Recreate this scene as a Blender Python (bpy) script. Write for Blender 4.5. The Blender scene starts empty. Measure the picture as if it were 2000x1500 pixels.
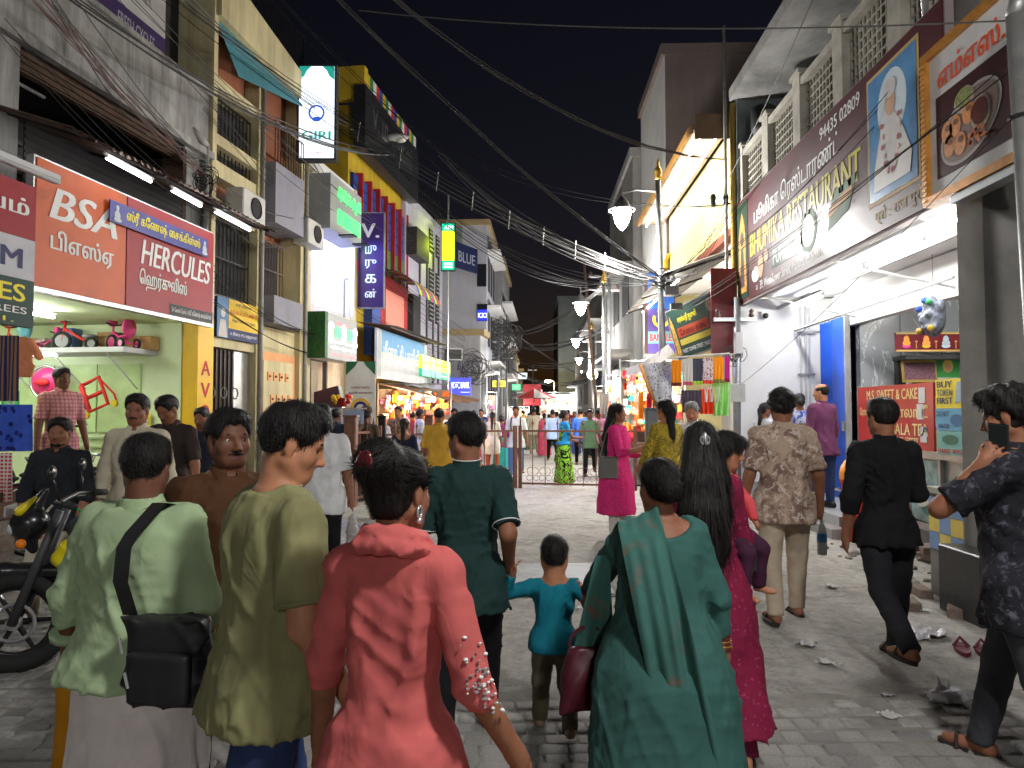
import bpy, math, random, re
import numpy as np
from mathutils import Vector, Matrix
random.seed(7)
SC = bpy.context.scene
COL = SC.collection
R = math.radians
# camera, sky, exposure
F_PX = 1400.0
CAM_Z = 1.58
PITCH = math.atan(55 / F_PX)
YAW = math.atan(40 / F_PX)
cam_data = bpy.data.cameras.new('camera')
cam_data.sensor_width = 36.0
cam_data.lens = 36.0 * F_PX / 2000.0
cam_data.clip_start = 0.05
cam_data.clip_end = 2000
cam = bpy.data.objects.new('camera', cam_data)
COL.objects.link(cam)
cam.location = (0, 0, CAM_Z)
cam.rotation_euler = (math.pi / 2 + PITCH, 0, YAW)
SC.camera = cam
world = bpy.data.worlds.new('World')
SC.world = world
world.use_nodes = True
wn = world.node_tree
bg = wn.nodes['Background']
sky = wn.nodes.new('ShaderNodeTexSky')
sky.sky_type = 'NISHITA'
sky.sun_disc = False
sky.sun_elevation = R(-1)
sky.sun_rotation = R(20)
tint = wn.nodes.new('ShaderNodeMix'); tint.data_type = 'RGBA'; tint.blend_type = 'MULTIPLY'; tint.inputs[0].default_value = 1.0
tint.inputs[7].default_value = (0.80, 0.72, 1.05, 1)
wn.links.new(sky.outputs[0], tint.inputs[6])
wn.links.new(tint.outputs[2], bg.inputs[0])
bg.inputs[1].default_value = 0.011
SC.view_settings.view_transform = 'Standard'
SC.view_settings.look = 'None'
SC.view_settings.exposure = 0.72
SC.view_settings.gamma = 1.0
SC.view_settings.use_curve_mapping = False
SC.render.engine = 'CYCLES'
SC.cycles.use_denoising = True
SC.cycles.max_bounces = 6
SC.cycles.diffuse_bounces = 4
SC.cycles.glossy_bounces = 3
SC.cycles.transmission_bounces = 4
SC.cycles.caustics_reflective = False
SC.cycles.caustics_refractive = False
SC.cycles.sample_clamp_indirect = 6.0
SC.cycles.use_light_tree = True
# materials
MATS = {}
def newmat(name):
 m = bpy.data.materials.new(name)
 m.use_nodes = True
 nt = m.node_tree
 return m, nt, nt.nodes['Principled BSDF']
def srgb(*c):
 """0-255 display colour -> linear"""
 return tuple(((v / 255 + 0.055) / 1.055) ** 2.4 if v > 10 else v / 255 / 12.92 for v in c)
def noise(nt, scale, detail=4, rough=0.6, coord='Object', stretch=None, dist=0.0):
 tc = nt.nodes.new('ShaderNodeTexCoord')
 n = nt.nodes.new('ShaderNodeTexNoise')
 n.inputs['Scale'].default_value = scale
 n.inputs['Detail'].default_value = detail
 n.inputs['Roughness'].default_value = rough
 n.inputs['Distortion'].default_value = dist
 if stretch:
  mp = nt.nodes.new('ShaderNodeMapping')
  mp.inputs['Scale'].default_value = stretch
  nt.links.new(tc.outputs[coord], mp.inputs[0])
  nt.links.new(mp.outputs[0], n.inputs['Vector'])
 else:
  nt.links.new(tc.outputs[coord], n.inputs['Vector'])
 return n
def ramp(nt, src, stops, interp='LINEAR'):
 r = nt.nodes.new('ShaderNodeValToRGB')
 r.color_ramp.interpolation = interp
 els = r.color_ramp.elements
 while len(els) < len(stops):
  els.new(0.5)
 for e, (p, c) in zip(els, stops):
  e.position = p
  e.color = (*c[:3], 1)
 nt.links.new(src, r.inputs[0])
 return r
def mixc(nt, fac, a, b, mode='MIX'):
 m = nt.nodes.new('ShaderNodeMix')
 m.data_type = 'RGBA'
 m.blend_type = mode
 for sock, v in ((m.inputs[0], fac), (m.inputs[6], a), (m.inputs[7], b)):
  if hasattr(v, 'links') or hasattr(v, 'is_linked'):
   nt.links.new(v, sock)
  elif isinstance(v, (int, float)):
   sock.default_value = v
  else:
   sock.default_value = (*v[:3], 1)
 return m.outputs[2]
def bump(nt, b, src, strength, dist=0.01):
 n = nt.nodes.new('ShaderNodeBump')
 n.inputs['Strength'].default_value = strength
 n.inputs['Distance'].default_value = dist
 nt.links.new(src, n.inputs['Height'])
 nt.links.new(n.outputs[0], b.inputs['Normal'])
def surf(name, col, rough=0.8, var=0.18, scale=3.0, dirt=0.0, dirtcol=(0.03, 0.027, 0.024), bumps=0.15, metal=0.0,
 streak=False, spec=0.4, fine=60.0):
 """general painted / plastered surface: colour varied by noise, optional blotches or streaks of dirt, fine relief"""
 if name in MATS:
  return MATS[name]
 m, nt, b = newmat(name)
 n1 = noise(nt, scale, 6)
 lo = tuple(c * (1 - var) for c in col)
 hi = tuple(min(1, c * (1 + var)) for c in col)
 out = ramp(nt, n1.outputs[0], [(0.3, lo), (0.7, hi)]).outputs[0]
 if dirt > 0:
  n2 = noise(nt, scale * 0.7, 8, 0.7, stretch=(3, 3, 0.35) if streak else None, dist=0.4)
  msk = ramp(nt, n2.outputs[0], [(0.5 - 0.12 * dirt, (0, 0, 0)), (0.78 - 0.12 * dirt, (dirt, dirt, dirt))])
  out = mixc(nt, msk.outputs[0], out, dirtcol)
 nt.links.new(out, b.inputs['Base Color'])
 b.inputs['Roughness'].default_value = rough
 b.inputs['Metallic'].default_value = metal
 b.inputs['Specular IOR Level'].default_value = spec
 if bumps:
  n3 = noise(nt, fine, 5, 0.65)
  bump(nt, b, n3.outputs[0], bumps, 0.01)
 MATS[name] = m
 return m
def flat(name, col, rough=0.6, spec=0.3, metal=0.0):
 """print, plastic, paint: one colour with slight wear"""
 if name in MATS:
  return MATS[name]
 return surf(name, col, rough, 0.10, 3.0, 0.22, tuple(c * .45 for c in col), bumps=0.25, spec=spec, metal=metal, fine=4.0)
def glow(name, col, strength, sample=True):
 if name in MATS:
  return MATS[name]
 m, nt, b = newmat(name)
 b.inputs['Base Color'].default_value = (*[min(1, c) * 0.8 for c in col], 1)
 b.inputs['Emission Color'].default_value = (*col, 1)
 b.inputs['Emission Strength'].default_value = strength
 b.inputs['Roughness'].default_value = 0.4
 if not sample:
  m.cycles.emission_sampling = 'NONE'
 MATS[name] = m
 return m
def backlit(name, col, emit):
 """translucent sign face lit from inside"""
 return glow(name, col, emit)
def metal(name, col, rough=0.45, dirt=0.3):
 return surf(name, col, rough, 0.15, 6.0, dirt, (0.05, 0.03, 0.02), 0.08, 0.7)
def cloth(name, col, var=0.15, rough=0.85, pattern=None, col2=None, col3=None, pscale=12.0, thresh=0.5, weave=0.25):
 if name in MATS:
  return MATS[name]
 m, nt, b = newmat(name)
 n1 = noise(nt, 7.0, 5)
 out = ramp(nt, n1.outputs[0], [(0.3, tuple(c * (1 - var) for c in col)), (0.7, tuple(min(1, c * (1 + var)) for c in col))]).outputs[0]
 if pattern == 'blotch':
  n2 = noise(nt, pscale, 6, 0.62, dist=0.8)
  mk = ramp(nt, n2.outputs[0], [(thresh - 0.06, (0, 0, 0)), (thresh + 0.06, (1, 1, 1))])
  out = mixc(nt, mk.outputs[0], out, col2)
  if col3:
   n4 = noise(nt, pscale * 2.3, 5, 0.6, dist=1.2)
   mk = ramp(nt, n4.outputs[0], [(thresh + 0.02, (0, 0, 0)), (thresh + 0.08, (1, 1, 1))])
   out = mixc(nt, mk.outputs[0], out, col3)
 elif pattern == 'spots':
  tc = nt.nodes.new('ShaderNodeTexCoord')
  v = nt.nodes.new('ShaderNodeTexVoronoi')
  v.inputs['Scale'].default_value = pscale
  nt.links.new(tc.outputs['Object'], v.inputs['Vector'])
  mk = ramp(nt, v.outputs['Distance'], [(thresh * 0.6, (1, 1, 1)), (thresh * 0.6 + 0.06, (0, 0, 0))])
  out = mixc(nt, mk.outputs[0], out, col2)
 elif pattern in ('check', 'stripe'):
  tc = nt.nodes.new('ShaderNodeTexCoord')
  outs = []
  for d in ('X', 'Z') if pattern == 'check' else ('X',):
   w = nt.nodes.new('ShaderNodeTexWave')
   w.bands_direction = d
   w.inputs['Scale'].default_value = pscale
   w.inputs['Distortion'].default_value = 0.3
   nt.links.new(tc.outputs['Object'], w.inputs['Vector'])
   mk = ramp(nt, w.outputs['Fac'], [(thresh, (0, 0, 0)), (thresh + 0.1, (0.8, 0.8, 0.8))])
   out = mixc(nt, mk.outputs[0], out, col2)
 elif pattern == 'swirl':
  n2 = noise(nt, pscale, 2, 0.5, dist=3.0)
  mk = ramp(nt, n2.outputs[0], [(thresh - 0.02, (0, 0, 0)), (thresh, (1, 1, 1)), (thresh + 0.09, (1, 1, 1)), (thresh + 0.11, (0, 0, 0))])
  out = mixc(nt, mk.outputs[0], out, col2)
 nt.links.new(out, b.inputs['Base Color'])
 b.inputs['Roughness'].default_value = rough
 b.inputs['Specular IOR Level'].default_value = 0.2
 n5 = noise(nt, 5.0, 3, 0.55, stretch=(1, 1, 0.45), dist=1.1)
 cr = ramp(nt, n5.outputs[0], [(0.36, (.6, .6, .6)), (0.43, (.45, .45, .45)), (0.48, (1, 1, 1)), (0.54, (.45, .45, .45)), (0.60, (.6, .6, .6)), (0.64, (.9, .9, .9)), (0.70, (.5, .5, .5))], 'EASE')
 n6 = noise(nt, 420.0, 2, 0.5)
 mm = nt.nodes.new('ShaderNodeMath'); mm.operation = 'MULTIPLY_ADD'
 nt.links.new(n6.outputs[0], mm.inputs[0]); mm.inputs[1].default_value = 0.10
 nt.links.new(cr.outputs[0], mm.inputs[2])
 bump(nt, b, mm.outputs[0], weave * .8, 0.010)
 MATS[name] = m
 return m
# mesh builder
class MB:
 """collects simple shapes and links them as ONE mesh object"""
 def __init__(s):
  s.v = []; s.f = []; s.mi = []; s.cur = 0
 def add(s, vs, fs):
  o = len(s.v)
  s.v.extend([tuple(v) for v in vs])
  for f in fs:
   s.f.append(tuple(i + o for i in f)); s.mi.append(s.cur)
  return s
 def box(s, x0, x1, y0, y1, z0, z1):
  return s.add([(x0, y0, z0), (x1, y0, z0), (x1, y1, z0), (x0, y1, z0), (x0, y0, z1), (x1, y0, z1), (x1, y1, z1), (x0, y1, z1)],
 [(0, 3, 2, 1), (4, 5, 6, 7), (0, 1, 5, 4), (1, 2, 6, 5), (2, 3, 7, 6), (3, 0, 4, 7)])
 def quad(s, a, b, c, d):
  return s.add([a, b, c, d], [(0, 1, 2, 3)])
 def poly(s, pts, y, th=0.0):
  """polygon in the x,z plane at depth y (facing -y), optionally th thick"""
  n = len(pts)
  if th <= 0:
   return s.add([(p[0], y, p[1]) for p in pts], [tuple(range(n))])
  vs = [(p[0], y, p[1]) for p in pts] + [(p[0], y + th, p[1]) for p in pts]
  fs = [tuple(range(n)), tuple(range(2 * n - 1, n - 1, -1))]
  fs += [(i, i + n, (i + 1) % n + n, (i + 1) % n) for i in range(n)]
  return s.add(vs, fs)
 def disc(s, cx, cz, rx, rz, y, n=20, th=0.0, rot=0.0):
  c, q = math.cos(rot), math.sin(rot)
  pts = []
  for i in range(n):
   a = 2 * math.pi * i / n
   u, w = rx * math.cos(a), rz * math.sin(a)
   pts.append((cx + u * c - w * q, cz + u * q + w * c))
  return s.poly(pts, y, th)
 def ring(s, cx, cz, r0, r1, y, n=28, a0=0, a1=360, sx=1.0):
  vs = []; m = n + 1
  for i in range(m):
   a = R(a0 + (a1 - a0) * i / n)
   vs += [(cx + sx * r0 * math.cos(a), y, cz + r0 * math.sin(a)), (cx + sx * r1 * math.cos(a), y, cz + r1 * math.sin(a))]
  return s.add(vs, [(2 * i, 2 * i + 1, 2 * i + 3, 2 * i + 2) for i in range(n)])
 def tube(s, pts, r, n=6, caps=True):
  """round bar through points; r may be a list"""
  pts = [Vector(p) for p in pts]
  rs = r if isinstance(r, (list, tuple)) else [r] * len(pts)
  vs = []; fs = []
  prev = None
  for i, p in enumerate(pts):
   d = (pts[min(i + 1, len(pts) - 1)] - pts[max(i - 1, 0)])
   d = d.normalized() if d.length > 1e-9 else Vector((0, 0, 1))
   if prev is None:
    a = Vector((0, 0, 1)) if abs(d.z) < 0.9 else Vector((1, 0, 0))
    u = d.cross(a).normalized()
   else:
    u = (prev - d * prev.dot(d))
    u = u.normalized() if u.length > 1e-6 else d.orthogonal().normalized()
   prev = u
   w = d.cross(u)
   for k in range(n):
    t = 2 * math.pi * k / n
    vs.append(p + (u * math.cos(t) + w * math.sin(t)) * rs[i])
  for i in range(len(pts) - 1):
   for k in range(n):
    a = i * n + k; b_ = i * n + (k + 1) % n
    fs.append((a, b_, b_ + n, a + n))
  if caps:
   fs.append(tuple(range(n - 1, -1, -1)))
   fs.append(tuple(range((len(pts) - 1) * n, len(pts) * n)))
  return s.add(vs, fs)
 def lathe(s, prof, c=(0, 0, 0), n=16, axis='z'):
  vs = []; fs = []
  for r, h in prof:
   for k in range(n):
    t = 2 * math.pi * k / n
    x, y, z = r * math.cos(t), r * math.sin(t), h
    if axis == 'x': x, y, z = z, x, y
    if axis == 'y': x, y, z = y, z, x
    vs.append((x + c[0], y + c[1], z + c[2]))
  for i in range(len(prof) - 1):
   for k in range(n):
    a = i * n + k; b_ = i * n + (k + 1) % n
    fs.append((a, b_, b_ + n, a + n))
  fs.append(tuple(range(n - 1, -1, -1)))
  fs.append(tuple(range((len(prof) - 1) * n, len(prof) * n)))
  return s.add(vs, fs)
 def ball(s, c, r, n=10, sc=(1, 1, 1)):
  prof = []
  for i in range(n + 1):
   a = -math.pi / 2 + math.pi * i / n
   prof.append((max(1e-4, r * math.cos(a)), r * math.sin(a)))
  o = len(s.v)
  s.lathe(prof, (0, 0, 0), n + 2)
  for i in range(o, len(s.v)):
   x, y, z = s.v[i]
   s.v[i] = (x * sc[0] + c[0], y * sc[1] + c[1], z * sc[2] + c[2])
  return s
 def torus(s, c, Rr, r, axis='y', n=24, m=6, a0=0, a1=360):
  pts = []
  k = n if a1 - a0 >= 360 else n
  for i in range(k + 1):
   a = R(a0 + (a1 - a0) * i / k)
   u, w = Rr * math.cos(a), Rr * math.sin(a)
   p = {'y': (u, 0, w), 'x': (0, u, w), 'z': (u, w, 0)}[axis]
   pts.append((p[0] + c[0], p[1] + c[1], p[2] + c[2]))
  return s.tube(pts, r, m, caps=False)
 def sheet(s, fn, nu, nv):
  """grid surface from fn(u,v) with u,v in 0..1"""
  vs = [fn(i / nu, j / nv) for j in range(nv + 1) for i in range(nu + 1)]
  fs = [(j * (nu + 1) + i, j * (nu + 1) + i + 1, (j + 1) * (nu + 1) + i + 1, (j + 1) * (nu + 1) + i) for j in range(nv) for i in range(nu)]
  return s.add(vs, fs)
 def bevelbox(s, x0, x1, y0, y1, z0, z1, b=0.01):
  """box with chamfered vertical and top edges"""
  rings = []
  for z, i in ((z0, 0), (z1 - b, 0), (z1, b)):
   X0, X1, Y0, Y1 = x0 + i, x1 - i, y0 + i, y1 - i
   rings.append([(X0 + b, Y0, z), (X1 - b, Y0, z), (X1, Y0 + b, z), (X1, Y1 - b, z), (X1 - b, Y1, z), (X0 + b, Y1, z), (X0, Y1 - b, z), (X0, Y0 + b, z)])
  vs = sum(rings, [])
  fs = [tuple(range(7, -1, -1)), tuple(range(16, 24))]
  for r in range(2):
   fs += [(r * 8 + k, r * 8 + (k + 1) % 8, (r + 1) * 8 + (k + 1) % 8, (r + 1) * 8 + k) for k in range(8)]
  return s.add(vs, fs)
 def build(s, name, mat, parent=None, smooth=False, loc=None, rot=None):
  me = bpy.data.meshes.new(name)
  me.from_pydata(s.v, [], s.f)
  mats = mat if isinstance(mat, (list, tuple)) else [mat]
  for q in mats:
   me.materials.append(q)
  if len(mats) > 1:
   me.polygons.foreach_set('material_index', s.mi)
  if smooth:
   me.polygons.foreach_set('use_smooth', [True] * len(me.polygons))
   if smooth == 'auto':
    try:
     me.set_sharp_from_angle(angle=R(40))
    except Exception:
     pass
  me.update()
  return link(name, me, parent, loc, rot)
def link(name, data, parent=None, loc=None, rot=None):
 o = bpy.data.objects.new(name, data)
 COL.objects.link(o)
 if parent is not None:
  o.parent = parent
 if loc is not None: o.location = loc
 if rot is not None: o.rotation_euler = rot
 return o
def tag(o, label, cat, group=None):
 o['label'] = label
 o['category'] = cat
 if group: o['group'] = group
 return o
def thing(name, label, cat, loc=(0, 0, 0), rz=0.0, group=None, parent=None):
 o = link(name, None, parent, loc, (0, 0, rz))
 o.empty_display_size = 0.1
 return tag(o, label, cat, group)
def struct(o):
 o['kind'] = 'structure'
 return o
def box(name, x0, x1, y0, y1, z0, z1, mat, parent=None):
 return MB().box(x0, x1, y0, y1, z0, z1).build(name, mat, parent)
def copy_tree(o, parent=None):
 c = o.copy()
 COL.objects.link(c)
 if parent is not None: c.parent = parent
 for ch in list(o.children):
  copy_tree(ch, c)
 return c
# lettering
def text_edges(body, shear=0.0, spacing=1.0):
 """outline of a string as directed edges (x0, y0, x1, y1)"""
 body = re.sub('([\u0b95-\u0bb9])([\u0bca\u0bcb])', lambda q: chr(ord(q[2]) - 4) + q[1] + '\u0bbe', body)
 body = re.sub('([\u0b95-\u0bb9])([\u0bc6-\u0bc8])', r'\2\1', body)
 body = re.sub('([\u0915-\u0939])(\u093f)', r'\2\1', body)
 c = bpy.data.curves.new('lettering', 'FONT')
 c.body = body
 c.shear = shear
 c.space_character = spacing
 c.resolution_u = 3
 c.fill_mode = 'NONE'
 o = bpy.data.objects.new('lettering', c)
 COL.objects.link(o)
 me = bpy.data.meshes.new_from_object(o.evaluated_get(bpy.context.evaluated_depsgraph_get()))
 co = np.empty(len(me.vertices) * 3, np.float32); me.vertices.foreach_get('co', co); co = co.reshape(-1, 3)
 ed = np.empty(len(me.edges) * 2, np.int32); me.edges.foreach_get('vertices', ed); ed = ed.reshape(-1, 2)
 bpy.data.objects.remove(o); bpy.data.curves.remove(c); bpy.data.meshes.remove(me)
 a, b = ed[:, 0], ed[:, 1]
 flip = (np.abs(a - b) > 1) & (a < b)
 a, b = np.where(flip, b, a), np.where(flip, a, b)
 return np.concatenate([co[a, :2], co[b, :2]], 1)
def letters(body, parent, x0, x1, z0, z1, y, mat, weight=0.02, shear=0.0, spacing=1.0, name='lettering', keep=False):
 """flat lettering fitted to the box x0..x1, z0..z1 of the sign's face, at depth y facing -y; strokes filled row by row"""
 E = text_edges(body, shear, spacing)
 if len(E) == 0: return None
 ylo, yhi = E[:, [1, 3]].min(), E[:, [1, 3]].max(); xlo, xhi = E[:, [0, 2]].min(), E[:, [0, 2]].max()
 rows = int(min(64, max(22, (z1 - z0) * 170)))
 wt = min(weight, 0.05) * 0.55
 vs, fs = [], []
 dy = (yhi - ylo) / rows
 sx, sz = (x1 - x0) / (xhi - xlo + 2 * wt), (z1 - z0) / (yhi - ylo)
 for r in range(rows):
  yc = ylo + (r + 0.5) * dy
  up = E[:, 1] <= yc
  m = up != (E[:, 3] <= yc)
  e = E[m]
  if len(e) == 0: continue
  xs = e[:, 0] + (yc - e[:, 1]) / (e[:, 3] - e[:, 1]) * (e[:, 2] - e[:, 0])
  sg = np.where(up[m], 1, -1)
  o = np.argsort(xs); w = 0; spans = []
  for k in o:
   if w == 0: st = xs[k]
   w += sg[k]
   if w == 0:
    if spans and st - wt <= spans[-1][1]: spans[-1][1] = xs[k] + wt
    else: spans.append([st - wt, xs[k] + wt])
  za, zb = z0 + r * dy * sz, z0 + (r + 1) * dy * sz
  for a, b in spans:
   n = len(vs); a, b = x0 + (a - xlo + wt) * sx, x0 + (b - xlo + wt) * sx
   vs += [(a, y, za), (b, y, za), (b, y, zb), (a, y, zb)]; fs.append((n, n + 1, n + 2, n + 3))
 me = bpy.data.meshes.new(name)
 me.from_pydata(vs, [], fs)
 me.materials.append(mat)
 me.update()
 return link(name, me, parent)
# frontage frames
def ray(px, py):
 """direction through a photograph pixel, world space"""
 v = Vector(((px - 1000) / F_PX, 1.0, (750 - py) / F_PX))
 v = Matrix.Rotation(PITCH, 3, 'X') @ v
 return Matrix.Rotation(YAW, 3, 'Z') @ v
def ground_at(px, py, z=0.0):
 d = ray(px, py)
 t = (z - CAM_Z) / d.z
 return Vector((d.x * t, d.y * t, z))
def at(px, py, Y):
 d = ray(px, py)
 t = Y / d.y
 return Vector((d.x * t, Y, CAM_Z + d.z * t))
class Front:
 """a row of facades along a line: u runs along it (left to right seen from the street), y goes into the buildings"""
 def __init__(s, ox, oy, rz):
  s.o = Vector((ox, oy, 0)); s.rz = rz
  s.ux = Vector((math.cos(rz), math.sin(rz), 0))
  s.uy = Vector((-math.sin(rz), math.cos(rz), 0))
 def uz(s, px, py, depth=0.0):
  """where the line of sight through a pixel meets the plane at this depth: (u, z)"""
  d = ray(px, py)
  o = s.o + s.uy * depth
  cp = Vector((0, 0, CAM_Z))
  t = (o - cp).dot(s.uy) / d.dot(s.uy)
  p = cp + d * t
  return (p - o).dot(s.ux), p.z
 def u(s, px, depth=0.0):
  return s.uz(px, 805, depth)[0]
 def world(s, u, y=0.0, z=0.0):
  return s.o + s.ux * u + s.uy * y + Vector((0, 0, z))
 def thing(s, name, label, cat, u, y=0.0, z=0.0, group=None):
  return thing(name, label, cat, s.world(u, y, z), s.rz, group)
LEFT = Front(-6.44, 0.0, math.pi / 2 - math.atan(0.12))
RIGHT = Front(3.5, 0.0, -math.pi / 2)
# ground
def ground_material():
 m, nt, b = newmat('worn_concrete_road')
 n1 = noise(nt, 0.55, 8, 0.65, dist=0.5)
 base = ramp(nt, n1.outputs[0], [(0.25, (0.29, 0.275, 0.25)), (0.5, (0.39, 0.37, 0.335)), (0.75, (0.47, 0.445, 0.405))])
 n2 = noise(nt, 2.6, 9, 0.72, dist=1.0)
 st = ramp(nt, n2.outputs[0], [(0.46, (0, 0, 0)), (0.7, (0.7, 0.7, 0.7))])
 out = mixc(nt, st.outputs[0], base.outputs[0], (0.22, 0.203, 0.178))
 n4 = noise(nt, 40, 5, 0.7)
 sp = ramp(nt, n4.outputs[0], [(0.58, (0, 0, 0)), (0.68, (0.6, 0.6, 0.6))])
 out = mixc(nt, sp.outputs[0], out, (0.09, 0.083, 0.075))
 n7 = noise(nt, 9, 9, 0.75, dist=.6)
 pl = ramp(nt, n7.outputs[0], [(0.35, (0.75, 0.75, 0.75)), (0.65, (1.2, 1.19, 1.17))])
 out = mixc(nt, 1.0, out, pl.outputs[0], 'MULTIPLY')
 n8 = noise(nt, 1.1, 5, 0.6, dist=2.0)
 wet = ramp(nt, n8.outputs[0], [(0.60, (0, 0, 0)), (0.66, (0.55, 0.55, 0.55))])
 out = mixc(nt, wet.outputs[0], out, (0.16, 0.148, 0.13))
 tc = nt.nodes.new('ShaderNodeTexCoord')
 vo = nt.nodes.new('ShaderNodeTexVoronoi'); vo.feature = 'DISTANCE_TO_EDGE'; vo.inputs['Scale'].default_value = 0.35
 nw = noise(nt, 1.2, 6, 0.7)
 mx = nt.nodes.new('ShaderNodeVectorMath'); mx.operation = 'MULTIPLY_ADD'
 nt.links.new(nw.outputs['Color'], mx.inputs[0]); mx.inputs[1].default_value = (1.4, 1.4, 0)
 nt.links.new(tc.outputs['Object'], mx.inputs[2]); nt.links.new(mx.outputs[0], vo.inputs['Vector'])
 cr = ramp(nt, vo.outputs['Distance'], [(0.0, (0.45, 0.45, 0.45)), (0.006, (0, 0, 0))])
 out = mixc(nt, cr.outputs[0], out, (0.06, 0.055, 0.05))
 nt.links.new(out, b.inputs['Base Color'])
 b.inputs['Roughness'].default_value = 0.82
 n3 = noise(nt, 26, 8, 0.75)
 bump(nt, b, n3.outputs[0], 0.9, 0.025)
 return m
GROUND = ground_material()
gm = MB()
def gz(x, y):
 return 0.0
gm.quad((-400, -30, 0), (400, -30, 0), (400, 900, 0), (-400, 900, 0))
ground = struct(gm.build('ground', GROUND))
COB = [surf('cobble_stone_%d' % i, c, 0.72, 0.25, 14, 0.4, (0.05, 0.045, 0.04), 0.5) for i, c in enumerate(((0.29, 0.28, 0.262), (0.33, 0.315, 0.29), (0.24, 0.232, 0.22), (0.30, 0.285, 0.265)))]
JOINT = surf('cobble_joint_dirt', (0.25, 0.234, 0.208), 0.95, 0.3, 6, 0.3, bumps=0.5)
def cob_edge(x):
 return 4.12 + max(0.0, -x - 0.5) * 0.52 + 0.06 * math.sin(3 * x) + 0.04 * math.sin(9.1 * x)
pv = MB()
xs = [-9 + 0.15 * i for i in range(121)]
for a, b_ in zip(xs[:-1], xs[1:]):
 pv.quad((a, -3, 0.004), (b_, -3, 0.004), (b_, cob_edge(b_) + 0.05, 0.004), (a, cob_edge(a) + 0.05, 0.004))
pave = struct(pv.build('cobbled_pavement', JOINT))
rc = random.Random(3)
variants = []
for i in range(8):
 m = MB(); j = lambda q: rc.uniform(-q, q)
 b0 = 0.012
 top = [(-.5 + .12 + j(.05), -.5 + .12 + j(.05)), (.5 - .12 + j(.05), -.5 + .12 + j(.05)), (.5 - .12 + j(.05), .5 - .12 + j(.05)), (-.5 + .12 + j(.05), .5 - .12 + j(.05))]
 bot = [(-.5 + j(.03), -.5 + j(.03)), (.5 + j(.03), -.5 + j(.03)), (.5 + j(.03), .5 + j(.03)), (-.5 + j(.03), .5 + j(.03))]
 mid = [((t[0] * .35 + q[0] * .65), (t[1] * .35 + q[1] * .65)) for t, q in zip(top, bot)]
 hz = [1 + j(.12) for _ in range(4)]
 m.add([(x, y, 0) for x, y in bot] + [(x, y, .72) for x, y in mid] + [(x, y, h) for (x, y), h in zip(top, hz)] + [(j(.05), j(.05), 1.12 + j(.08))],
 [(0, 1, 5, 4), (1, 2, 6, 5), (2, 3, 7, 6), (3, 0, 4, 7), (4, 5, 9, 8), (5, 6, 10, 9), (6, 7, 11, 10), (7, 4, 8, 11), (8, 9, 12), (9, 10, 12), (10, 11, 12), (11, 8, 12)])
 me = bpy.data.meshes.new('cobble'); me.from_pydata(m.v, [], m.f); me.materials.append(COB[i % 4])
 me.polygons.foreach_set('use_smooth', [True] * len(me.polygons)); me.update()
 variants.append((me, m))
stones = []
y = 2.7
row = 0
while y < 9.0:
 dep = rc.uniform(0.100, 0.122)
 x = -5.2 + rc.uniform(0, 0.1)
 while x < 3.6:
  w = rc.uniform(0.10, 0.165)
  cx, cy = x + w / 2, y + dep / 2 + 0.05 * math.sin(cx * 0.9 if False else (x + row) * 0.7) + 0.10 * (x + 1) * 0.35
  ed = cob_edge(cx) - cy
  if cy > 2.9 and ed > .02 and rc.random() < .45 + ed * 1.6 and abs(cx / cy + 0.03) < 0.80:
   stones.append((cx, cy, w - 0.012, dep - 0.012, rc.uniform(-0.06, 0.06) + 0.035, rc.uniform(0.007, 0.017) * min(1, .55 + ed * .8), rc.randrange(8)))
  x += w
 y += dep
 row += 1
stones.sort(key=lambda q: q[1] + 0.25 * abs(q[0]))
rest = MB()
for i, (cx, cy, w, d, a, h, vi) in enumerate(stones):
 if i < 300:
  o = link('cobble', variants[vi][0], pave, (cx, cy, 0.004), (0, 0, a)); o.scale = (w, d, h)
 else:
  c, q = math.cos(a), math.sin(a)
  rest.cur = vi % 4
  rest.add([(cx + (x * w) * c - (yy * d) * q, cy + (x * w) * q + (yy * d) * c, 0.004 + z * h) for x, yy, z in variants[vi][1].v], variants[vi][1].f)
ro = rest.build('cobbles', COB, pave, True); ro['kind'] = 'stuff'
PATCH = surf('cement_patch', (0.34, 0.325, 0.30), 0.8, 0.2, 1.2, 0.6, (0.19, 0.178, 0.16), 0.4)
def patch(cx, cy, rx, ry, mat, z, seed, n=40, name='road_patch'):
 rr = random.Random(seed); ph = [rr.uniform(0, 6) for _ in range(4)]
 vs = []
 for i in range(n):
  a = 2 * math.pi * i / n
  f = 1 + 0.10 * math.sin(2 * a + ph[0]) + 0.07 * math.sin(3 * a + ph[1]) + 0.04 * math.sin(7 * a + ph[2])
  vs.append((cx + rx * f * math.cos(a), cy + ry * f * math.sin(a), z))
 return struct(MB().add(vs, [tuple(range(n))]).build(name, mat))
cp = thing('cover_plate', 'grey steel cover plate lying flat on the road beyond the small boy', 'cover plate', (0.22, 6.85, 0.004), R(3))
MB().bevelbox(-0.46, 0.46, -0.62, 0.62, 0, 0.022, 0.008).build('plate', surf('plate_steel', (0.27, 0.275, 0.28), 0.6, 0.15, 3, 0.5), cp)
box('frame', -0.50, 0.50, -0.66, 0.66, 0, 0.008, surf('plate_frame', (0.16, 0.155, 0.15)), cp)
for sx in (-0.3, 0.3):
 MB().box(sx - 0.05, sx + 0.05, -0.5, -0.47, 0.022, 0.026).build('lifting_slot', flat('slot_black', (0.02, 0.02, 0.02)), cp)
KERB = surf('kerb_stone', (0.26, 0.25, 0.235), 0.85, 0.2, 3, 0.5, bumps=0.4)
lk = MB()
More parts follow.
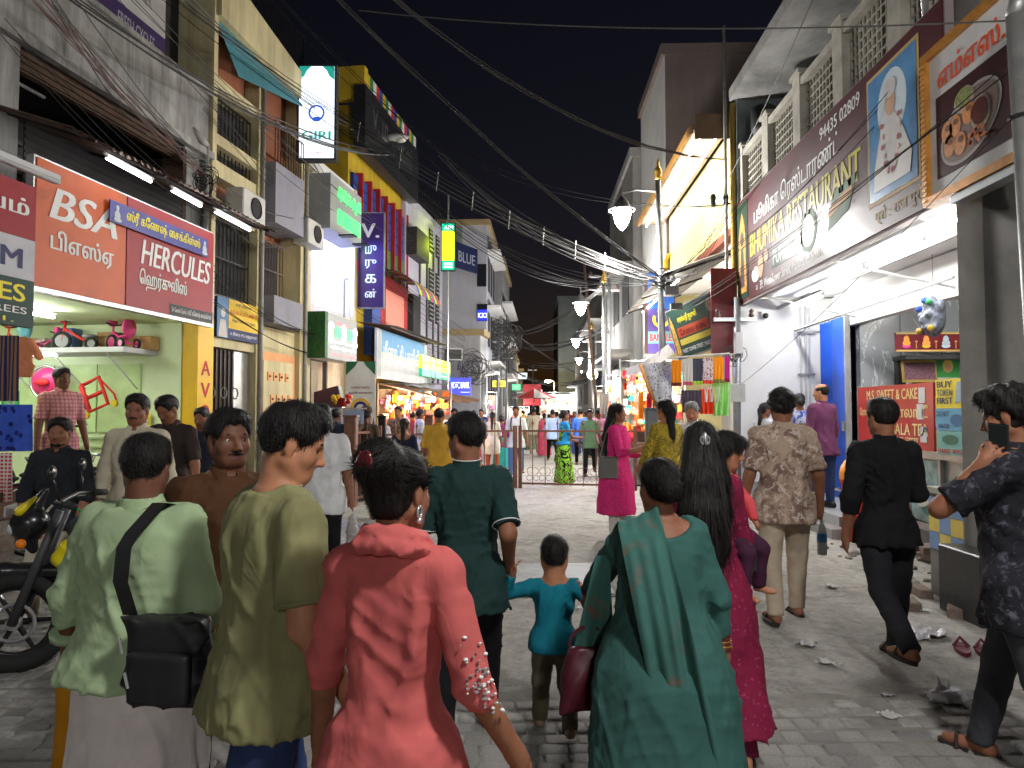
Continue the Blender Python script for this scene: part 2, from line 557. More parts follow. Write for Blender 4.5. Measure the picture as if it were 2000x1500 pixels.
lk.add([tuple(LEFT.world(u, y_, z)) for u in (4.0, 17.4) for y_, z in ((-0.75, 0.0), (-0.72, 0.13), (0.3, 0.14), (0.3, 0.0))],
 [(0, 1, 5, 4), (1, 2, 6, 5), (2, 3, 7, 6), (0, 3, 2, 1), (4, 5, 6, 7)])
struct(lk.build('pavement_left', KERB))
rk = MB()
rk.box(3.46, 4.6, 12.3, 40, 0, 0.12)
struct(rk.build('pavement_right', KERB))
# left row of buildings
def Lu(px, d=0.0): return LEFT.u(px, d)
def Lz(px, py, d=0.0): return LEFT.uz(px, py, d)[1]
PLASTER_OLD = surf('old_lime_plaster', (0.36, 0.35, 0.335), 0.92, 0.2, 1.6, 0.75, (0.035, 0.033, 0.03), 0.4, streak=True)
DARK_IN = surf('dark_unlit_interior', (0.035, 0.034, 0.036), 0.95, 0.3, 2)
BROWN_WOOD = surf('brown_boarding', (0.10, 0.055, 0.035), 0.8, 0.3, 5, 0.3)
CREAM = surf('cream_yellow_paint', srgb(206, 194, 152), 0.75, 0.12, 1.4, 0.6, srgb(120, 104, 78), 0.2, streak=True)
TERRA = surf('terracotta_paint', srgb(150, 92, 66), 0.85, 0.14, 2.5, 0.3, srgb(80, 48, 36), 0.25, streak=True)
TEAL = surf('teal_paint', srgb(72, 136, 148), 0.8, 0.12, 2, 0.3, srgb(40, 80, 88), 0.15)
BLACK_IRON = surf('black_iron', (0.018, 0.016, 0.016), 0.5, 0.2, 6, metal=0.3)
LAV = surf('lavender_paint', srgb(136, 135, 146), 0.8, 0.1, 2, 0.3, srgb(90, 88, 100), 0.15, streak=True)
WHITE_W = surf('white_wall_paint', (0.68, 0.67, 0.66), 0.8, 0.08, 2, 0.25, (0.3, 0.28, 0.25), 0.12, streak=True)
SHUTTER = surf('grey_shutter', (0.19, 0.185, 0.18), 0.6, 0.15, 4, 0.3, metal=0.3)
STEEL = metal('steel_grey', (0.42, 0.43, 0.44), 0.35)
PIPE = surf('plastic_pipe', (0.33, 0.32, 0.30), 0.6, 0.15, 4, 0.4)
TUBE = glow('fluorescent_tube', (0.90, 0.96, 1.0), 26.0)
WHITE_L = flat('white_lettering', (0.75, 0.75, 0.73))
BLACK_L = flat('black_lettering', (0.02, 0.02, 0.022))
YEL_L = flat('yellow_lettering', srgb(235, 220, 60))
def tube_light(name, label, world_pts, r=0.018, mat=None, group=None, casing=True):
 """a fluorescent tube in a batten"""
 a, b_ = Vector(world_pts[0]), Vector(world_pts[1])
 t = thing(name, label, 'tube light', a, 0, group)
 d = b_ - a
 MB().tube([(0, 0, 0), d], r, 8).build('tube', mat or TUBE, t, True)
 if casing:
  u = d.normalized(); up = Vector((0, 0, 1))
  MB().tube([Vector((0, 0, 0.045)) - u * 0.04, d + Vector((0, 0, 0.045)) + u * 0.04], 0.022, 4).build('batten', flat('batten_white', (0.6, 0.6, 0.6)), t)
  for p in (Vector((0, 0, 0)), d):
   MB().tube([p - u * 0.015 * (1 if p.length < 1e-6 else -1) * 0, p + Vector((0, 0, 0.05))], 0.016, 6).build('end_cap', flat('batten_white', (0.6, 0.6, 0.6)), t)
 return t
# L1: old plaster building over the cycle shop
u0, u1 = 3.0, Lu(398)
B1 = LEFT.thing('old_building', 'old grey plaster building with mould stains above the red and orange cycle shop sign', 'building', 0)
zb0, zb1 = 5.62, 6.58
sh0, sh1 = Lu(40), Lu(400)
m = MB()
m.box(u0, u1, 0.0, 0.25, zb0, zb1)
m.build('parapet_wall', PLASTER_OLD, B1)
MB().box(u0 - .02, u1 + 0.02, -0.10, -0.003, zb0 - 0.06, zb0 + 0.05).box(u0 - .02, u1 + .03, -0.06, 0.30, zb1, zb1 + 0.07).build('cornice', PLASTER_OLD, B1)
for q in ((Lu(352), u1 - .002), (u0, Lu(20))): MB().box(*q, 0.0, 0.3, 3.0, zb0 - .06).build('pillar', PLASTER_OLD, B1)
MB().box(Lu(20), Lu(352), 0.12, 0.2, 5.35, zb0 - 0.002).build('lintel', BROWN_WOOD, B1)
for i in range(3):
 MB().box(Lu(20), Lu(352), 0.09, 0.118, 5.37 + i * 0.075, 5.42 + i * 0.075).build('batten', BROWN_WOOD, B1)
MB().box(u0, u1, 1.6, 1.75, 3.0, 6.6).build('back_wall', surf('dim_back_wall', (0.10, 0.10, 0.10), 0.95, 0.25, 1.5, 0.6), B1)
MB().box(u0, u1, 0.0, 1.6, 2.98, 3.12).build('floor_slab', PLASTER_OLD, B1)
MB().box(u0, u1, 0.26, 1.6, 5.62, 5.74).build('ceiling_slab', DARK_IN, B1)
vb = MB()
for i in range(6):
 for j in range(3):
  x = Lu(60) + i * 0.24; z = 4.75 + j * 0.2
  vb.box(x, x + 0.05, 1.5, 1.6, z, z + 0.2).box(x + 0.05, x + 0.24, 1.5, 1.6, z, z + 0.05)
vb.build('ventilation_screen', surf('vent_block', (0.12, 0.118, 0.11), 0.95), B1)
MB().box(u0, Lu(58), 0.9, 1.6, 3.1, 5.6).build('side_wall', PLASTER_OLD, B1)
MB().tube([(Lu(30), 0.4, 5.35), (Lu(130), 0.4, 5.35)], 0.02, 6).build('unlit_tube', flat('dead_tube', (0.35, 0.35, 0.36)), B1)
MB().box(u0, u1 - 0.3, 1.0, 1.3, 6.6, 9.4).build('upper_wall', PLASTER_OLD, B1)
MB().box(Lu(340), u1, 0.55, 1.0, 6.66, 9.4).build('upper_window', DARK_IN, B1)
for x in (u1 - 0.12, u1 - 0.02):
 pass
MB().tube([(u1 - 0.16, -0.06, 5.75), (u1 - 0.16, -0.06, 0.2)], 0.055, 8).build('drain_pipe', PIPE, B1, True)
MB().tube([(u1 - 0.16, -0.06, 5.72), (u1 - 0.3, 0.0, 5.85), (u1 - 0.4, 0.05, 5.9)], 0.06, 8).build('pipe_elbow', PIPE, B1, True)
for z in (4.9, 4.2, 3.5):
 MB().torus((u1 - 0.16, -0.06, z), 0.062, 0.012, 'z', 12, 5).build('pipe_clip', BLACK_IRON, B1)
MB().box(Lu(345), Lu(352), -0.03, 0.3, 3.0, 5.5).build('wood_post', BROWN_WOOD, B1)
rb = LEFT.thing('rooftop_board', 'white and purple cycle board on the old building parapet top', 'sign', Lu(200), 0.30, 6.66)
W = Lu(345) - Lu(200)
box('panel', 0, W, 0, 0.06, 0, 1.6, flat('board_grey_white', (0.42, 0.41, 0.40)), rb)
MB().poly([(0, 0.05), (W, 0.05), (W, 0.5), (0, 0.5)], -0.004).build('stripe', flat('purple_print', srgb(58, 38, 84)), rb)
letters('FRESH CYCLES', rb, 0.5, W - 0.25, 0.17, 0.38, -0.008, flat('pale_purple_letters', (0.35, 0.33, 0.40)), 0.02)
letters('S B K', rb, W * .45, W - 0.3, 0.75, 1.2, -0.008, flat('faded_print', (0.25, 0.245, 0.24)), 0.0, 0.3)
# cycle shop
CS = LEFT.thing('cycle_shop', 'brightly lit cycle shop with pale green walls under the red sign', 'shop', 0)
GREENW = surf('pale_green_wall', srgb(214, 226, 186), 0.75, 0.06, 2, 0.15, srgb(150, 160, 120), 0.08)
a, b_ = Lu(-60), Lu(352)
dep = 5.0
MB().box(a, b_ + 0.4, dep, dep + 0.15, 0.14, 3.0).build('back_wall', GREENW, CS)
MB().box(b_ + 0.02, b_ + 0.16, 0.35, dep, 0.14, 3.0).build('side_wall', GREENW, CS)
MB().box(a - 0.1, a, 0.1, dep, 0.14, 3.0).build('side_wall', GREENW, CS)
MB().box(a, b_ + 0.4, 0.0, dep, 2.90, 2.975).build('ceiling', surf('pale_green_ceiling', srgb(214, 228, 180), 0.8), CS)
MB().box(a, b_ + 0.4, -0.1, dep, 0.138, 0.36).build('floor', surf('shop_floor_stone', (0.2, 0.16, 0.13), 0.7), CS)
MB().box(b_ + 0.0, b_ + 0.02, 0.0, 0.35, 0.36, 2.9).build('corner_post', GREENW, CS)
SHW = Front(*LEFT.world(b_ + 0.02, 0.35)[:2], LEFT.rz - math.pi / 2)
SW = thing('shop_fittings', 'pale green wall cupboards and white shelf inside the cycle shop', 'shelf', SHW.o, SHW.rz)
CUP = surf('cupboard_green', srgb(190, 212, 152), 0.6)
for i in range(4):
 x = -0.30 - i * 0.72
 MB().box(x - 0.69, x, -0.03, -0.004, 1.28, 2.30).build('cupboard_door', CUP, SW)
 MB().torus((x - (0.62 if i % 2 else 0.07), -0.05, 1.75), 0.03, 0.006, 'y', 8, 4).build('door_pull', STEEL, SW)
for z in (1.05, 1.18):
 MB().box(-4, -0.05, -0.05, -0.004, z, z + 0.03).build('wall_rail', surf('rail_green', srgb(170, 190, 140)), SW)
MB().box(-1.42, -1.16, -0.05, -0.031, 1.62, 1.84).build('notice_slate', flat('slate_dark', (0.04, 0.04, 0.045)), SW)
sz = 2.42
MB().box(-2.35, -0.04, -0.75, -0.005, sz, sz + 0.07).build('shelf', flat('shelf_white', (0.55, 0.55, 0.57)), SW)
for x in (-0.35, -1.2, -2.1):
 MB().tube([(x, -0.68, sz - 0.01), (x, -0.02, sz - 0.5)], 0.012, 5).build('shelf_bracket', flat('shelf_white', (0.55, 0.55, 0.57)), SW)
PILY = surf('yellow_gloss_paint', srgb(236, 186, 20), 0.5, 0.08, 3, 0.2, srgb(150, 110, 10))
pz0, pz1 = 0.3, Lz(380, 622, -0.02)
MB().box(b_ + 0.025, Lu(400) - 0.2, -0.25, 0.33, 0.14, 3.0).build('yellow_pilaster', PILY, CS)
RED_L = flat('red_lettering', srgb(190, 40, 40))
pw = Lu(400) - 0.2 - b_ - 0.025
for i, ch in enumerate('AVON'):
 z = 2.35 - i * 0.33
 letters(ch, CS, b_ + 0.025 + pw * .2, b_ + 0.025 + pw * .8, z - 0.22, z, -0.254, RED_L, 0.05)
letters('CYCLES', CS, b_ + 0.025 + pw * .12, b_ + 0.025 + pw * .88, 0.98, 1.06, -0.254, flat('brown_letters', srgb(120, 80, 20)), 0.02)
def w_left(u, y, z): return LEFT.world(u, y, z)
tube_light('tube_light', 'white tube light under the shelf in the cycle shop', (SHW.world(-2.3, -0.72, sz - 0.03), SHW.world(-1.1, -0.72, sz - 0.03)))
tube_light('tube_light', 'white tube light on the ceiling inside the cycle shop', (w_left(b_ - 3.0, 0.9, 2.82), w_left(b_ - 1.4, 0.9, 2.82)), mat=glow('ceiling_tube', (0.97, 1.0, 0.94), 85.0))
tube_light('tube_light', 'white tube light on the ceiling at the back of the cycle shop', (w_left(b_ - 2.2, 2.2, 2.82), w_left(b_ - 0.9, 2.2, 2.82)), mat=glow('ceiling_tube', (0.97, 1.0, 0.94), 85.0))
sd = -0.55
s0, s1 = Lu(60, sd), Lu(412, sd)
sgz0 = Lz(412, 632, sd); sgz1 = sgz0 + 1.32
ORANGE = flat('orange_sign_print', srgb(196, 86, 36), 0.5, 0.3)
REDP = flat('red_sign_print', srgb(148, 12, 28), 0.5, 0.3)
sg = LEFT.thing('cycle_shop_sign', 'long orange and red cycle shop sign board with white lettering', 'sign', s0, sd, sgz0)
W = s1 - s0; H = sgz1 - sgz0; xm = W * 0.42
box('frame', -0.03, W + 0.03, 0.012, 0.10, -0.05, H + 0.02, STEEL, sg)
po = box('orange_panel', 0, xm - 0.012, 0, 0.05, 0, H, ORANGE, sg)
pr_ = box('red_panel', xm + 0.012, W, 0, 0.05, 0, H, REDP, sg)
letters('BSA', sg, xm * .12, xm * .88, H * .56, H * .82, -0.006, WHITE_L, 0.05, 0.25)
letters('பிஎஸ்ஏ', sg, xm * .14, xm * .84, H * .28, H * .48, -0.006, WHITE_L, 0.05)
letters('HERCULES', sg, xm + (W - xm) * .14, W * .975, H * .42, H * .66, -0.006, WHITE_L, 0.05, 0.2)
letters('ஹெர்குலிஸ்', sg, xm + (W - xm) * .13, W * .80, H * .18, H * .38, -0.006, WHITE_L, 0.05)
MB().poly([(xm + (W - xm) * .46, 0.0), (W, 0.0), (W, H * .115), (xm + (W - xm) * .46, H * .115)], -0.004).build('black_strip', flat('charcoal_print', (0.045, 0.045, 0.05)), sg)
letters('Sri Ganesh Cycles | ஸ்ரீ கணேஷ் சைக்கிள்ஸ்', sg, xm + (W - xm) * .48, W * .985, H * .02, H * .095, -0.008, WHITE_L, 0.01)
bn = LEFT.thing('shop_banner', 'narrow blue banner with yellow lettering fixed across the cycle shop sign', 'banner', s0 + xm * .74, sd - 0.05, sgz0 + H * .70)
bw = W * .93 - xm * .74
box('cloth', 0, bw, 0, 0.012, 0, H * .19, flat('blue_banner_print', srgb(52, 54, 140), 0.4), bn)
letters('ஸ்ரீ கணேஷ் சைக்கிள்ஸ்', bn, bw * .14, bw * .90, H * .03, H * .165, -0.004, YEL_L, 0.05)
for cx in (0.06, 0.955):
 g = MB()
 g.disc(bw * cx, H * .07, 0.05, 0.06, -0.004).disc(bw * cx, H * .135, 0.026, 0.035, -0.006).disc(bw * cx, H * .03, 0.07, 0.025, -0.008)
 g.build('emblem', flat('emblem_pale', (0.5, 0.52, 0.55)), bn)
GT = 'tube lights over the cycle shop sign'
for i, (ua, ub) in enumerate(((.17, .40), (.53, .72), (.83, 1.12))):
 tube_light('tube_light', ['left tube light over the cycle shop sign, above the orange panel', 'middle tube light over the cycle shop sign, above the red panel', 'tube light over the far end of the cycle shop sign'][i],
 (w_left(s0 + W * ua, sd - 0.35, sgz1 + 0.16), w_left(s0 + W * ub, sd - 0.35, sgz1 + 0.14)), 0.02, glow('sign_tube', (0.92, 0.96, 1.0), 9.0), GT)
aw = LEFT.thing('corrugated_awning', 'rusty corrugated metal awning above the cycle shop sign', 'awning', s0 - 0.1, 0, 0)
RUST = surf('rusty_sheet', (0.17, 0.115, 0.09), 0.75, 0.35, 3, 0.6, (0.05, 0.03, 0.022), 0.3, metal=0.2)
nw_ = 5
L = W + 0.9
for i in range(nw_):
 x0 = i * L / nw_; x1 = (i + 1) * L / nw_ + 0.06
 dz = random.uniform(-0.03, 0.03); yo = random.uniform(-0.08, 0.08)
 def fn(a_, b2, x0=x0, x1=x1, dz=dz, yo=yo):
  x = x0 + (x1 - x0) * a_
  return (x, 0.12 - (1.2 + yo) * b2, sgz1 + 0.62 + dz - 0.38 * b2 + 0.018 * math.sin(x * 55) + i * 0.003)
 MB().sheet(fn, 46, 3).build('metal_sheet', RUST, aw)
for x in (0.3, L * .35, L * .7, L * .98):
 MB().tube([(x, 0.1, sgz1 + 0.60), (x, -1.05, sgz1 + 0.2)], 0.018, 4).build('support_bar', BLACK_IRON, aw)
MB().tube([(0.0, -0.95, sgz1 + 0.235), (L, -0.95, sgz1 + 0.235)], 0.018, 4).build('edge_bar', BLACK_IRON, aw)
MB().box(Lu(30), Lu(352), -0.02, -0.004, 2.98, sgz1 + 0.6).build('shutter_box', surf('dark_shutter', (0.05, 0.045, 0.045), 0.7), B1)
for i in range(14):
 MB().box(Lu(30), Lu(352), -0.035, -0.022, sgz0 + 0.9 + i * 0.08, sgz0 + 0.93 + i * 0.08).build('shutter_slat', surf('dark_shutter', (0.05, 0.045, 0.045), 0.7), B1)
# saree shop boards at the near left edge
d2 = -0.95
ss = LEFT.thing('saree_shop_sign', 'stacked red, white and green saree shop sign at the photo edge', 'sign', Lu(60, d2) - 2.2, d2, Lz(55, 640, d2))
hz = [Lz(55, 640, d2), Lz(55, 548, d2), Lz(55, 468, d2), Lz(58, 362, d2)]
o0 = hz[0]
box('green_panel', 0, 2.2, 0, 0.06, 0, hz[1] - o0, flat('dark_green_print', srgb(30, 62, 58)), ss)
box('white_panel', 0, 2.2, 0.0, 0.06, hz[1] - o0 + .002, hz[2] - o0, flat('grey_white_print', srgb(190, 190, 196)), ss)
box('red_panel', 0, 2.2, 0.0, 0.06, hz[2] - o0 + .002, hz[3] - o0, flat('crimson_print', srgb(150, 28, 40)), ss)
hA, hB, hC = hz[1] - o0, hz[2] - o0, hz[3] - o0
letters('TEXTILES', ss, 0.75, 2.1, hA * .52, hA * .88, -0.004, YEL_L, 0.03)
letters('COTTON SAREES', ss, 0.7, 2.12, hA * .27, hA * .41, -0.004, WHITE_L, 0.015)
letters('1.', ss, 1.86, 1.98, hA * .08, hA * .18, -0.004, YEL_L, 0.015)
letters('ALAYAM', ss, 0.7, 2.06, hA + (hB - hA) * .25, hA + (hB - hA) * .72, -0.004, flat('navy_letters', srgb(40, 40, 90)), 0.05)
letters('ஆலயம்', ss, 0.9, 2.12, hB + (hC - hB) * .30, hB + (hC - hB) * .72, -0.004, WHITE_L, 0.05)
for i, (u_, y_) in enumerate(((3.4, .3), (4.6, .9))):
 tube_light('tube_light', ('near', 'inner')[i] + ' white tube light inside the saree shop at the photo edge', (w_left(u_ - .6, y_, 2.7), w_left(u_ + .6, y_, 2.7)), mat=glow('saree_tube', (.95, .98, 1), 55.0))
tf = LEFT.thing('tube_fitting', 'unlit tube fitting hung over the saree shop sign', 'tube light', Lu(60, d2) - 2.0, d2 - 0.1, hz[3] + 0.10)
MB().tube([(0, 0, 0), (2.15, 0, 0)], 0.022, 8).build('tube', flat('dead_tube', (0.45, 0.45, 0.46)), tf, True)
MB().box(-0.05, 2.2, 0.02, 0.09, 0.0, 0.08).build('batten', flat('batten_white', (0.6, 0.6, 0.6)), tf)
# L2: cream and terracotta building
B2 = LEFT.thing('cream_building', 'cream building with terracotta panels, black grilles and teal sloping sunshade', 'building', 0)
c0, c1, c2, c3, c4, c5 = Lu(400), Lu(408), Lu(492), Lu(504), Lu(578), Lu(590)
top2 = z_t2 = 8.3
MB().box(c0, c5, 0.42, 2.5, 0.14, top2).build('back_wall', CREAM, B2)
for x0, x1 in ((c0, c1), (c2, c3), (c4, c5)):
 MB().box(x0, x1, -0.06, 0.42, 0.14, top2).build('column', CREAM, B2)
def zc(py, px=450): return Lz(px, py)
beams = [(zc(360), zc(345) + 0.12), (zc(300), zc(280)), (zc(605), zc(585)), (zc(682), zc(664)), (zc(430), zc(402)), (zc(190), zc(170))]
for (za, zb) in beams:
 MB().box(c1 + .001, c2 - .001, -0.02, 0.42, min(za, zb), max(za, zb)).build('beam', CREAM, B2)
def panel(name, xa, xb, za, zb, y0, mat): return MB().box(xa, xb, y0, 0.421, za, zb).build(name, mat, B2)
panel('terracotta_panel', c1, c2, zc(400), zc(362), 0.22, TERRA)
panel('terracotta_panel', c1, c2, zc(172), zc(40), 0.22, TERRA)
def grille(parent, xa, xb, za, zb, y, step=0.11, mat=BLACK_IRON, orn=True):
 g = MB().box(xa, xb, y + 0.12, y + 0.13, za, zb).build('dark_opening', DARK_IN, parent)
 n = max(2, int((xb - xa) / step))
 for i in range(n + 1):
  x = xa + (xb - xa) * i / n
  MB().tube([(x, y, za), (x, y, zb)], 0.012, 4).build('grille_bar', mat, parent)
 for t in (0.02, 0.5, 0.98):
  MB().box(xa, xb, y - 0.012, y + 0.012, za + (zb - za) * t - 0.015, za + (zb - za) * t + 0.015).build('grille_rail', mat, parent)
 if orn:
  for j in (0.25, 0.75):
   for i in range(n // 3):
    x = xa + (xb - xa) * (i + 0.5) / (n // 3)
    MB().torus((x, y - 0.01, za + (zb - za) * j), 0.07, 0.008, 'y', 12, 4).build('grille_ring', mat, parent)
grille(B2, c1 + .02, c2 - .02, zc(355), zc(200), 0.1)
grille(B2, c1 + .02, c2 - .02, zc(583), zc(432), 0.1)
def zd(py): return Lz(542, py)
panel('terracotta_panel', c3, c4, zd(290), zd(120), 0.30, TERRA)
panel('terracotta_panel', c3, c4, zd(470), zd(290) - .002, 0.38, TERRA)
MB().box(c3, c4 - 0.35, -0.28, 0.30, zd(452), zd(338)).build('balcony_box', LAV, B2)
MB().box(c3, c4 - 0.35, -0.28, 0.30, zd(640), zd(588)).build('balcony_box', LAV, B2)
n = 12
for zz0, zz1 in ((zd(336), zd(262)),):
 for i in range(n):
  x = c3 + (c4 - 0.35 - c3) * i / (n - 1)
  MB().tube([(x, -0.26, zz0), (x, -0.26, zz1)], 0.010, 4).build('rail_bar', BLACK_IRON, B2)
 MB().tube([(c3, -0.26, zz1), (c4 - .35, -0.26, zz1)], 0.016, 5).build('hand_rail', surf('rail_steel', (.25, .25, .26), metal=.6), B2)
grille(B2, c3 + .03, c4 - .35, zd(585), zd(472), 0.15, orn=False, mat=surf('brown_iron', (0.07, 0.035, 0.03), 0.6))
x0_, x1_ = c1 - 0.05, c4 + 0.05
z_hi0, z_lo0 = Lz(412, 28), Lz(425, 70); z_hi1 = Lz(578, 205)
MB().add([(x0_, -0.03, z_hi0), (x1_, -0.03, z_hi1 + 0.1), (x1_, -0.16, z_hi1 - 0.02), (x0_ + .5, -0.16, z_hi0 - 0.75)], [(0, 1, 2, 3)]).build('sunshade_underside', TEAL, B2)
MB().add([(x0_, 0.1, z_hi0 + .02), (x1_, 0.1, z_hi1 + .12), (x1_, 0.1, z_hi1 + .62), (x0_, 0.1, z_hi0 + .9), (x0_, -0.14, z_hi0 + .02), (x1_, -0.14, z_hi1 + .10), (x1_, -0.14, z_hi1 + .6), (x0_, -0.14, z_hi0 + .9)],
 [(4, 5, 6, 7), (0, 1, 5, 4), (7, 6, 2, 3), (1, 2, 6, 5), (0, 4, 7, 3)]).build('sloping_parapet', CREAM, B2)
for i in range(26):
 x = x0_ + (x1_ - x0_) * (0.35 + 0.65 * i / 25); f = (x - x0_) / (x1_ - x0_)
 zt = (z_hi0 + .88) * (1 - f) + (z_hi1 + 0.58) * f
 MB().tube([(x, -0.05, zt), (x, -0.05, zt + 0.85)], 0.012, 4).build('roof_rail_bar', BLACK_IRON, B2)
DOORB = surf('dark_brown_door', (0.05, 0.032, 0.028), 0.5, 0.2, 5)
MB().box(c1 + 0.02, c1 + (c2 - c1) * .62, 0.10, 0.15, 0.14, zc(682) - .01).build('collapsible_door', DOORB, B2)
for i in range(7):
 x = c1 + 0.06 + i * ((c2 - c1) * .62 - 0.08) / 6
 MB().box(x - 0.012, x + 0.012, 0.07, 0.098, 0.14, zc(682) - .02).build('door_bar', DOORB, B2)
for i in range(3):
 for j in range(3):
  MB().torus((c1 + 0.2 + i * 0.35, 0.075, 0.7 + j * 0.6), 0.09, 0.012, 'y', 14, 4).build('door_ornament', STEEL, B2)
MB().box(c1 + (c2 - c1) * .64, c2 - .005, 0.08, 0.15, 0.14, zc(682) - .01).build('steel_shutter', metal('bright_steel', (0.5, 0.5, 0.5), 0.25, 0.1), B2)
PEACH = surf('peach_paint', srgb(222, 160, 110), 0.8, 0.08, 3)
zp0, zp1 = 0.3, zd(690)
MB().box(c3, c4, 0.05, 0.42, 0.14, zd(642) - .002).build('ground_wall', CREAM, B2)
px0, px1 = c3 + 0.05, c4 - 0.03
MB().box(px0, px1, 0.02, 0.049, 0.5, zp1).build('peach_frame', PEACH, B2)
MB().box(px0 + .13, px1 - .13, 0.0, 0.019, 0.5, zp1 - .16).build('inset_panel', CREAM, B2)
for j in range(4):
 for i in range(4):
  x = px0 + 0.32 + i * (px1 - px0 - .6) / 3.6 + (0.12 if j % 2 else 0); z = zp1 - 0.45 - j * 0.42
  MB().box(x - .055, x + .055, -0.02, -0.001, z - .08, z + .08).build('ornament_tile', PEACH, B2)
  MB().ball((x, -0.03, z), 0.025, 6).build('ornament_boss', surf('boss_brown', srgb(170, 100, 60)), B2)
for x in (c3 - .12, c5 - .1): MB().tube([(x, -.1, .2), (x, -.1, 7.6)], .04, 6).build('drain_pipe', PIPE, B2, True)
for x, z in ((c1 + .3, zc(430) - .02), (c4 - .3, zd(470) + .1)):
 MB().bevelbox(x, x + .75, -.36, -.03, z, z + .5, .02).build('air_conditioner', flat('ac_white', (0.55, 0.54, 0.52)), B2); MB().torus((x + .42, -.37, z + .25), .17, .012, 'y', 18, 4).build('fan_guard', BLACK_IRON, B2); MB().disc(x + .42, z + .25, .16, .16, -.362).build('fan_opening', DARK_IN, B2)
sb = LEFT.thing('shop_board', 'small yellow and blue board above the brown doors of the cream building', 'sign', c1 + 0.02, -0.10, zc(664))
Wb = c2 - c1 - 0.04; Hb = zc(588) - zc(664)
box('panel', 0, Wb, 0, 0.04, 0, Hb, flat('navy_print', srgb(34, 44, 96)), sb)
MB().poly([(Wb * .26, Hb * .26), (Wb, Hb * .26), (Wb, Hb), (Wb * .26, Hb)], -0.003).build('yellow_field', flat('yellow_print', srgb(224, 186, 40)), sb)
MB().poly([(0, 0), (Wb * .25, 0), (Wb * .25, Hb), (0, Hb)], -0.003).build('portrait_field', flat('portrait_blue', srgb(90, 130, 170)), sb)
MB().disc(Wb * .13, Hb * .62, Wb * .05, Hb * .12, -0.006).poly([(Wb * .03, 0.01), (Wb * .23, 0.01), (Wb * .19, Hb * .45), (Wb * .07, Hb * .45)], -0.005).build('portrait', flat('portrait_pale', (0.55, 0.5, 0.46)), sb)
letters('நாகப்பட்டணம்', sb, Wb * .29, Wb * .97, Hb * .60, Hb * .78, -0.006, RED_L, 0.03)
letters('ஸ்ரீ விலாஸ்', sb, Wb * .42, Wb * .82, Hb * .84, Hb * .95, -0.006, BLACK_L, 0.02)
letters('நெய் மிட்டாய் கடை', sb, Wb * .34, Wb * .94, Hb * .42, Hb * .54, -0.006, BLACK_L, 0.02)
letters('உரிமை: M.S. கந்தசாமி', sb, Wb * .30, Wb * .96, Hb * .07, Hb * .19, -0.006, WHITE_L, 0.02)
# L3: white shop with green signs
B3 = LEFT.thing('white_shop_building', 'white shopfront with blue lit niche and green illuminated signs', 'building', 0)
g0, g1 = c5 + 0.01, Lu(694)
def ze(py, px=640): return Lz(px, py)
nz0, nz1 = ze(600), ze(395)
MB().box(g0, g1, 1.1, 1.3, 0.14, ze(320)).build('back_wall', WHITE_W, B3)
MB().box(g0, g0 + .35, 0, 1.1, 0.14, ze(325)).build('pier', CREAM, B3)
MB().box(g1 - 0.14, g1, 0, 1.1, 0.14, ze(325)).build('pier', CREAM, B3)
MB().box(g0 + .352, g1 - .142, 0.02, 1.098, nz1, ze(325)).build('upper_wall', WHITE_W, B3)
MB().box(g0 + .35, g1 - .14, 0.1, 1.1, nz0 - 0.25, nz0).build('niche_sill', WHITE_W, B3)
MB().box(g0 + .35, g0 + 1.0, 0.95, 1.09, nz0, nz1 - .5).build('niche_window', flat('pale_glass', (0.5, 0.6, 0.65), 0.2), B3)
MB().tube([(g0 + 2.2, 0.0, nz0 - 0.1), (g0 + 2.2, 0.0, nz0 + 0.8), (g0 + 2.4, 0.0, nz0 + 0.85)], 0.025, 6).build('conduit', PIPE, B3)
MB().box(g0 + 1.3, g1 - .14, 0.25, 0.4, 0.14, nz0 - .252).build('front_wall', surf('beige_wall', srgb(190, 172, 150), 0.85), B3)
MB().box(g0 + .35, g0 + 1.3, 0.02, 0.12, ze(708), ze(695)).build('door_head', DOORB, B3)
MB().box(g0 + 1.26, g0 + 1.32, 0.02, 0.12, 0.14, ze(708)).build('door_post', DOORB, B3)
for i, (uu, cc) in enumerate(((0.7, (1, .95, .9)), (1.25, (.7, 1, .8)), (1.8, (.75, .75, 1)))):
 dl = LEFT.thing('downlight', ['white downlight in the niche ceiling of the shop', 'greenish downlight in the niche ceiling of the shop', 'bluish downlight in the niche ceiling of the shop'][i], 'downlight', g0 + uu + .6, 0.35, nz1, 'downlights in the blue niche')
 MB().lathe([(0.075, -0.02), (0.075, 0.0)], n=14).build('lens', glow('downlight_%d' % i, cc, 18.0), dl)
 MB().torus((0, 0, -0.012), 0.085, 0.012, 'z', 16, 5).build('rim', WHITE_L, dl)
 lp = bpy.data.lights.new('downlight_lamp', 'SPOT'); lp.energy = 80; lp.color = [(0.9, 0.9, 1), (0.25, 1, 0.6), (0.16, 0.14, 1)][i]; lp.spot_size = R(150); lp.shadow_soft_size = 0.06
 link('lamp', lp, dl, (0, 0, -0.05))
lp = bpy.data.lights.new('downlight_lamp', 'SPOT'); lp.energy = 650; lp.color = (0.14, 0.12, 1); lp.spot_size = R(150); lp.shadow_soft_size = 0.08
dl = LEFT.thing('downlight', 'blue downlight deep in the niche ceiling of the shop', 'downlight', g0 + 2.45, 0.7, nz1, 'downlights in the blue niche')
MB().lathe([(0.075, -0.02), (0.075, 0.0)], n=14).build('lens', glow('downlight_blue', (0.2, 0.2, 1), 10.0), dl)
link('lamp', lp, dl, (0, 0, -0.05))
tube_light('tube_light', 'white tube light inside the entrance of the white shop', (w_left(g0 + .45, 0.7, 2.45), w_left(g0 + 1.2, 0.7, 2.45)), mat=TUBE)
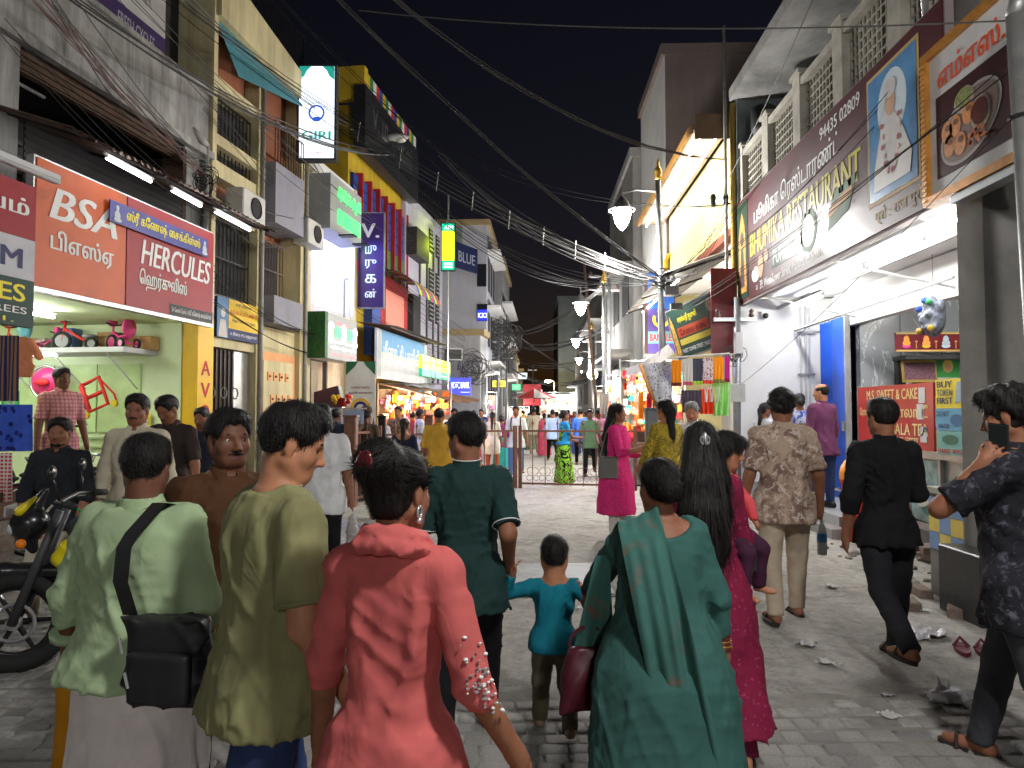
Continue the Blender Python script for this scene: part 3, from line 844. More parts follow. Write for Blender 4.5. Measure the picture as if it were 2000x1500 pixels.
GREEN_E = glow('green_neon', (0.02, 1.0, 0.12), 2.6)
FRAME_G = surf('grey_sign_box', (0.33, 0.34, 0.34), 0.5, 0.1)
s = LEFT.thing('green_letter_sign', 'grey sign box with two lines of glowing green lettering', 'sign', g0 + 0.02, -0.55, Lz(650, 448, -.55))
Wg = Lu(702, -.55) - g0; Hg = 1.15
box('case', 0, Wg, 0, 0.52, 0, Hg, FRAME_G, s)
letters('கிரி டிரேடிங் ஏஜென்சி', s, Wg * .2, Wg * .95, Hg * .56, Hg * .86, -0.02, GREEN_E, 0.02)
letters('GIRI TRADING AGENCY', s, Wg * .2, Wg * .95, Hg * .16, Hg * .44, -0.02, GREEN_E, 0.03)
for x in (Wg * .3, Wg * .75):
 MB().box(x - 0.1, x + 0.1, -0.35, 0.0, -0.06, -0.03).build('spot_arm', BLACK_IRON, s)
s = LEFT.thing('lit_shop_sign', 'grey illuminated sign with bright green and white letters over the shop door', 'sign', g0 + 0.05, -0.45, Lz(645, 700, -.45))
Wg = Lu(694, -.45) - g0; Hg = Lz(645, 612, -.45) - Lz(645, 700, -.45)
box('case', 0, Wg, 0, 0.42, 0, Hg, FRAME_G, s)
box('green_edge', -0.02, 0.12, -0.01, 0.40, 0.0, Hg + .01, surf('leaf_pattern_green', srgb(40, 90, 40), 0.6, 0.5, 20), s)
WHITE_E = glow('white_sign_light', (0.75, 0.95, 0.9), 3.2)
RED_E = glow('red_sign_light', (1.0, 0.12, 0.15), 1.3)
letters('SRI', s, Wg * .28, Wg * .47, Hg * .50, Hg * .74, -0.012, GREEN_E, 0.06)
letters('GIRI', s, Wg * .64, Wg * .86, Hg * .50, Hg * .74, -0.012, GREEN_E, 0.06)
MB().disc(Wg * .55, Hg * .62, Wg * .075, Hg * .22, -0.014, 24).build('medallion', WHITE_E, s)
MB().ring(Wg * .55, Hg * .62, .07, .09, -0.018, 24).build('medallion_ring', flat('gold_print', srgb(200, 160, 40)), s)
for cx in (.17, .93):
 MB().disc(Wg * cx, Hg * .72, .13, .10, -0.012).disc(Wg * cx, Hg * .55, .09, .16, -0.014).disc(Wg * cx, Hg * .42, .12, .07, -0.016).build('deity_outline', WHITE_E, s)
for x0, x1, z0_, z1_ in ((.25, .50, .36, .42), (.58, .82, .36, .42), (.16, .40, .22, .30), (.46, .68, .22, .30), (.72, .96, .22, .30)):
 letters('பூஜை பொருட்கள்', s, Wg * x0, Wg * x1, Hg * z0_, Hg * z1_, -0.012, WHITE_E, 0.03)
letters('GIRI TRADING AGENCY PVT LTD', s, Wg * .30, Wg * .70, Hg * .80, Hg * .86, -0.012, RED_E, 0.02)
letters('West Tower Street, Madurai 625001', s, Wg * .14, Wg * .96, Hg * .08, Hg * .14, -0.012, RED_E, 0.02)
pg = at(583, 308, 14.0)
s = thing('lightbox_sign', 'tall white lightbox reading GIRI with round blue emblem, high on the left', 'sign', (pg.x, 14.0, pg.z), R(2))
Wg, Hg = 0.70, 1.86
box('case', -0.04, Wg + 0.04, 0.012, 0.22, -0.04, Hg + 0.04, surf('black_box', (0.03, 0.03, 0.032)), s)
box('face', 0, Wg, 0, 0.05, 0, Hg, backlit('lightbox_white', (0.80, 0.88, 1.0), 1.0), s)
TEAL_P = glow('teal_print_lit', (0.02, 0.35, 0.28), 0.55)
BLUE_P = glow('blue_print_lit', (0.03, 0.10, 0.55), 0.6)
for sx in (0, 1):
 pts = [(0, Hg), (0.24, Hg), (0.15, Hg - .09), (0.1, Hg - .2), (0.0, Hg - .28)]
 if sx: pts = [(Wg - p[0], p[1]) for p in pts][::-1]
 MB().poly(pts, -0.004).build('curtain_print', TEAL_P, s)
MB().ring(Wg * .5, Hg * .49, .125, .165, -0.004).disc(Wg * .5, Hg * .42, .09, .05, -0.005).build('emblem', BLUE_P, s)
MB().ring(Wg * .5, Hg * .49, .20, .215, -0.004).ring(Wg * .5, Hg * .49, .235, .245, -0.004).build('emblem_halo', glow('grey_print_lit', (0.45, 0.5, 0.56), 0.7), s)
letters('GIRI', s, .06, Wg - .06, Hg * .20, Hg * .29, -0.004, TEAL_P, 0.06)
letters('For Indian Culture & Tradition', s, .04, Wg - .04, Hg * .165, Hg * .185, -0.004, TEAL_P, 0.01)
letters('GIRI', s, .25, Wg - .25, Hg * .045, Hg * .07, -0.004, glow('crimson_lit', (0.4, 0.02, 0.08), 0.7), 0.03)
# L4: yellow, blue and red building
B4 = LEFT.thing('colourful_building', 'yellow building with blue windows, red trim and striped roof edge', 'building', 0)
h0, h1 = g1 + 0.01, Lu(796)
YELW = surf('bright_yellow_paint', srgb(190, 160, 40), 0.7, 0.1, 2, 0.5, srgb(120, 96, 20), streak=True)
REDW = surf('bright_red_paint', srgb(176, 40, 44), 0.7, 0.1, 2, 0.2)
BLUEW = surf('bright_blue_paint', srgb(34, 60, 130), 0.65, 0.15, 2)
GREENP = surf('leaf_green_paint', srgb(52, 110, 62), 0.7, 0.1, 2)
PINKW = surf('salmon_paint', srgb(226, 140, 124), 0.75, 0.08, 2)
def zf(py, px=745): return Lz(px, py)
tz = zf(300)
MB().box(h0, h1, 0.25, 2.0, 0.14, tz + 0.6).build('wall', YELW, B4)
n = 7
for i in range(n):
 x = h0 + 0.15 + i * (h1 - h0 - .4) / (n - 1)
 zz0, zz1 = zf(470), zf(375)
 MB().box(x, x + 0.34, 0.16, 0.248, zz0, zz1).build('window', BLUEW, B4)
 MB().box(x, x + 0.34, 0.16, 0.248, zz0 - 0.85, zz0 - .02).build('green_panel', GREENP, B4)
 for j in range(1, 5):
  MB().box(x, x + 0.34, 0.145, 0.158, zz0 + (zz1 - zz0) * j / 5 - .012, zz0 + (zz1 - zz0) * j / 5 + .012).build('window_bar', flat('dark_blue_bar', srgb(20, 30, 70)), B4)
 MB().box(x + .36, x + .42, 0.05, 0.249, zz0 - 0.9, zz1 + .1).build('red_mullion', REDW, B4)
MB().box(h0, h1, 0.0, 0.249, zf(470) - 1.15, zf(470) - .9).build('red_band', REDW, B4)
MB().box(h0 + 1.9, h1, 0.02, 0.249, 2.9, zf(470) - 1.152).build('red_wall', REDW, B4)
MB().box(h0 + 2.2, h1 - .5, -0.02, 0.018, 3.4, zf(560)).build('salmon_panel', PINKW, B4)
MB().box(h0 + 1.2, h0 + 1.88, 0.02, 0.249, 3.1, zf(470) - 1.152).build('blue_tile_strip', surf('blue_lattice', srgb(40, 70, 150), 0.5, 0.6, 30), B4)
fz0, fz1 = zf(345), zf(232)
MB().box(h0 - 0.3, h1, -0.3, 0.0, fz0, fz1).build('black_fascia', surf('black_fascia_sheet', (0.02, 0.02, 0.024), 0.35, 0.2), B4)
letters('V. முருகன்', B4, h0 + 0.2, h1 - 0.6, fz0 + .55, fz1 - 0.2, -0.31, flat('dull_silver', (0.2, 0.2, 0.2), 0.3, metal=.6), 0.02)
strip = [YELW, REDW, GREENP, BLUEW, flat('white_tile', (0.6, 0.6, 0.58))]
n = 18
for i in range(n):
 x = h0 + (h1 - h0) * i / n
 MB().box(x, x + (h1 - h0) / n - .004, -0.22, 0.2, fz1 + .002, fz1 + 0.45).build('roof_edge_tile', strip[(i * 2) % 5], B4)
MB().box(h0 - 0.25, h0, -0.25, 0.6, fz1 - 0.3, fz1 + .5).build('corner_turret', YELW, B4)
aw2 = LEFT.thing('striped_awning', 'curved rainbow striped awning on the yellow building', 'awning', h0 + 2.0, 0, zf(520))
cols = [flat('awning_%d' % i, c) for i, c in enumerate((srgb(60, 100, 170), srgb(220, 190, 60), srgb(70, 130, 80), srgb(200, 70, 80)))]
n = 12; Wa = h1 - h0 - 1.9
for i in range(n):
 x0, x1 = Wa * i / n, Wa * (i + 1) / n - .004
 MB().sheet(lambda a_, q, x0=x0, x1=x1: (x0 + (x1 - x0) * a_, -1.0 * math.sin(q * 1.5), -0.05 - 0.75 * (1 - math.cos(q * 1.5))), 1, 8).build('stripe', cols[i % 4], aw2)
pv_ = at(699, 600, 17.6)
s = thing('vertical_sign', 'tall purple sign with white V. and Tamil letters one below the other', 'sign', (pv_.x, 17.6, pv_.z), R(3))
Wv, Hv = 0.62, 2.36
PURP = surf('purple_print_gradient', srgb(58, 34, 92), 0.3, 0.5, 0.9, spec=0.5, bumps=0)
box('face', 0, Wv, 0, 0.05, 0, Hv, PURP, s)
box('frame', -0.03, Wv + 0.03, 0.012, 0.12, -0.03, Hv + .03, STEEL, s)
letters('V.', s, .06, .52, Hv * .74, Hv * .89, -0.005, WHITE_L, 0.06)
for i, ch in enumerate(('மு', 'ரு', 'க', 'ன்')):
 z = Hv * (.66 - i * .155)
 letters(ch, s, .17, .45, z - 0.22, z, -0.005, WHITE_L, 0.04)
s = LEFT.thing('textile_board', 'faded blue and white shop board with white Tamil lettering', 'sign', h0 + 0.1, -0.5, Lz(760, 742, -.5))
Wt = Lu(834, -.5) - h0 - .1; Ht = Lz(760, 648, -.5) - Lz(760, 742, -.5)
FADE = surf('grey_white_board', (0.42, 0.44, 0.45), 0.5, 0.15, 2, 0.3, (0.2, 0.22, 0.25))
box('panel', 0, Wt, 0, 0.06, 0, Ht, FADE, s)
MB().poly([(0.35, Ht * .55), (Wt - .35, Ht * .55), (Wt - .35, Ht), (0.35, Ht)], -0.003).build('blue_field', flat('sky_blue_print', srgb(96, 150, 190)), s)
letters('மீனாட்சி பாலிகிள', s, 0.5, Wt - .5, Ht * .42, Ht * .80, -0.006, WHITE_L, 0.03)
letters('பாலிகிளினிக்', s, 0.5, Wt - .5, Ht * .18, Ht * .36, -0.006, flat('pale_letters', (0.55, 0.56, 0.56)), 0.02)
for x in (0.18, Wt - .18):
 MB().poly([(x - .13, .05), (x + .13, .05), (x + .11, Ht * .7), (x, Ht * .95), (x - .11, Ht * .7)], -0.003).build('tower_print', flat('tower_grey', (0.32, 0.34, 0.33)), s)
MB().add([(-0.1, .5, Ht + .15), (Wt + .5, .5, Ht + .15), (Wt + .7, -.55, Ht + .02), (-.1, -.55, Ht + .02)], [(0, 1, 2, 3)]).build('canopy_sheet', RUST, s)
MB().tube([(0.2, -0.3, Ht + .03), (Wt, -0.3, Ht + .03)], 0.018, 6).build('dead_tube', flat('dead_tube2', (0.4, 0.36, 0.34)), s)
tp_ = LEFT.thing('tarpaulin', 'brown tarpaulin stretched over the bright toy stall', 'tarpaulin', h0 + 0.6, -0.2, 0)
zt1 = Lz(780, 748, -.5)
MB().sheet(lambda a_, q: (a_ * 5.2, -1.9 * q + .1, zt1 - 0.42 * q - 0.10 * math.sin(a_ * math.pi) * q - .03 * math.sin(a_ * 23)), 24, 6).build('sheet', surf('brown_tarp', srgb(120, 84, 64), 0.8, 0.2, 3), tp_)
# L5: lavender building with dark vertical bands
B5 = LEFT.thing('lavender_building', 'pale lavender building with dark vertical bands and pointed arch', 'building', 0)
k0, k1 = h1 + 0.01, Lu(868)
def zg(py, px=830): return Lz(px, py)
LAVW = surf('lavender_white_paint', srgb(176, 172, 190), 0.75, 0.1, 2, 0.3, srgb(110, 105, 120), streak=True)
MB().box(k0, k1, 0.1, 2.5, 0.14, zg(425)).build('wall', LAVW, B5)
BAND = surf('dark_band', (0.06, 0.05, 0.05), 0.6)
for f in (.33, .52, .70, .86):
 x = k0 + (k1 - k0) * f
 MB().box(x - .05, x + .05, 0.05, 0.098, 2.6, zg(450 + 20 * f)).build('vertical_band', BAND, B5)
for f in (.58, .78):
 for py in (560, 480, 620):
  x = k0 + (k1 - k0) * f
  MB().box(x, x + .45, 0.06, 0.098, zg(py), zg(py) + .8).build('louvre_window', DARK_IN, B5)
  for j in range(5):
   MB().box(x, x + .45, 0.03, 0.058, zg(py) + .08 + j * .15, zg(py) + .12 + j * .15).build('louvre', FRAME_G, B5)
MB().box(k0 + .05, k0 + (k1 - k0) * .32, -0.25, 0.098, zg(520), zg(470)).build('balcony_screen', surf('black_lattice', (0.04, 0.035, 0.035), 0.6, 0.9, 25), B5)
MB().box(k0 - 0.02, k1, -0.05, 0.3, zg(425) + .002, zg(425) + .2).build('cornice', LAVW, B5)
for i in range(16):
 x = k0 + (k1 - k0) * i / 15
 MB().tube([(x, 0, zg(425) + .2), (x, 0, zg(425) + 1.1)], 0.018, 4).build('roof_rail_bar', BLACK_IRON, B5)
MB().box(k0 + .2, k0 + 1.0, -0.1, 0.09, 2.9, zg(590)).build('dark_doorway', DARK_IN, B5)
pa = at(863, 527, 24.0)
s = thing('atm_sign', 'glowing yellow and green ATM lightbox sign hung over the street', 'sign', (pa.x, 24.0, pa.z), 0)
Wq, Hq = 0.42, 1.58
box('case', -0.03, Wq + .03, 0.012, 0.16, -.03, Hq + .03, surf('black_box', (0.03, 0.03, 0.032)), s)
box('yellow_face', 0, Wq, 0, 0.04, Hq * .2, Hq * .84, backlit('atm_yellow', (0.85, 1.0, 0.02), 1.1), s)
GRN = backlit('atm_green', (0.0, 0.42, 0.22), 1.0)
box('green_face', 0, Wq, 0, 0.04, 0, Hq * .2 - .002, GRN, s)
box('green_top', 0, Wq, 0, 0.04, Hq * .84 + .002, Hq, GRN, s)
WL = glow('white_lit_letters', (0.9, 1, 1), 1.2)
letters('ATM', s, .08, Wq - .04, Hq * .875, Hq * .955, -0.004, WL, 0.05)
for i, t in enumerate(('கரூர்', 'வைஸ்யா', 'பேங்க்', 'Karur', 'Vysya', 'Bank')):
 z = Hq * (.79 - i * .075 - (0.03 if i > 2 else 0))
 letters(t, s, .07, Wq - .07, z - .04, z + .02, -0.004, BLACK_L, 0.02)
MB().ring(Wq / 2, Hq * .27, .06, .07, -0.004).build('seal', BLACK_L, s)
for q in (.135, .105, .065, .04):
 MB().poly([(.06, Hq * q), (Wq - .06, Hq * q), (Wq - .06, Hq * (q + .016)), (.06, Hq * (q + .016))], -0.004).build('print_line', WL, s)
lp = bpy.data.lights.new('atm_lamp', 'AREA'); lp.energy = 14; lp.color = (0.75, 1, 0.05); lp.size = 0.4; lp.size_y = 1.3; lp.shape = 'RECTANGLE'
link('lamp', lp, s, (-0.05, 0.1, Hq / 2), (0, R(90), 0))
MB().tube([(0.2, 0.1, -6.0), (0.2, 0.1, 2.6)], 0.035, 6).build('pole', STEEL, s)
s = LEFT.thing('bank_board', 'yellow and green bank board over the ground floor of the lavender building', 'sign', Lu(824, -.6), -0.6, Lz(850, 738, -.6))
Wq = Lu(879, -.6) - Lu(824, -.6); Hq = Lz(850, 700, -.6) - Lz(850, 738, -.6)
box('yellow_face', 0, Wq, 0, 0.1, Hq * .36, Hq, backlit('bank_yellow', (0.8, 1.0, 0.03), 0.75), s)
box('green_face', 0, Wq, 0, 0.1, 0, Hq * .36 - .002, backlit('bank_green', (0.0, 0.4, 0.16), 0.7), s)
letters('கரூர் வைஸ்யா வங்கி', s, Wq * .02, Wq * .28, Hq * .56, Hq * .76, -0.004, BLACK_L, 0.02)
letters('Karur Vysya Bank', s, Wq * .45, Wq * .92, Hq * .56, Hq * .78, -0.004, BLACK_L, 0.02)
MB().ring(Wq * .36, Hq * .5, .38, .46, -0.004, sx=0.75).build('seal', BLACK_L, s)
letters('Smart way to bank', s, Wq * .60, Wq * .88, Hq * .1, Hq * .22, -0.004, WL, 0.02)
s = thing('bank_sign', 'blue illuminated HDFC BANK sign facing down the street', 'sign', tuple(at(878, 772, 27.0)), R(-4))
box('face', 0, 0.80, 0, 0.12, 0, 0.66, backlit('bank_blue', (0.07, 0.08, 0.75), 0.75), s)
letters('HDFC BANK', s, .06, .76, .26, .50, -0.004, WL, 0.04)
MB().ring(.26, .36, .08, .105, -0.008).build('seal', BLACK_L, s)
letters('We understand your world', s, .42, .76, .08, .14, -0.004, WL, 0.02)
box('red_edge', -0.09, -0.005, 0.002, 0.12, 0, 0.66, backlit('bank_red', (0.6, 0.05, 0.05), 0.5), s)
s = thing('shop_sign', 'small dark blue square sign with white script above the bank sign', 'sign', tuple(at(909, 738, 29.0)), 0)
box('face', 0, 0.48, 0, 0.1, 0, 0.50, backlit('navy_sign', (0.04, 0.04, 0.26), 0.5), s)
letters('சுபம்', s, .06, .42, .26, .40, -0.004, WL, 0.02)
# L6 / L7: white blocks further on, their camera-side walls in view
WB = surf('pale_block_paint', (0.50, 0.50, 0.56), 0.85, 0.08, 1.2, 0.3, (0.25, 0.25, 0.28), streak=True)
def block(name, label, px0, py_top, px_corner, px_end, Y0, mat, floors=(), extra=None, Yend=None):
 """building seen down the street: wall facing the camera from px0 to px_corner at depth Y0, street wall from px_corner to px_end"""
 a_ = at(px0, 805, Y0); c_ = at(px_corner, 805, Y0); zt = at(px_corner, py_top, Y0).z
 b = thing(name, label, 'building', (c_.x, Y0, 0))
 Yf = Yend
 e_ = at(px_end, 805, Yf)
 w = c_.x - a_.x
 MB().add([(-w - 4, 0, 0), (0, 0, 0), (e_.x - c_.x, Yf - Y0, 0), (-w - 4, Yf - Y0, 0), (-w - 4, 0, zt), (0, 0, zt), (e_.x - c_.x, Yf - Y0, zt), (-w - 4, Yf - Y0, zt)],
 [(0, 1, 5, 4), (1, 2, 6, 5), (2, 3, 7, 6), (3, 0, 4, 7), (4, 5, 6, 7)]).build('walls', mat, b)
 dx, dy = e_.x - c_.x, Yf - Y0
 for z in floors:
  MB().add([(0.0, 0.4, z), (0.55, 0.4, z + .05), (dx + .55, dy, z + .05), (dx, dy, z), (0, .4, z + .14), (.55, .4, z + .16), (dx + .55, dy, z + .16), (dx, dy, z + .14)],
 [(0, 1, 5, 4), (1, 2, 6, 5), (2, 3, 7, 6), (4, 5, 6, 7), (0, 3, 2, 1)]).build('sunshade', WHITE_W, b)
  for f in (0.12, 0.42, 0.72):
   p = Vector((dx * f + .02, dy * f, 0)); q = Vector((dx * (f + .2) + .02, dy * (f + .2), 0))
   MB().add([(p.x, p.y, z - 1.6), (q.x, q.y, z - 1.6), (q.x, q.y, z - .1), (p.x, p.y, z - .1)], [(0, 1, 2, 3)]).build('window', DARK_IN, b)
 MB().add([(-w - 4, -0.08, zt), (0.15, -0.08, zt), (dx + .15, dy, zt), (-w - 4, dy, zt), (-w - 4, -0.08, zt + .25), (.15, -.08, zt + .25), (dx + .15, dy, zt + .25), (-w - 4, dy, zt + .25)],
 [(0, 1, 5, 4), (1, 2, 6, 5), (4, 5, 6, 7), (0, 3, 2, 1)]).build('parapet', surf('ochre_trim', srgb(170, 150, 110), 0.8), b)
 return b
b6 = block('white_block', 'plain white building with side wall facing the camera beyond the ATM sign', 868, 440, 950, 966, 30.0, WB, (3.6, 6.0, 8.4), Yend=34.5)
w6 = at(930, 560, 29.98)
MB().box(-1.25, -0.02, -0.03, -0.004, at(930, 560, 30).z, at(930, 515, 30).z).build('dark_window', flat('dark_glass', (0.02, 0.022, 0.03), 0.2), b6) if False else None
def on6(px0, px1, py0, py1, name, mat, y=-0.004, th=0.05):
 p, q = at(px0, py1, 30.0), at(px1, py0, 30.0)
 return MB().box(p.x - b6.location.x, q.x - b6.location.x, y - th, y, p.z, q.z).build(name, mat, b6)
on6(932, 950, 516, 560, 'dark_window', flat('dark_glass', (0.02, 0.022, 0.03), 0.2))
on6(889, 903, 442, 505, 'name_board', surf('grey_green_board', (0.25, 0.29, 0.27), 0.7))
s = thing('reversed_sign', 'blue lightbox with reversed letters on the white building wall', 'sign', tuple(at(932, 627, 29.9)), 0)
box('face', 0, 0.42, 0, 0.06, 0, 0.72, flat('dark_glass', (0.02, 0.022, 0.03), 0.2), s)
box('lit_band', 0.002, 0.418, -0.01, -0.002, 0.02, 0.48, backlit('deep_blue_lit', (0.02, 0.03, 0.65), 0.75), s)
letters('ICICI', s, .04, .40, .14, .34, -0.014, WL, 0.04)
s = thing('slanted_board', 'dark blue shop board on the white building, seen at a slant', 'sign', tuple(at(888, 520, 26.5)), R(62))
box('face', 0, 1.6, 0, 0.1, 0, 0.95, flat('navy_board', srgb(28, 36, 74)), s)
letters('BLUE', s, .25, 1.4, .25, .65, -0.004, flat('dim_pale', (0.3, 0.32, 0.4)), 0.02)
b6b = block('white_house', 'low white house with moulded balcony beside the blue bank sign', 868, 655, 938, 950, 28.6, surf('white_house_paint', (0.46, 0.455, 0.46), 0.85, 0.12, 1.5, 0.5, (0.2, 0.2, 0.2), streak=True), (3.1,), Yend=29.9)
b7 = block('corniced_block', 'grey corniced apartment block beyond the white building', 950, 510, 980, 995, 38.0, surf('grey_block_paint', (0.36, 0.35, 0.36), 0.85, 0.1, 1.2, 0.4, (0.18, 0.18, 0.18), streak=True), (3.5, 5.5, 7.4), Yend=46.0)
b8 = block('far_left_house', 'low grey house far down the left side behind wires', 975, 690, 1002, 1012, 50.0, surf('far_grey', (0.30, 0.29, 0.28), 0.9, 0.15, 1, 0.5), (3.2,), Yend=62.0)
b9 = block('distant_left_house', 'last small house on the left at the far end of the street', 995, 725, 1020, 1028, 66.0, surf('far_grey2', (0.27, 0.27, 0.27), 0.9, 0.15, 1, 0.5), (3.0,), Yend=90.0)
s = thing('air_conditioner', 'boxy white air conditioner on brackets above the bank board', 'air conditioner', tuple(at(873, 703, 26.5)), R(20))
box('case', 0, 0.6, 0.0, 0.4, 0, 0.44, flat('ac_white', (0.55, 0.54, 0.52)), s)
box('grille', 0.05, 0.55, -0.012, -0.002, 0.04, 0.40, flat('ac_dark', (0.05, 0.05, 0.05)), s)
for x in (0.1, 0.5): MB().tube([(x, 0, -.01), (x, .4, -.35)], 0.015, 4).build('bracket', BLACK_IRON, s)
# soft-volume mesher for bodies and clothes
def axis_pts(lo, hi, h, fine=()):
 out = [lo]
 while out[-1] < hi:
  x = out[-1]; step = h
  for a, b, hf in fine:
   if a - h <= x <= b: step = min(step, hf)
  out.append(x + step)
 return np.array(out, np.float32)
class Vol:
 def __init__(s, lo, hi, h, fx=(), fy=(), fz=()):
  s.x = axis_pts(lo[0], hi[0], h, fx); s.y = axis_pts(lo[1], hi[1], h, fy); s.z = axis_pts(lo[2], hi[2], h, fz)
  s.F = np.full((len(s.x), len(s.y), len(s.z)), 1.0, np.float32)
  s.h = h
 def blk(s, lo, hi):
  sl = []
  for a, l, h in ((s.x, lo[0], hi[0]), (s.y, lo[1], hi[1]), (s.z, lo[2], hi[2])):
   i = int(np.searchsorted(a, l)); j = int(np.searchsorted(a, h))
   sl.append(slice(max(0, i - 1), min(len(a), j + 1)))
  return tuple(sl), s.x[sl[0]][:, None, None], s.y[sl[1]][None, :, None], s.z[sl[2]][None, None, :]
 def merge(s, sl, d, k, op='add'):
  A = s.F[sl]
  if A.size == 0: return
  if op == 'add':
   if k > 0:
    h = np.clip(0.5 + 0.5 * (A - d) / k, 0, 1)
    s.F[sl] = A * (1 - h) + d * h - k * h * (1 - h)
   else:
    s.F[sl] = np.minimum(A, d)
  else:
   d = -d
   if k > 0:
    h = np.clip(0.5 - 0.5 * (A - d) / k, 0, 1)
    s.F[sl] = A * (1 - h) + d * h + k * h * (1 - h)
   else:
    s.F[sl] = np.maximum(A, d)
 def cap(s, a, b, r1, r2=None, k=0.015, op='add', clip=None):
  r2 = r1 if r2 is None else r2
  a = np.array(a, np.float32); b = np.array(b, np.float32)
  m = max(r1, r2) + k + 0.025
  sl, X, Y, Z = s.blk(np.minimum(a, b) - m, np.maximum(a, b) + m)
  ba = b - a
  L = float(ba @ ba) + 1e-9
  px, py, pz = X - a[0], Y - a[1], Z - a[2]
  t = np.clip((px * ba[0] + py * ba[1] + pz * ba[2]) / L, 0, 1)
  d = np.sqrt((px - t * ba[0]) ** 2 + (py - t * ba[1]) ** 2 + (pz - t * ba[2]) ** 2) - (r1 + (r2 - r1) * t)
  if clip is not None:
   e, n = clip
   d = np.maximum(d, (X - e[0]) * n[0] + (Y - e[1]) * n[1] + (Z - e[2]) * n[2])
  s.merge(sl, d, k, op)
 def ell(s, c, r, M=None, k=0.015, op='add'):
  """ellipsoid; M rows = local axes"""
  c = np.array(c, np.float32); r = np.array(r, np.float32)
  m = float(r.max()) + k + 0.025
  sl, X, Y, Z = s.blk(c - m, c + m)
  px, py, pz = X - c[0], Y - c[1], Z - c[2]
  if M is not None:
   px, py, pz = [M[i][0] * px + M[i][1] * py + M[i][2] * pz for i in range(3)]
  q = np.sqrt((px / r[0]) ** 2 + (py / r[1]) ** 2 + (pz / r[2]) ** 2)
  d = (q - 1) * float(r.min())
  s.merge(sl, d, k, op)
 def loft(s, o, ax, rt, fr, prof, k=0.02, op='add', pw=2.3, pad=0.03, folds=None):
  """stack of ovals along axis ax from o; prof rows: t (metres), rx, ry, forward offset"""
  o, ax, rt, fr = [np.array(q, np.float32) for q in (o, ax, rt, fr)]
  P = np.array(prof, np.float32)
  R_ = float(P[:, 1:3].max() + abs(P[:, 3]).max()) + k + pad
  e0, e1 = o + ax * P[0, 0], o + ax * P[-1, 0]
  sl, X, Y, Z = s.blk(np.minimum(e0, e1) - R_, np.maximum(e0, e1) + R_)
  px, py, pz = X - o[0], Y - o[1], Z - o[2]
  t = px * ax[0] + py * ax[1] + pz * ax[2]
  u = px * rt[0] + py * rt[1] + pz * rt[2]
  v = px * fr[0] + py * fr[1] + pz * fr[2]
  tt = np.clip(t, P[0, 0], P[-1, 0])
  ts = np.linspace(P[0, 0], P[-1, 0], 80)
  def sm(col):
   y = np.interp(ts, P[:, 0], P[:, col])
   yp = np.pad(y, 4, mode='edge')
   return np.convolve(yp, np.ones(9) / 9, 'valid')
  rx = np.interp(tt, ts, sm(1)).astype(np.float32); ry = np.interp(tt, ts, sm(2)).astype(np.float32); cy = np.interp(tt, ts, sm(3)).astype(np.float32)
  v = v - cy
  if folds is not None:
   n_, amp, ph, t0, t1 = folds
   th = np.arctan2(v, u)
   g = np.clip((tt - t0) / (t1 - t0), 0, 1) * amp
   w = 1 + g * (np.sin(n_ * th + ph + 1.3 * np.sin(2 * th + ph)) * 0.7 + 0.3 * np.sin((n_ * 1.7) * th + 2 * ph))
   rx = rx * w; ry = ry * w
  q = (np.abs(u / rx) ** pw + np.abs(v / ry) ** pw) ** (1 / pw)
  d = (q - 1) * np.minimum(rx, ry)
  d = np.maximum(d, np.maximum(P[0, 0] - t, t - P[-1, 0]))
  s.merge(sl, d, k, op)
 def plane(s, p, n):
  """keep the side n points away from"""
  n = np.array(n, np.float32)
  d = (s.x[:, None, None] - p[0]) * n[0] + (s.y[None, :, None] - p[1]) * n[1] + (s.z[None, None, :] - p[2]) * n[2]
  s.F = np.maximum(s.F, d)
 def wrinkle(s, seed, amp, freq=26.0, vert=0.35, ridged=True, cin=.004, cout=.03):
  rs = np.random.RandomState(seed)
  idx = np.nonzero(np.abs(s.F) < 0.04)
  if len(idx[0]) == 0: return
  X, Y, Z = s.x[idx[0]], s.y[idx[1]], s.z[idx[2]]
  w = np.zeros(len(X), np.float32)
  wx = X + 0.03 * np.sin(Z * 9 + seed) + 0.02 * np.sin(Y * 13 + 2 * seed); wz = Z + 0.04 * np.sin(X * 11 + seed * 1.7) + 0.03 * np.sin(Y * 9)
  warp = 1.3 * np.sin(X * 9 + seed) * np.sin(Z * 7 + 2.1 * seed) + 0.9 * np.sin(Y * 15 + Z * 11 + seed)
  for i in range(6):
   a = rs.uniform(0, 2 * np.pi); f = freq * rs.uniform(0.7, 1.5)
   ph = f * (np.cos(a) * wx + np.sin(a) * Y + vert * rs.uniform(-2, 2) * wz) + rs.uniform(0, 6) + warp * rs.uniform(.6, 1.3)
   g = (1 - np.abs(np.sin(ph * .5))) ** 2.2 * 2.2 - .7 if ridged else np.sin(ph)
   env = np.clip(np.sin(rs.uniform(5, 9) * wz + rs.uniform(3, 8) * X + rs.uniform(3, 8) * Y + rs.uniform(0, 6)) * 1.4, 0, 1)
   w -= g * env / 3.2
  s.F[idx] += np.clip((amp * 1.6) * w, -cout, cin)
 def mesh(s, smooth=1):
  F = s.F
  I = F < 0
  nx, ny, nz = F.shape
  c = np.zeros((nx - 1, ny - 1, nz - 1), np.int8)
  for i in (0, 1):
   for j in (0, 1):
    for k in (0, 1):
     c += I[i:nx - 1 + i, j:ny - 1 + j, k:nz - 1 + k]
  act = (c > 0) & (c < 8)
  ai, aj, ak = np.nonzero(act)
  n = len(ai)
  vid = np.full(act.shape, -1, np.int32)
  vid[ai, aj, ak] = np.arange(n)
  acc = np.zeros((n, 3), np.float32); cnt = np.zeros(n, np.float32)
  ed = []
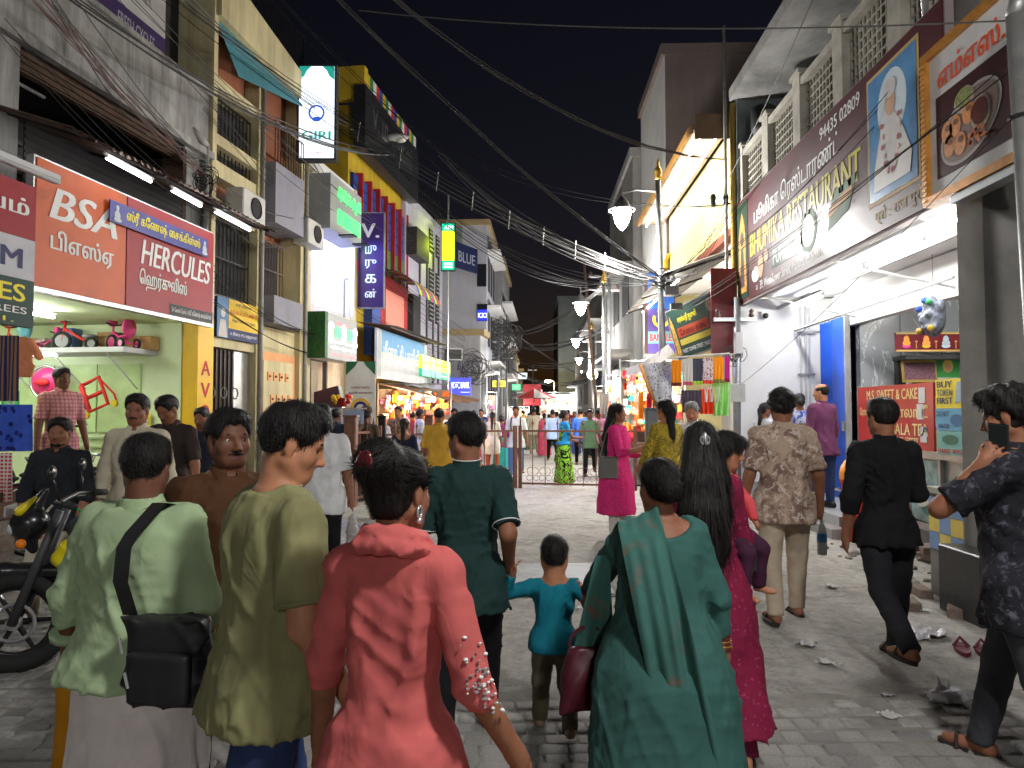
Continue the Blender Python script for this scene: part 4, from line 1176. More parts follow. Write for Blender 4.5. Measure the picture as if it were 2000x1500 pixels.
  for a in (0, 1):
   for b in (0, 1):
    ed += [((0, a, b), (1, a, b)), ((a, 0, b), (a, 1, b)), ((a, b, 0), (a, b, 1))]
  for p, q in ed:
   f0 = F[ai + p[0], aj + p[1], ak + p[2]]; f1 = F[ai + q[0], aj + q[1], ak + q[2]]
   m = (f0 < 0) != (f1 < 0)
   t = np.where(m, f0 / np.where(np.abs(f0 - f1) < 1e-12, 1, f0 - f1), 0)
   for ax, arr, ii, d0, d1 in ((0, s.x, ai, p[0], q[0]), (1, s.y, aj, p[1], q[1]), (2, s.z, ak, p[2], q[2])):
    v0 = arr[ii + d0]; v1 = arr[ii + d1]
    acc[:, ax] += np.where(m, v0 + t * (v1 - v0), 0)
   cnt += m
  V = acc / cnt[:, None]
  quads = []
  for ax in range(3):
   A = I.take(range(0, F.shape[ax] - 1), ax); B = I.take(range(1, F.shape[ax]), ax)
   e = np.nonzero(A != B)
   e = [np.array(q) for q in e]
   o1, o2 = [(1, 2), (2, 0), (0, 1)][ax]
   ok = (e[o1] > 0) & (e[o2] > 0) & (e[o1] < F.shape[o1] - 1) & (e[o2] < F.shape[o2] - 1)
   e = [q[ok] for q in e]
   sgn = A[tuple(e)]
   def cell(d1, d2):
    ee = list(e); ee[o1] = ee[o1] - d1; ee[o2] = ee[o2] - d2
    return vid[tuple(ee)]
   q = np.stack([cell(1, 1), cell(0, 1), cell(0, 0), cell(1, 0)], 1)
   q[~sgn] = q[~sgn][:, ::-1]
   quads.append(q)
  Q = np.concatenate(quads)
  Q = Q[(Q >= 0).all(1)]
  for _ in range(smooth):
   S = np.zeros_like(V); C = np.zeros(n, np.float32)
   for k in range(4):
    a, b = Q[:, k], Q[:, (k + 1) % 4]
    for dim in range(3):
     S[:, dim] += np.bincount(a, V[b, dim], n) + np.bincount(b, V[a, dim], n)
    C += np.bincount(a, minlength=n) + np.bincount(b, minlength=n)
   V = np.where(C[:, None] > 0, 0.5 * V + 0.5 * S / np.maximum(C, 1)[:, None], V).astype(np.float32)
  return V, Q
 def build(s, name, mat, parent, smooth=1, regions=None):
  V, Q = s.mesh(smooth)
  me = bpy.data.meshes.new(name)
  me.vertices.add(len(V)); me.vertices.foreach_set('co', V.ravel())
  me.loops.add(Q.size); me.loops.foreach_set('vertex_index', Q.astype(np.int32).ravel())
  me.polygons.add(len(Q)); me.polygons.foreach_set('loop_start', np.arange(0, Q.size, 4, dtype=np.int32))
  try:
   me.polygons.foreach_set('loop_total', np.full(len(Q), 4, np.int32))
  except Exception:
   pass
  mats = mat if isinstance(mat, (list, tuple)) else [mat]
  for q in mats: me.materials.append(q)
  if regions is not None:
   cen = V[Q].mean(1)
   mi = np.zeros(len(Q), np.int32)
   for i, fn in enumerate(regions):
    mi[fn(cen)] = i + 1
   me.polygons.foreach_set('material_index', mi)
  me.polygons.foreach_set('use_smooth', np.ones(len(Q), bool))
  me.update(calc_edges=True)
  me.validate()
  return link(name, me, parent)
def skin_mat(name, col):
 if name in MATS: return MATS[name]
 m, nt, b = newmat(name)
 n1 = noise(nt, 14.0, 4)
 out = ramp(nt, n1.outputs[0], [(0.3, tuple(c * 0.82 for c in col)), (0.7, tuple(c * 1.12 for c in col))]).outputs[0]
 nt.links.new(out, b.inputs['Base Color'])
 b.inputs['Roughness'].default_value = 0.58
 b.inputs['Specular IOR Level'].default_value = 0.35
 n3 = noise(nt, 190.0, 3)
 bump(nt, b, n3.outputs[0], 0.12, 0.004)
 MATS[name] = m
 return m
def hair_mat(name, col, rough=0.5):
 if name in MATS: return MATS[name]
 m, nt, b = newmat(name)
 n1 = noise(nt, 60.0, 4, stretch=(1, 1, 0.08))
 out = ramp(nt, n1.outputs[0], [(0.35, tuple(c * 0.5 for c in col)), (0.7, tuple(c * 1.8 for c in col))]).outputs[0]
 nt.links.new(out, b.inputs['Base Color'])
 b.inputs['Roughness'].default_value = rough
 b.inputs['Specular IOR Level'].default_value = 0.22
 n3 = noise(nt, 150.0, 4, stretch=(1, 1, 0.06))
 bump(nt, b, n3.outputs[0], 0.9, 0.006)
 MATS[name] = m
 return m
SKIN = [skin_mat('skin_dark', srgb(104, 66, 48)), skin_mat('skin_brown', srgb(138, 90, 66)), skin_mat('skin_tan', srgb(172, 118, 88))]
LIP = [skin_mat('lip_dark', srgb(92, 50, 44)), skin_mat('lip_brown', srgb(128, 68, 60)), skin_mat('lip_tan', srgb(160, 84, 74))]
HAIR = hair_mat('hair_black', (0.012, 0.010, 0.010))
HAIR_GREY = hair_mat('hair_grey', (0.22, 0.21, 0.2), 0.55)
EYE_W = flat('eye_white', (0.6, 0.57, 0.53), 0.3)
EYE_D = flat('eye_iris', (0.015, 0.009, 0.006), 0.15)
SOLE = flat('sandal_rubber', (0.03, 0.022, 0.018), 0.7)
def nrm(v):
 v = np.array(v, float); return v / (np.linalg.norm(v) + 1e-9)
def limb(side, fwd, out):
 f, o = R(fwd), R(out)
 return np.array((side * math.sin(o), math.sin(f) * math.cos(o), -math.cos(f) * math.cos(o)))
ARM_REST = ((2, 13), (10, 8))
def person(label, pos, H, heading, wear, hair='short', skin=1, girth=1.0, female=False, arms=None, legs=None, head=(0, 0, 0),
 lean=0.0, res=0.011, fine=None, belly=0.0, hands=True, face=False, group=None, moustache=False, beard=False, curl=(35, 35), hair_m=None,
 feet='sandal', seed=1, age=1.0, z0=None, nod_y=0.0, sway=0.0, hands_at=None):
 """one person: an Empty at the feet > body (one continuous surface), clothes, hair, eyes.
 arms: for left and right ((upper fwd, out), (fore fwd, out)); legs: ((thigh fwd, knee bend, out), ...) ; heading 0 faces away from the camera"""
 z0 = 0.0 if z0 is None else z0
 root = thing('person', label, 'person', (pos[0], pos[1], z0), -R(heading), group)
 arms = arms or (ARM_REST, ARM_REST)
 legs = legs or ((0, 0, 3), (0, 0, 3))
 child = age < 1
 hs = H / 7.4 if not child else H / (4.9 + 2.5 * (age - 0.4) / 0.6)
 hs = max(hs, 0.17)
 body_top = H - hs
 k = body_top / 0.865
 th, sh = 0.232 * k, 0.236 * k
 ua, fa = 0.178 * k, 0.150 * k
 hipw = (0.054 if not female else 0.056) * k
 shw = (0.101 if not female else 0.085) * k
 knees, ankles = [], []
 for s, (f, b, o) in zip((-1, 1), legs):
  hp = np.array((s * hipw, 0, 0))
  kn = hp + limb(s, f, o) * th
  an = kn + limb(s, f - b, o * 0.4) * sh
  knees.append(kn); ankles.append(an)
 drop = min(a[2] for a in ankles) - 0.045 * k
 pel = np.array((0, 0, -drop))
 hips = [pel + np.array((s * hipw, 0, 0)) for s in (-1, 1)]
 knees = [pel + q for q in knees]; ankles = [pel + q for q in ankles]
 ln = R(lean); sw = R(sway)
 up = nrm((math.sin(sw), math.sin(ln), math.cos(ln)))
 rt = nrm(np.cross((0, math.cos(ln), -math.sin(ln)), up)); fr = np.cross(up, rt)
 tor = 0.335 * k
 neck = pel + up * tor
 shs = [pel + up * (tor - 0.044 * k) + rt * s * shw for s in (-1, 1)]
 elb, wri, hdir = [], [], []
 for i, s in enumerate((-1, 1)):
  (f1, o1), (f2, o2) = arms[i]
  e = shs[i] + limb(s, f1 + lean * 0.5, o1) * ua
  d2 = limb(s, f2, o2)
  elb.append(e); wri.append(e + d2 * fa); hdir.append(nrm(d2))
 if hands_at is not None:
  for i, tgt in enumerate(hands_at):
   if tgt is None: continue
   tgt = np.array(tgt, float)
   s_ = shs[i]; d = tgt - s_; L = np.linalg.norm(d)
   L = min(L, (ua + fa) * 0.995); dn = nrm(d)
   a = (ua * ua - fa * fa + L * L) / (2 * L); hh = math.sqrt(max(0.0, ua * ua - a * a))
   pole = nrm(elb[i] - s_); pole = nrm(pole - dn * pole.dot(dn))
   elb[i] = s_ + dn * a + pole * hh
   wri[i] = s_ + dn * L
   hdir[i] = nrm(nrm(wri[i] - elb[i]) )
 hy, hp_, hr = [R(q) for q in head]
 hf = np.array((math.sin(hy) * math.cos(hp_), math.cos(hy) * math.cos(hp_), -math.sin(hp_)))
 hrt = nrm(np.cross(hf, (math.sin(hr), 0, math.cos(hr)))); hup = np.cross(hrt, hf)
 chin_c = neck + up * (0.020 * k) + fr * (0.008 * k + nod_y)
 M = [hrt, hf, hup]
 def hpnt(x, y, z): return chin_c + (hrt * x + hf * y + hup * z) * hs
 g = girth
 tp = ([(-.075, .080, .060, 0), (-.02, .110, .078, -.006), (.03, .104, .076, -.004), (.085, .086, .066, 0), (.15, .090, .066, .004), (.22, .100, .070, .004), (.275, .098, .062, 0), (.31, .075, .050, -.002), (.335, .04, .04, 0)]
 if not female else
 [(-.075, .084, .064, 0), (-.02, .116, .084, -.010), (.03, .108, .080, -.006), (.095, .080, .062, 0), (.15, .082, .064, .004), (.215, .090, .074, .012), (.265, .088, .060, .004), (.305, .068, .048, 0), (.335, .036, .036, 0)])
 def torso(grow, lo=-.075, hi=.335, extra=None):
  out = []
  for t, a, b, c in tp:
   bb = b * g + (belly * math.exp(-((t - .07) / .07) ** 2)) / k * 0.5
   cc = c + (belly * math.exp(-((t - .07) / .07) ** 2)) / k * 0.5
   gr = (g if t < .2 else 1 + (g - 1) * 0.6) * .95
   out.append((t * k, a * gr * k + grow, bb * k + grow, cc * k))
  return out
 ra = [(0.034 * k * (0.5 + 0.5 * g) * (0.88 if female else 1)), 0.026 * k * (0.88 if female else 1), 0.0175 * k]
 rl = [0.060 * k * (0.4 + 0.6 * g), 0.037 * k, 0.024 * k]
 pts = [pel, neck, *knees, *ankles, *elb, *wri, chin_c]
 lo = np.min(pts, 0) - 0.24; hi = np.max(pts, 0) + 0.24
 lo[2] = -0.03; hi[2] = chin_c[2] + hs * 1.25
 fh = fine or res
 hb0, hb1 = chin_c - hs * 0.75, chin_c + hs * 1.15
 hb0[2] = chin_c[2] - 0.04
 fz = [(hb0[2], hb1[2], fh)]
 zx, zy = [(hb0[0], hb1[0], fh)], [(hb0[1], hb1[1], fh)]
 if fh < .0068:
  for i in range(2):
   q = wri[i] + hdir[i] * .09; fh_ = max(fh, .0066)
   zx.append((q[0] - .1, q[0] + .1, fh)); zy.append((q[1] - .1, q[1] + .1, fh)); fz.append((q[2] - .12, q[2] + .12, fh))
 v = Vol(lo, hi, res * (1.9 if res < .018 else 1.3), zx, zy, fz)
 v.loft(pel, up, rt, fr, torso(-0.012), 0.02)
 for i, s in enumerate((-1, 1)):
  lq = .84; v.cap(hips[i], knees[i], rl[0] * lq, rl[1] * lq, 0.02); v.cap(knees[i], knees[i] * 0.55 + ankles[i] * 0.45 + np.array((0, -0.003 * k, 0)), rl[1] * lq, rl[1] * 0.9 * lq, 0.012)
  v.cap(knees[i] * 0.55 + ankles[i] * 0.45 + np.array((0, -0.003 * k, 0)), ankles[i], rl[1] * 0.9 * lq, rl[2] * .95, 0.012)
  v.cap(ankles[i] + np.array((0, -.022 * k, -.022 * k)), ankles[i] + np.array((s * .008 * k, .085 * k, -.030 * k)), .021 * k, .017 * k, 0.015)
  v.cap(ankles[i] + np.array((0, .05 * k, -.028 * k)), ankles[i] + np.array((s * .02 * k, .095 * k, -.032 * k)), .019 * k, .013 * k, 0.012)
  v.cap(pel + up * (tor - 0.020 * k) + rt * s * 0.02 * k, shs[i], 0.030 * k, 0.034 * k, 0.03)
  v.cap(shs[i], elb[i], ra[0], ra[1], 0.02); v.cap(elb[i], wri[i], ra[1] * 1.04, ra[2], 0.015)
  d = hdir[i]
  side = np.array((0.0, 1.0, 0.0)); side = side - d * side.dot(d)
  if np.linalg.norm(side) < 0.3: side = np.array((0, 0, 1.0)) - d * d[2]
  side = nrm(side)
  pal = nrm(np.cross(d, side)) * s
  if np.dot(pal, np.array((-s, 0, 0))) < 0: pal = -pal
  w = wri[i]; q = k / 1.7
  if hands:
   kn_ = w + d * 0.085 * q
   v.cap(w, w + d * 0.03 * q, ra[2], ra[2] * 1.05, 0.01)
   for off in (-0.032, -0.011, 0.011, 0.031):
    v.cap(w + d * 0.02 * q + side * off * 0.6 * q, kn_ + side * off * q, 0.013 * q, 0.0125 * q, 0.008)
   cu = R(curl[i])
   for off, L in ((-0.036, 0.062), (-0.0125, 0.076), (0.0125, 0.082), (0.036, 0.070)):
    b0 = kn_ + side * off * q
    d1 = nrm(d * math.cos(cu * .6) + pal * math.sin(cu * .6)); d2 = nrm(d * math.cos(cu * 1.5) + pal * math.sin(cu * 1.5))
    b1 = b0 + d1 * L * 0.5 * q; b2 = b1 + d2 * L * 0.5 * q
    v.cap(b0, b1, 0.0088 * q, 0.0080 * q, 0.002); v.cap(b1, b2, 0.0080 * q, 0.0066 * q, 0.001)
   t0 = w + d * 0.025 * q + side * 0.022 * q + pal * 0.006 * q
   t1 = t0 + nrm(d * 0.7 + side * 0.7 + pal * 0.25) * 0.042 * q; t2 = t1 + nrm(d * 0.95 + side * 0.15 + pal * 0.35) * 0.034 * q
   v.cap(t0, t1, 0.0125 * q, 0.011 * q, 0.008); v.cap(t1, t2, 0.0105 * q, 0.008 * q, 0.003)
  else:
   v.cap(w, w + d * 0.09 * q, 0.026 * q, 0.028 * q, 0.01)
   v.cap(w + d * 0.09 * q, w + d * 0.15 * q + pal * 0.03 * q, 0.026 * q, 0.018 * q, 0.01)
 nr = (0.245 if not female else 0.21) * hs * (0.7 + 0.3 * g)
 v.cap(neck - up * 0.03 * k, hpnt(0, -.1, .28), nr * 1.12, nr, 0.03)
 v.ell(hpnt(0, -.06, .655), (.335 * hs, .415 * hs, .345 * hs), M, 0.02)
 v.ell(hpnt(0, .12, .40), (.262 * hs, .26 * hs, .38 * hs), M, 0.03)
 v.ell(hpnt(0, .20, .11), (.16 * hs, .15 * hs, .11 * hs), M, 0.03)
 for s in (-1, 1):
  v.cap(hpnt(s * .255, -.02, .26), hpnt(s * .13, .2, .1), .085 * hs, .07 * hs, 0.03)
  v.ell(hpnt(s * .205, .215, .36), (.09 * hs, .09 * hs, .10 * hs), M, 0.03)
  v.cap(hpnt(s * .06, .345, .565), hpnt(s * .2, .29, .57), .042 * hs, .04 * hs, 0.012)
  v.ell(hpnt(s * .345, -.03, .45), (.035 * hs, .085 * hs, .14 * hs), M, 0.006)
  v.ell(hpnt(s * .145, .395, .485), (.075 * hs, .06 * hs, .045 * hs), M, 0.012, 'sub')
 v.cap(hpnt(0, .355, .53), hpnt(0, .445, .335), .034 * hs, .056 * hs, 0.012)
 for s in (-1, 1): v.ell(hpnt(s * .062, .39, .315), (.042 * hs, .05 * hs, .036 * hs), M, 0.008)
 v.cap(hpnt(-.085, .335, .212), hpnt(.085, .335, .212), .030 * hs, .030 * hs, 0.010)
 v.cap(hpnt(-.065, .335, .160), hpnt(.065, .335, .160), .033 * hs, .033 * hs, 0.010)
 v.cap(hpnt(-.12, .385, .186), hpnt(.12, .385, .186), .008 * hs, .008 * hs, 0.010, 'sub')
 def lipf(c):
  l = (c - chin_c) / hs
  x, y, z = l @ hrt, l @ hf, l @ hup
  return (np.abs(x) < .125 - 1.2 * np.abs(z - .186)) & (y > .30) & (z > .125) & (z < .245)
 v.build('body', [SKIN[skin], LIP[skin]], root, 1, [lipf])
 J = dict(pel=pel, up=up, rt=rt, fr=fr, neck=neck, shs=shs, elb=elb, wri=wri, hips=hips, knees=knees, ankles=ankles, k=k, hs=hs,
 hpnt=hpnt, M=M, torso=torso, ra=ra, rl=rl, lo=lo, hi=hi, res=res, tor=tor, root=root, seed=seed, chin=chin_c, hdir=hdir, nr=nr, g=g, female=female, fh=fh)
 if face:
  for s in (-1, 1):
   e = MB().ball(hpnt(s * .145, .288, .487), .052 * hs, 8).build('eye', EYE_W, root, True)
   MB().ball(hpnt(s * .145 + .008 * (1 if head[0] > 0 else -1), .312, .485), .033 * hs, 8).build('iris', EYE_D, e, True)
   fb = Vol(hpnt(0, 0, 0) - hs * 1.2, hpnt(0, 0, 0) + hs * 1.2, fh * 0.8)
   fb.cap(hpnt(s * .065, .375, .575), hpnt(s * .155, .362, .60), .014 * hs, .020 * hs, 0.004)
   fb.cap(hpnt(s * .155, .362, .60), hpnt(s * .245, .29, .575), .020 * hs, .010 * hs, 0.004)
   fb.build('eyebrow', HAIR if hair_m is None else hair_m, root, 1)
 if moustache or beard:
  mv = Vol(hpnt(0, 0, 0) - hs * 1.2, hpnt(0, 0, 0) + hs * 1.2, fh * 0.8)
  for s in (-1, 1):
   mv.cap(hpnt(s * .01, .385, .258), hpnt(s * .155, .335, .215), .040 * hs, .024 * hs, 0.01)
  if beard:
   mv.ell(hpnt(0, .21, .085), (.19 * hs, .19 * hs, .115 * hs), M, 0.02)
   for s in (-1, 1):
    mv.cap(hpnt(s * .28, .02, .34), hpnt(s * .17, .2, .1), .06 * hs, .06 * hs, 0.03)
   mv.ell(hpnt(0, .42, .2), (.1 * hs, .1 * hs, .09 * hs), M, 0.01, 'sub')
  mv.wrinkle(seed, 0.002 * hs / .22, 160)
  mv.build('moustache' if not beard else 'beard', hair_m or HAIR, root, 1)
 make_hair(J, hair, hair_m or HAIR)
 for kind, mat, kw in wear:
  WEAR[kind](J, mat, **kw)
 if feet:
  for i in range(2):
   a = ankles[i]; s = (-1, 1)[i]
   m = MB()
   base = a + np.array((0, 0, -0.045 * k))
   pts = []
   for t in range(16):
    an_ = 2 * math.pi * t / 16
    y = math.sin(an_) * .078 * k + .032 * k
    wd = .031 * k * (1 + 0.25 * math.sin(an_))
    pts.append((base[0] + math.cos(an_) * wd + s * .008 * k, base[1] + y))
   if feet == 'sandal':
    n = 16; h0, h1 = base[2] + 0.002, base[2] + 0.020
    m.add([(x, y, h0) for x, y in pts] + [(x, y, h1) for x, y in pts], [tuple(range(15, -1, -1)), tuple(range(16, 32))] + [(i_, (i_ + 1) % 16, (i_ + 1) % 16 + 16, i_ + 16) for i_ in range(16)])
    sd = m.build('sandal', SOLE, root)
    MB().tube([(base[0] - .034 * k, base[1] + .05 * k, base[2] + .015), (base[0] + s * .005 * k, base[1] + .06 * k, base[2] + .042 * k + .004), (base[0] + .04 * k, base[1] + .05 * k, base[2] + .015)], .008, 6).build('strap', SOLE, sd)
   else:
    sv = Vol(base - 0.16 * k, base + 0.2 * k, max(0.009, res * 0.8))
    sv.cap(a + np.array((0, -.022 * k, -.020 * k)), a + np.array((s * .01 * k, .09 * k, -.026 * k)), .029 * k, .024 * k, 0.01)
    sv.cap(a + np.array((0, 0, 0)), a + np.array((0, .03 * k, -.01 * k)), .030 * k, .030 * k, 0.02)
    sv.plane((0, 0, base[2] + 0.003), (0, 0, -1))
    sv.build('shoe', feet, root, 1)
 return root, J
def make_hair(J, style, mat):
 hs, P, M = J['hs'], J['hpnt'], J['M']
 if style is None: return
 c = P(0, -.05, .6)
 long_ = style in ('long', 'braid', 'pony', 'girl')
 lo = c - hs * 0.85; hi = c + hs * 0.85
 if long_:
  lo = lo - np.array((0.06, 0.10, hs * 3.4))
 h = J['fh']
 v = Vol(lo, hi, h if not long_ else max(h, 0.007))
 thick = {'short': .055, 'puffy': .085, 'crop': .035, 'bald': .02, 'curly': .10}.get(style, .045)
 v.ell(P(0, -.065, .66), ((.335 + thick) * hs, (.415 + thick) * hs, (.345 + thick * 1.25) * hs), M, 0.0)
 if style in ('short', 'puffy', 'curly', 'side'):
  v.ell(P(0, .10, .92), (.26 * hs, .26 * hs, .13 * hs), M, 0.03)
 if style == 'puffy':
  v.ell(P(0, .05, .95), (.30 * hs, .30 * hs, .13 * hs), M, 0.05)
  v.ell(P(0, -.24, .62), (.35 * hs, .28 * hs, .34 * hs), M, 0.05)
 if style in ('short', 'puffy', 'crop', 'curly', 'bald'):
  v.ell(P(0, -.20, .50), (.275 * hs, .245 * hs, .25 * hs), M, 0.02)
  v.ell(P(0, .05, .08), (.6 * hs, .42 * hs, .22 * hs), M, 0.02, 'sub')
 else:
  v.ell(P(0, -.17, .42), (.30 * hs, .27 * hs, .30 * hs), M, 0.02)
 v.ell(P(0, .52, .40), (.36 * hs, .44 * hs, .44 * hs), M, 0.015, 'sub')
 if not style in ('long', 'girl'):
  for s in (-1, 1):
   v.ell(P(s * .42, .0, .40), (.15 * hs, .17 * hs, .22 * hs), M, 0.010, 'sub')
   v.ell(P(s * .42, .20, .26), (.16 * hs, .20 * hs, .36 * hs), M, 0.015, 'sub')
 if style == 'bald':
  v.ell(P(0, .06, 1.0), (.36 * hs, .46 * hs, .36 * hs), M, 0.01, 'sub')
 amp = {'curly': .035, 'puffy': .03, 'short': .016}.get(style, .010) * hs
 if style == 'bun':
  v.ell(P(0, -.40, .84), (.33 * hs, .27 * hs, .31 * hs), M, 0.02)
 if style == 'lowbun':
  v.ell(P(0, -.50, .40), (.27 * hs, .20 * hs, .25 * hs), M, 0.02)
 if style == 'girl':
  for s in (-1, 1):
   v.cap(P(s * .30, -.1, .6), P(s * .34, -.12, .12), .12 * hs, .10 * hs, 0.02)
  v.cap(P(0, -.3, .5), P(0, -.36, .1), .28 * hs, .26 * hs, 0.02)
  v.ell(P(0, .30, .80), (.30 * hs, .12 * hs, .14 * hs), M, 0.02)
 if style == 'long':
  up = J['up']; root_p = P(0, -.28, .45)
  pts = [root_p, J['neck'] - J['fr'] * 0.085 - up * 0.02, J['neck'] - J['fr'] * 0.125 - up * 0.16, J['neck'] - J['fr'] * 0.115 - up * 0.32, J['neck'] - J['fr'] * 0.10 - up * 0.48]
  rr = [.30 * hs, .085, .085, .075, .03]
  for off in (-0.045, 0, 0.045):
   for a, b, r1, r2 in zip(pts[:-1], pts[1:], rr[:-1], rr[1:]):
    f = 0.72
    v.cap(a + J['rt'] * off, b + J['rt'] * off * (1.2), r1 * f, r2 * f, 0.03)
 if style in ('braid', 'pony'):
  a = P(0, -.46, .42); nk = J['neck'] - J['fr'] * 0.085
  pts = [a, nk + J['up'] * 0.02, nk - J['up'] * 0.13 - J['fr'] * 0.03, nk - J['up'] * (0.36 if style == 'braid' else 0.22) - J['fr'] * 0.02]
  n = 14
  for i in range(n):
   t = i / (n - 1) * 2.999
   j = int(t); f = t - j
   p = pts[j] * (1 - f) + pts[j + 1] * f
   r = (0.036 if style == 'braid' else 0.05) * (1 - 0.6 * (i / n) ** 2)
   v.ell(p, (r, r * 0.9, r * 1.15), None, 0.012)
 if amp > 0:
  idx = np.nonzero(np.abs(v.F) < 0.03)
  X, Y, Z = v.x[idx[0]], v.y[idx[1]], v.z[idx[2]]
  rs = np.random.RandomState(J['seed'] + 5)
  w = np.zeros(len(X), np.float32)
  fq = 80 if style != 'curly' else 110
  for i in range(6):
   d = rs.normal(size=3)
   if style not in ('curly', 'puffy'): d[2] *= 0.25
   d = d / np.linalg.norm(d) * fq * rs.uniform(.6, 1.7)
   w += np.sin(X * d[0] + Y * d[1] + Z * d[2] + rs.uniform(0, 6) + 1.5 * np.sin(20 * X + 17 * Z + i))
  v.F[idx] += amp * w / 3.2
 o = v.build('hair', mat, J['root'], 1)
 if J['fh'] > .0101: return
 n = len(o.data.vertices)
 co = np.empty(n * 3, np.float32); no = np.empty(n * 3, np.float32)
 o.data.vertices.foreach_get('co', co); o.data.vertices.foreach_get('normal', no)
 co = co.reshape(-1, 3); no = no.reshape(-1, 3)
 rs = np.random.RandomState(J['seed'] + 77)
 N = 4000 if J['fh'] < .0071 else 1200
 if long_: N = int(N * 1.5)
 L, lift = {'puffy': (.026, .12), 'curly': (.022, .5), 'short': (.024, .05), 'crop': (.012, .15), 'bald': (.012, .15), 'long': (.16, .02), 'pony': (.08, .04), 'braid': (.05, .03)}.get(style, (.05, .0))
 ii = rs.randint(0, n, N); p = co[ii] + rs.normal(size=(N, 3)) * .003; nn = no[ii]
 crown = P(0, -.12, 1.0)
 d = (p - crown) + np.array((0, 0, -.06)) + rs.normal(size=(N, 3)) * (.012 if style != 'curly' else .06)
 if style in ('bun', 'lowbun'): d = -(p - (P(0, -.45, .84) if style == 'bun' else P(0, -.5, .4)))
 if long_: d = d * .6 + np.array((0, 0, -.10))
 t = d - nn * (d * nn).sum(1)[:, None]; t /= np.linalg.norm(t, axis=1)[:, None] + 1e-6
 t = t + nn * (lift * rs.uniform(-.2, 1, N))[:, None] + rs.normal(size=(N, 3)) * (.02 if long_ or 'bun' in style else .06); t /= np.linalg.norm(t, axis=1)[:, None]
 sd = np.cross(t, nn); sd /= np.linalg.norm(sd, axis=1)[:, None] + 1e-6
 hz_ = ((p - J['chin']) @ M[2]) / hs
 ln = (L * rs.uniform(.5, 1.2, N) * (1 if long_ else np.clip((hz_ - .32) / .4, .15, 1)))[:, None]
 V = []
 for f, hgt, w in ((-.3, -.002, .0009), (.15, .002, .0010), (.6, .003, .0008), (1.0, .001 if lift < .2 else .004, .0002)):
  c = p + t * ln * f + nn * hgt + np.array((0, 0, -1)) * (ln * f * f * .25)
  V += [c - sd * w, c + sd * w]
 V = np.stack(V, 1).reshape(-1, 3).astype(np.float32)
 b = np.arange(N)[:, None] * 8
 Q = np.concatenate([np.concatenate([b + 2 * k, b + 2 * k + 1, b + 2 * k + 3, b + 2 * k + 2], 1) for k in range(3)]).astype(np.int32)
 me = bpy.data.meshes.new('hair_strands'); me.vertices.add(len(V)); me.vertices.foreach_set('co', V.ravel()); me.loops.add(Q.size); me.loops.foreach_set('vertex_index', Q.ravel()); me.polygons.add(len(Q)); me.polygons.foreach_set('loop_start', np.arange(0, Q.size, 4, dtype=np.int32)); me.materials.append(mat); me.update(calc_edges=True)
 link('hair_strands', me, J['root'])['kind'] = 'stuff'
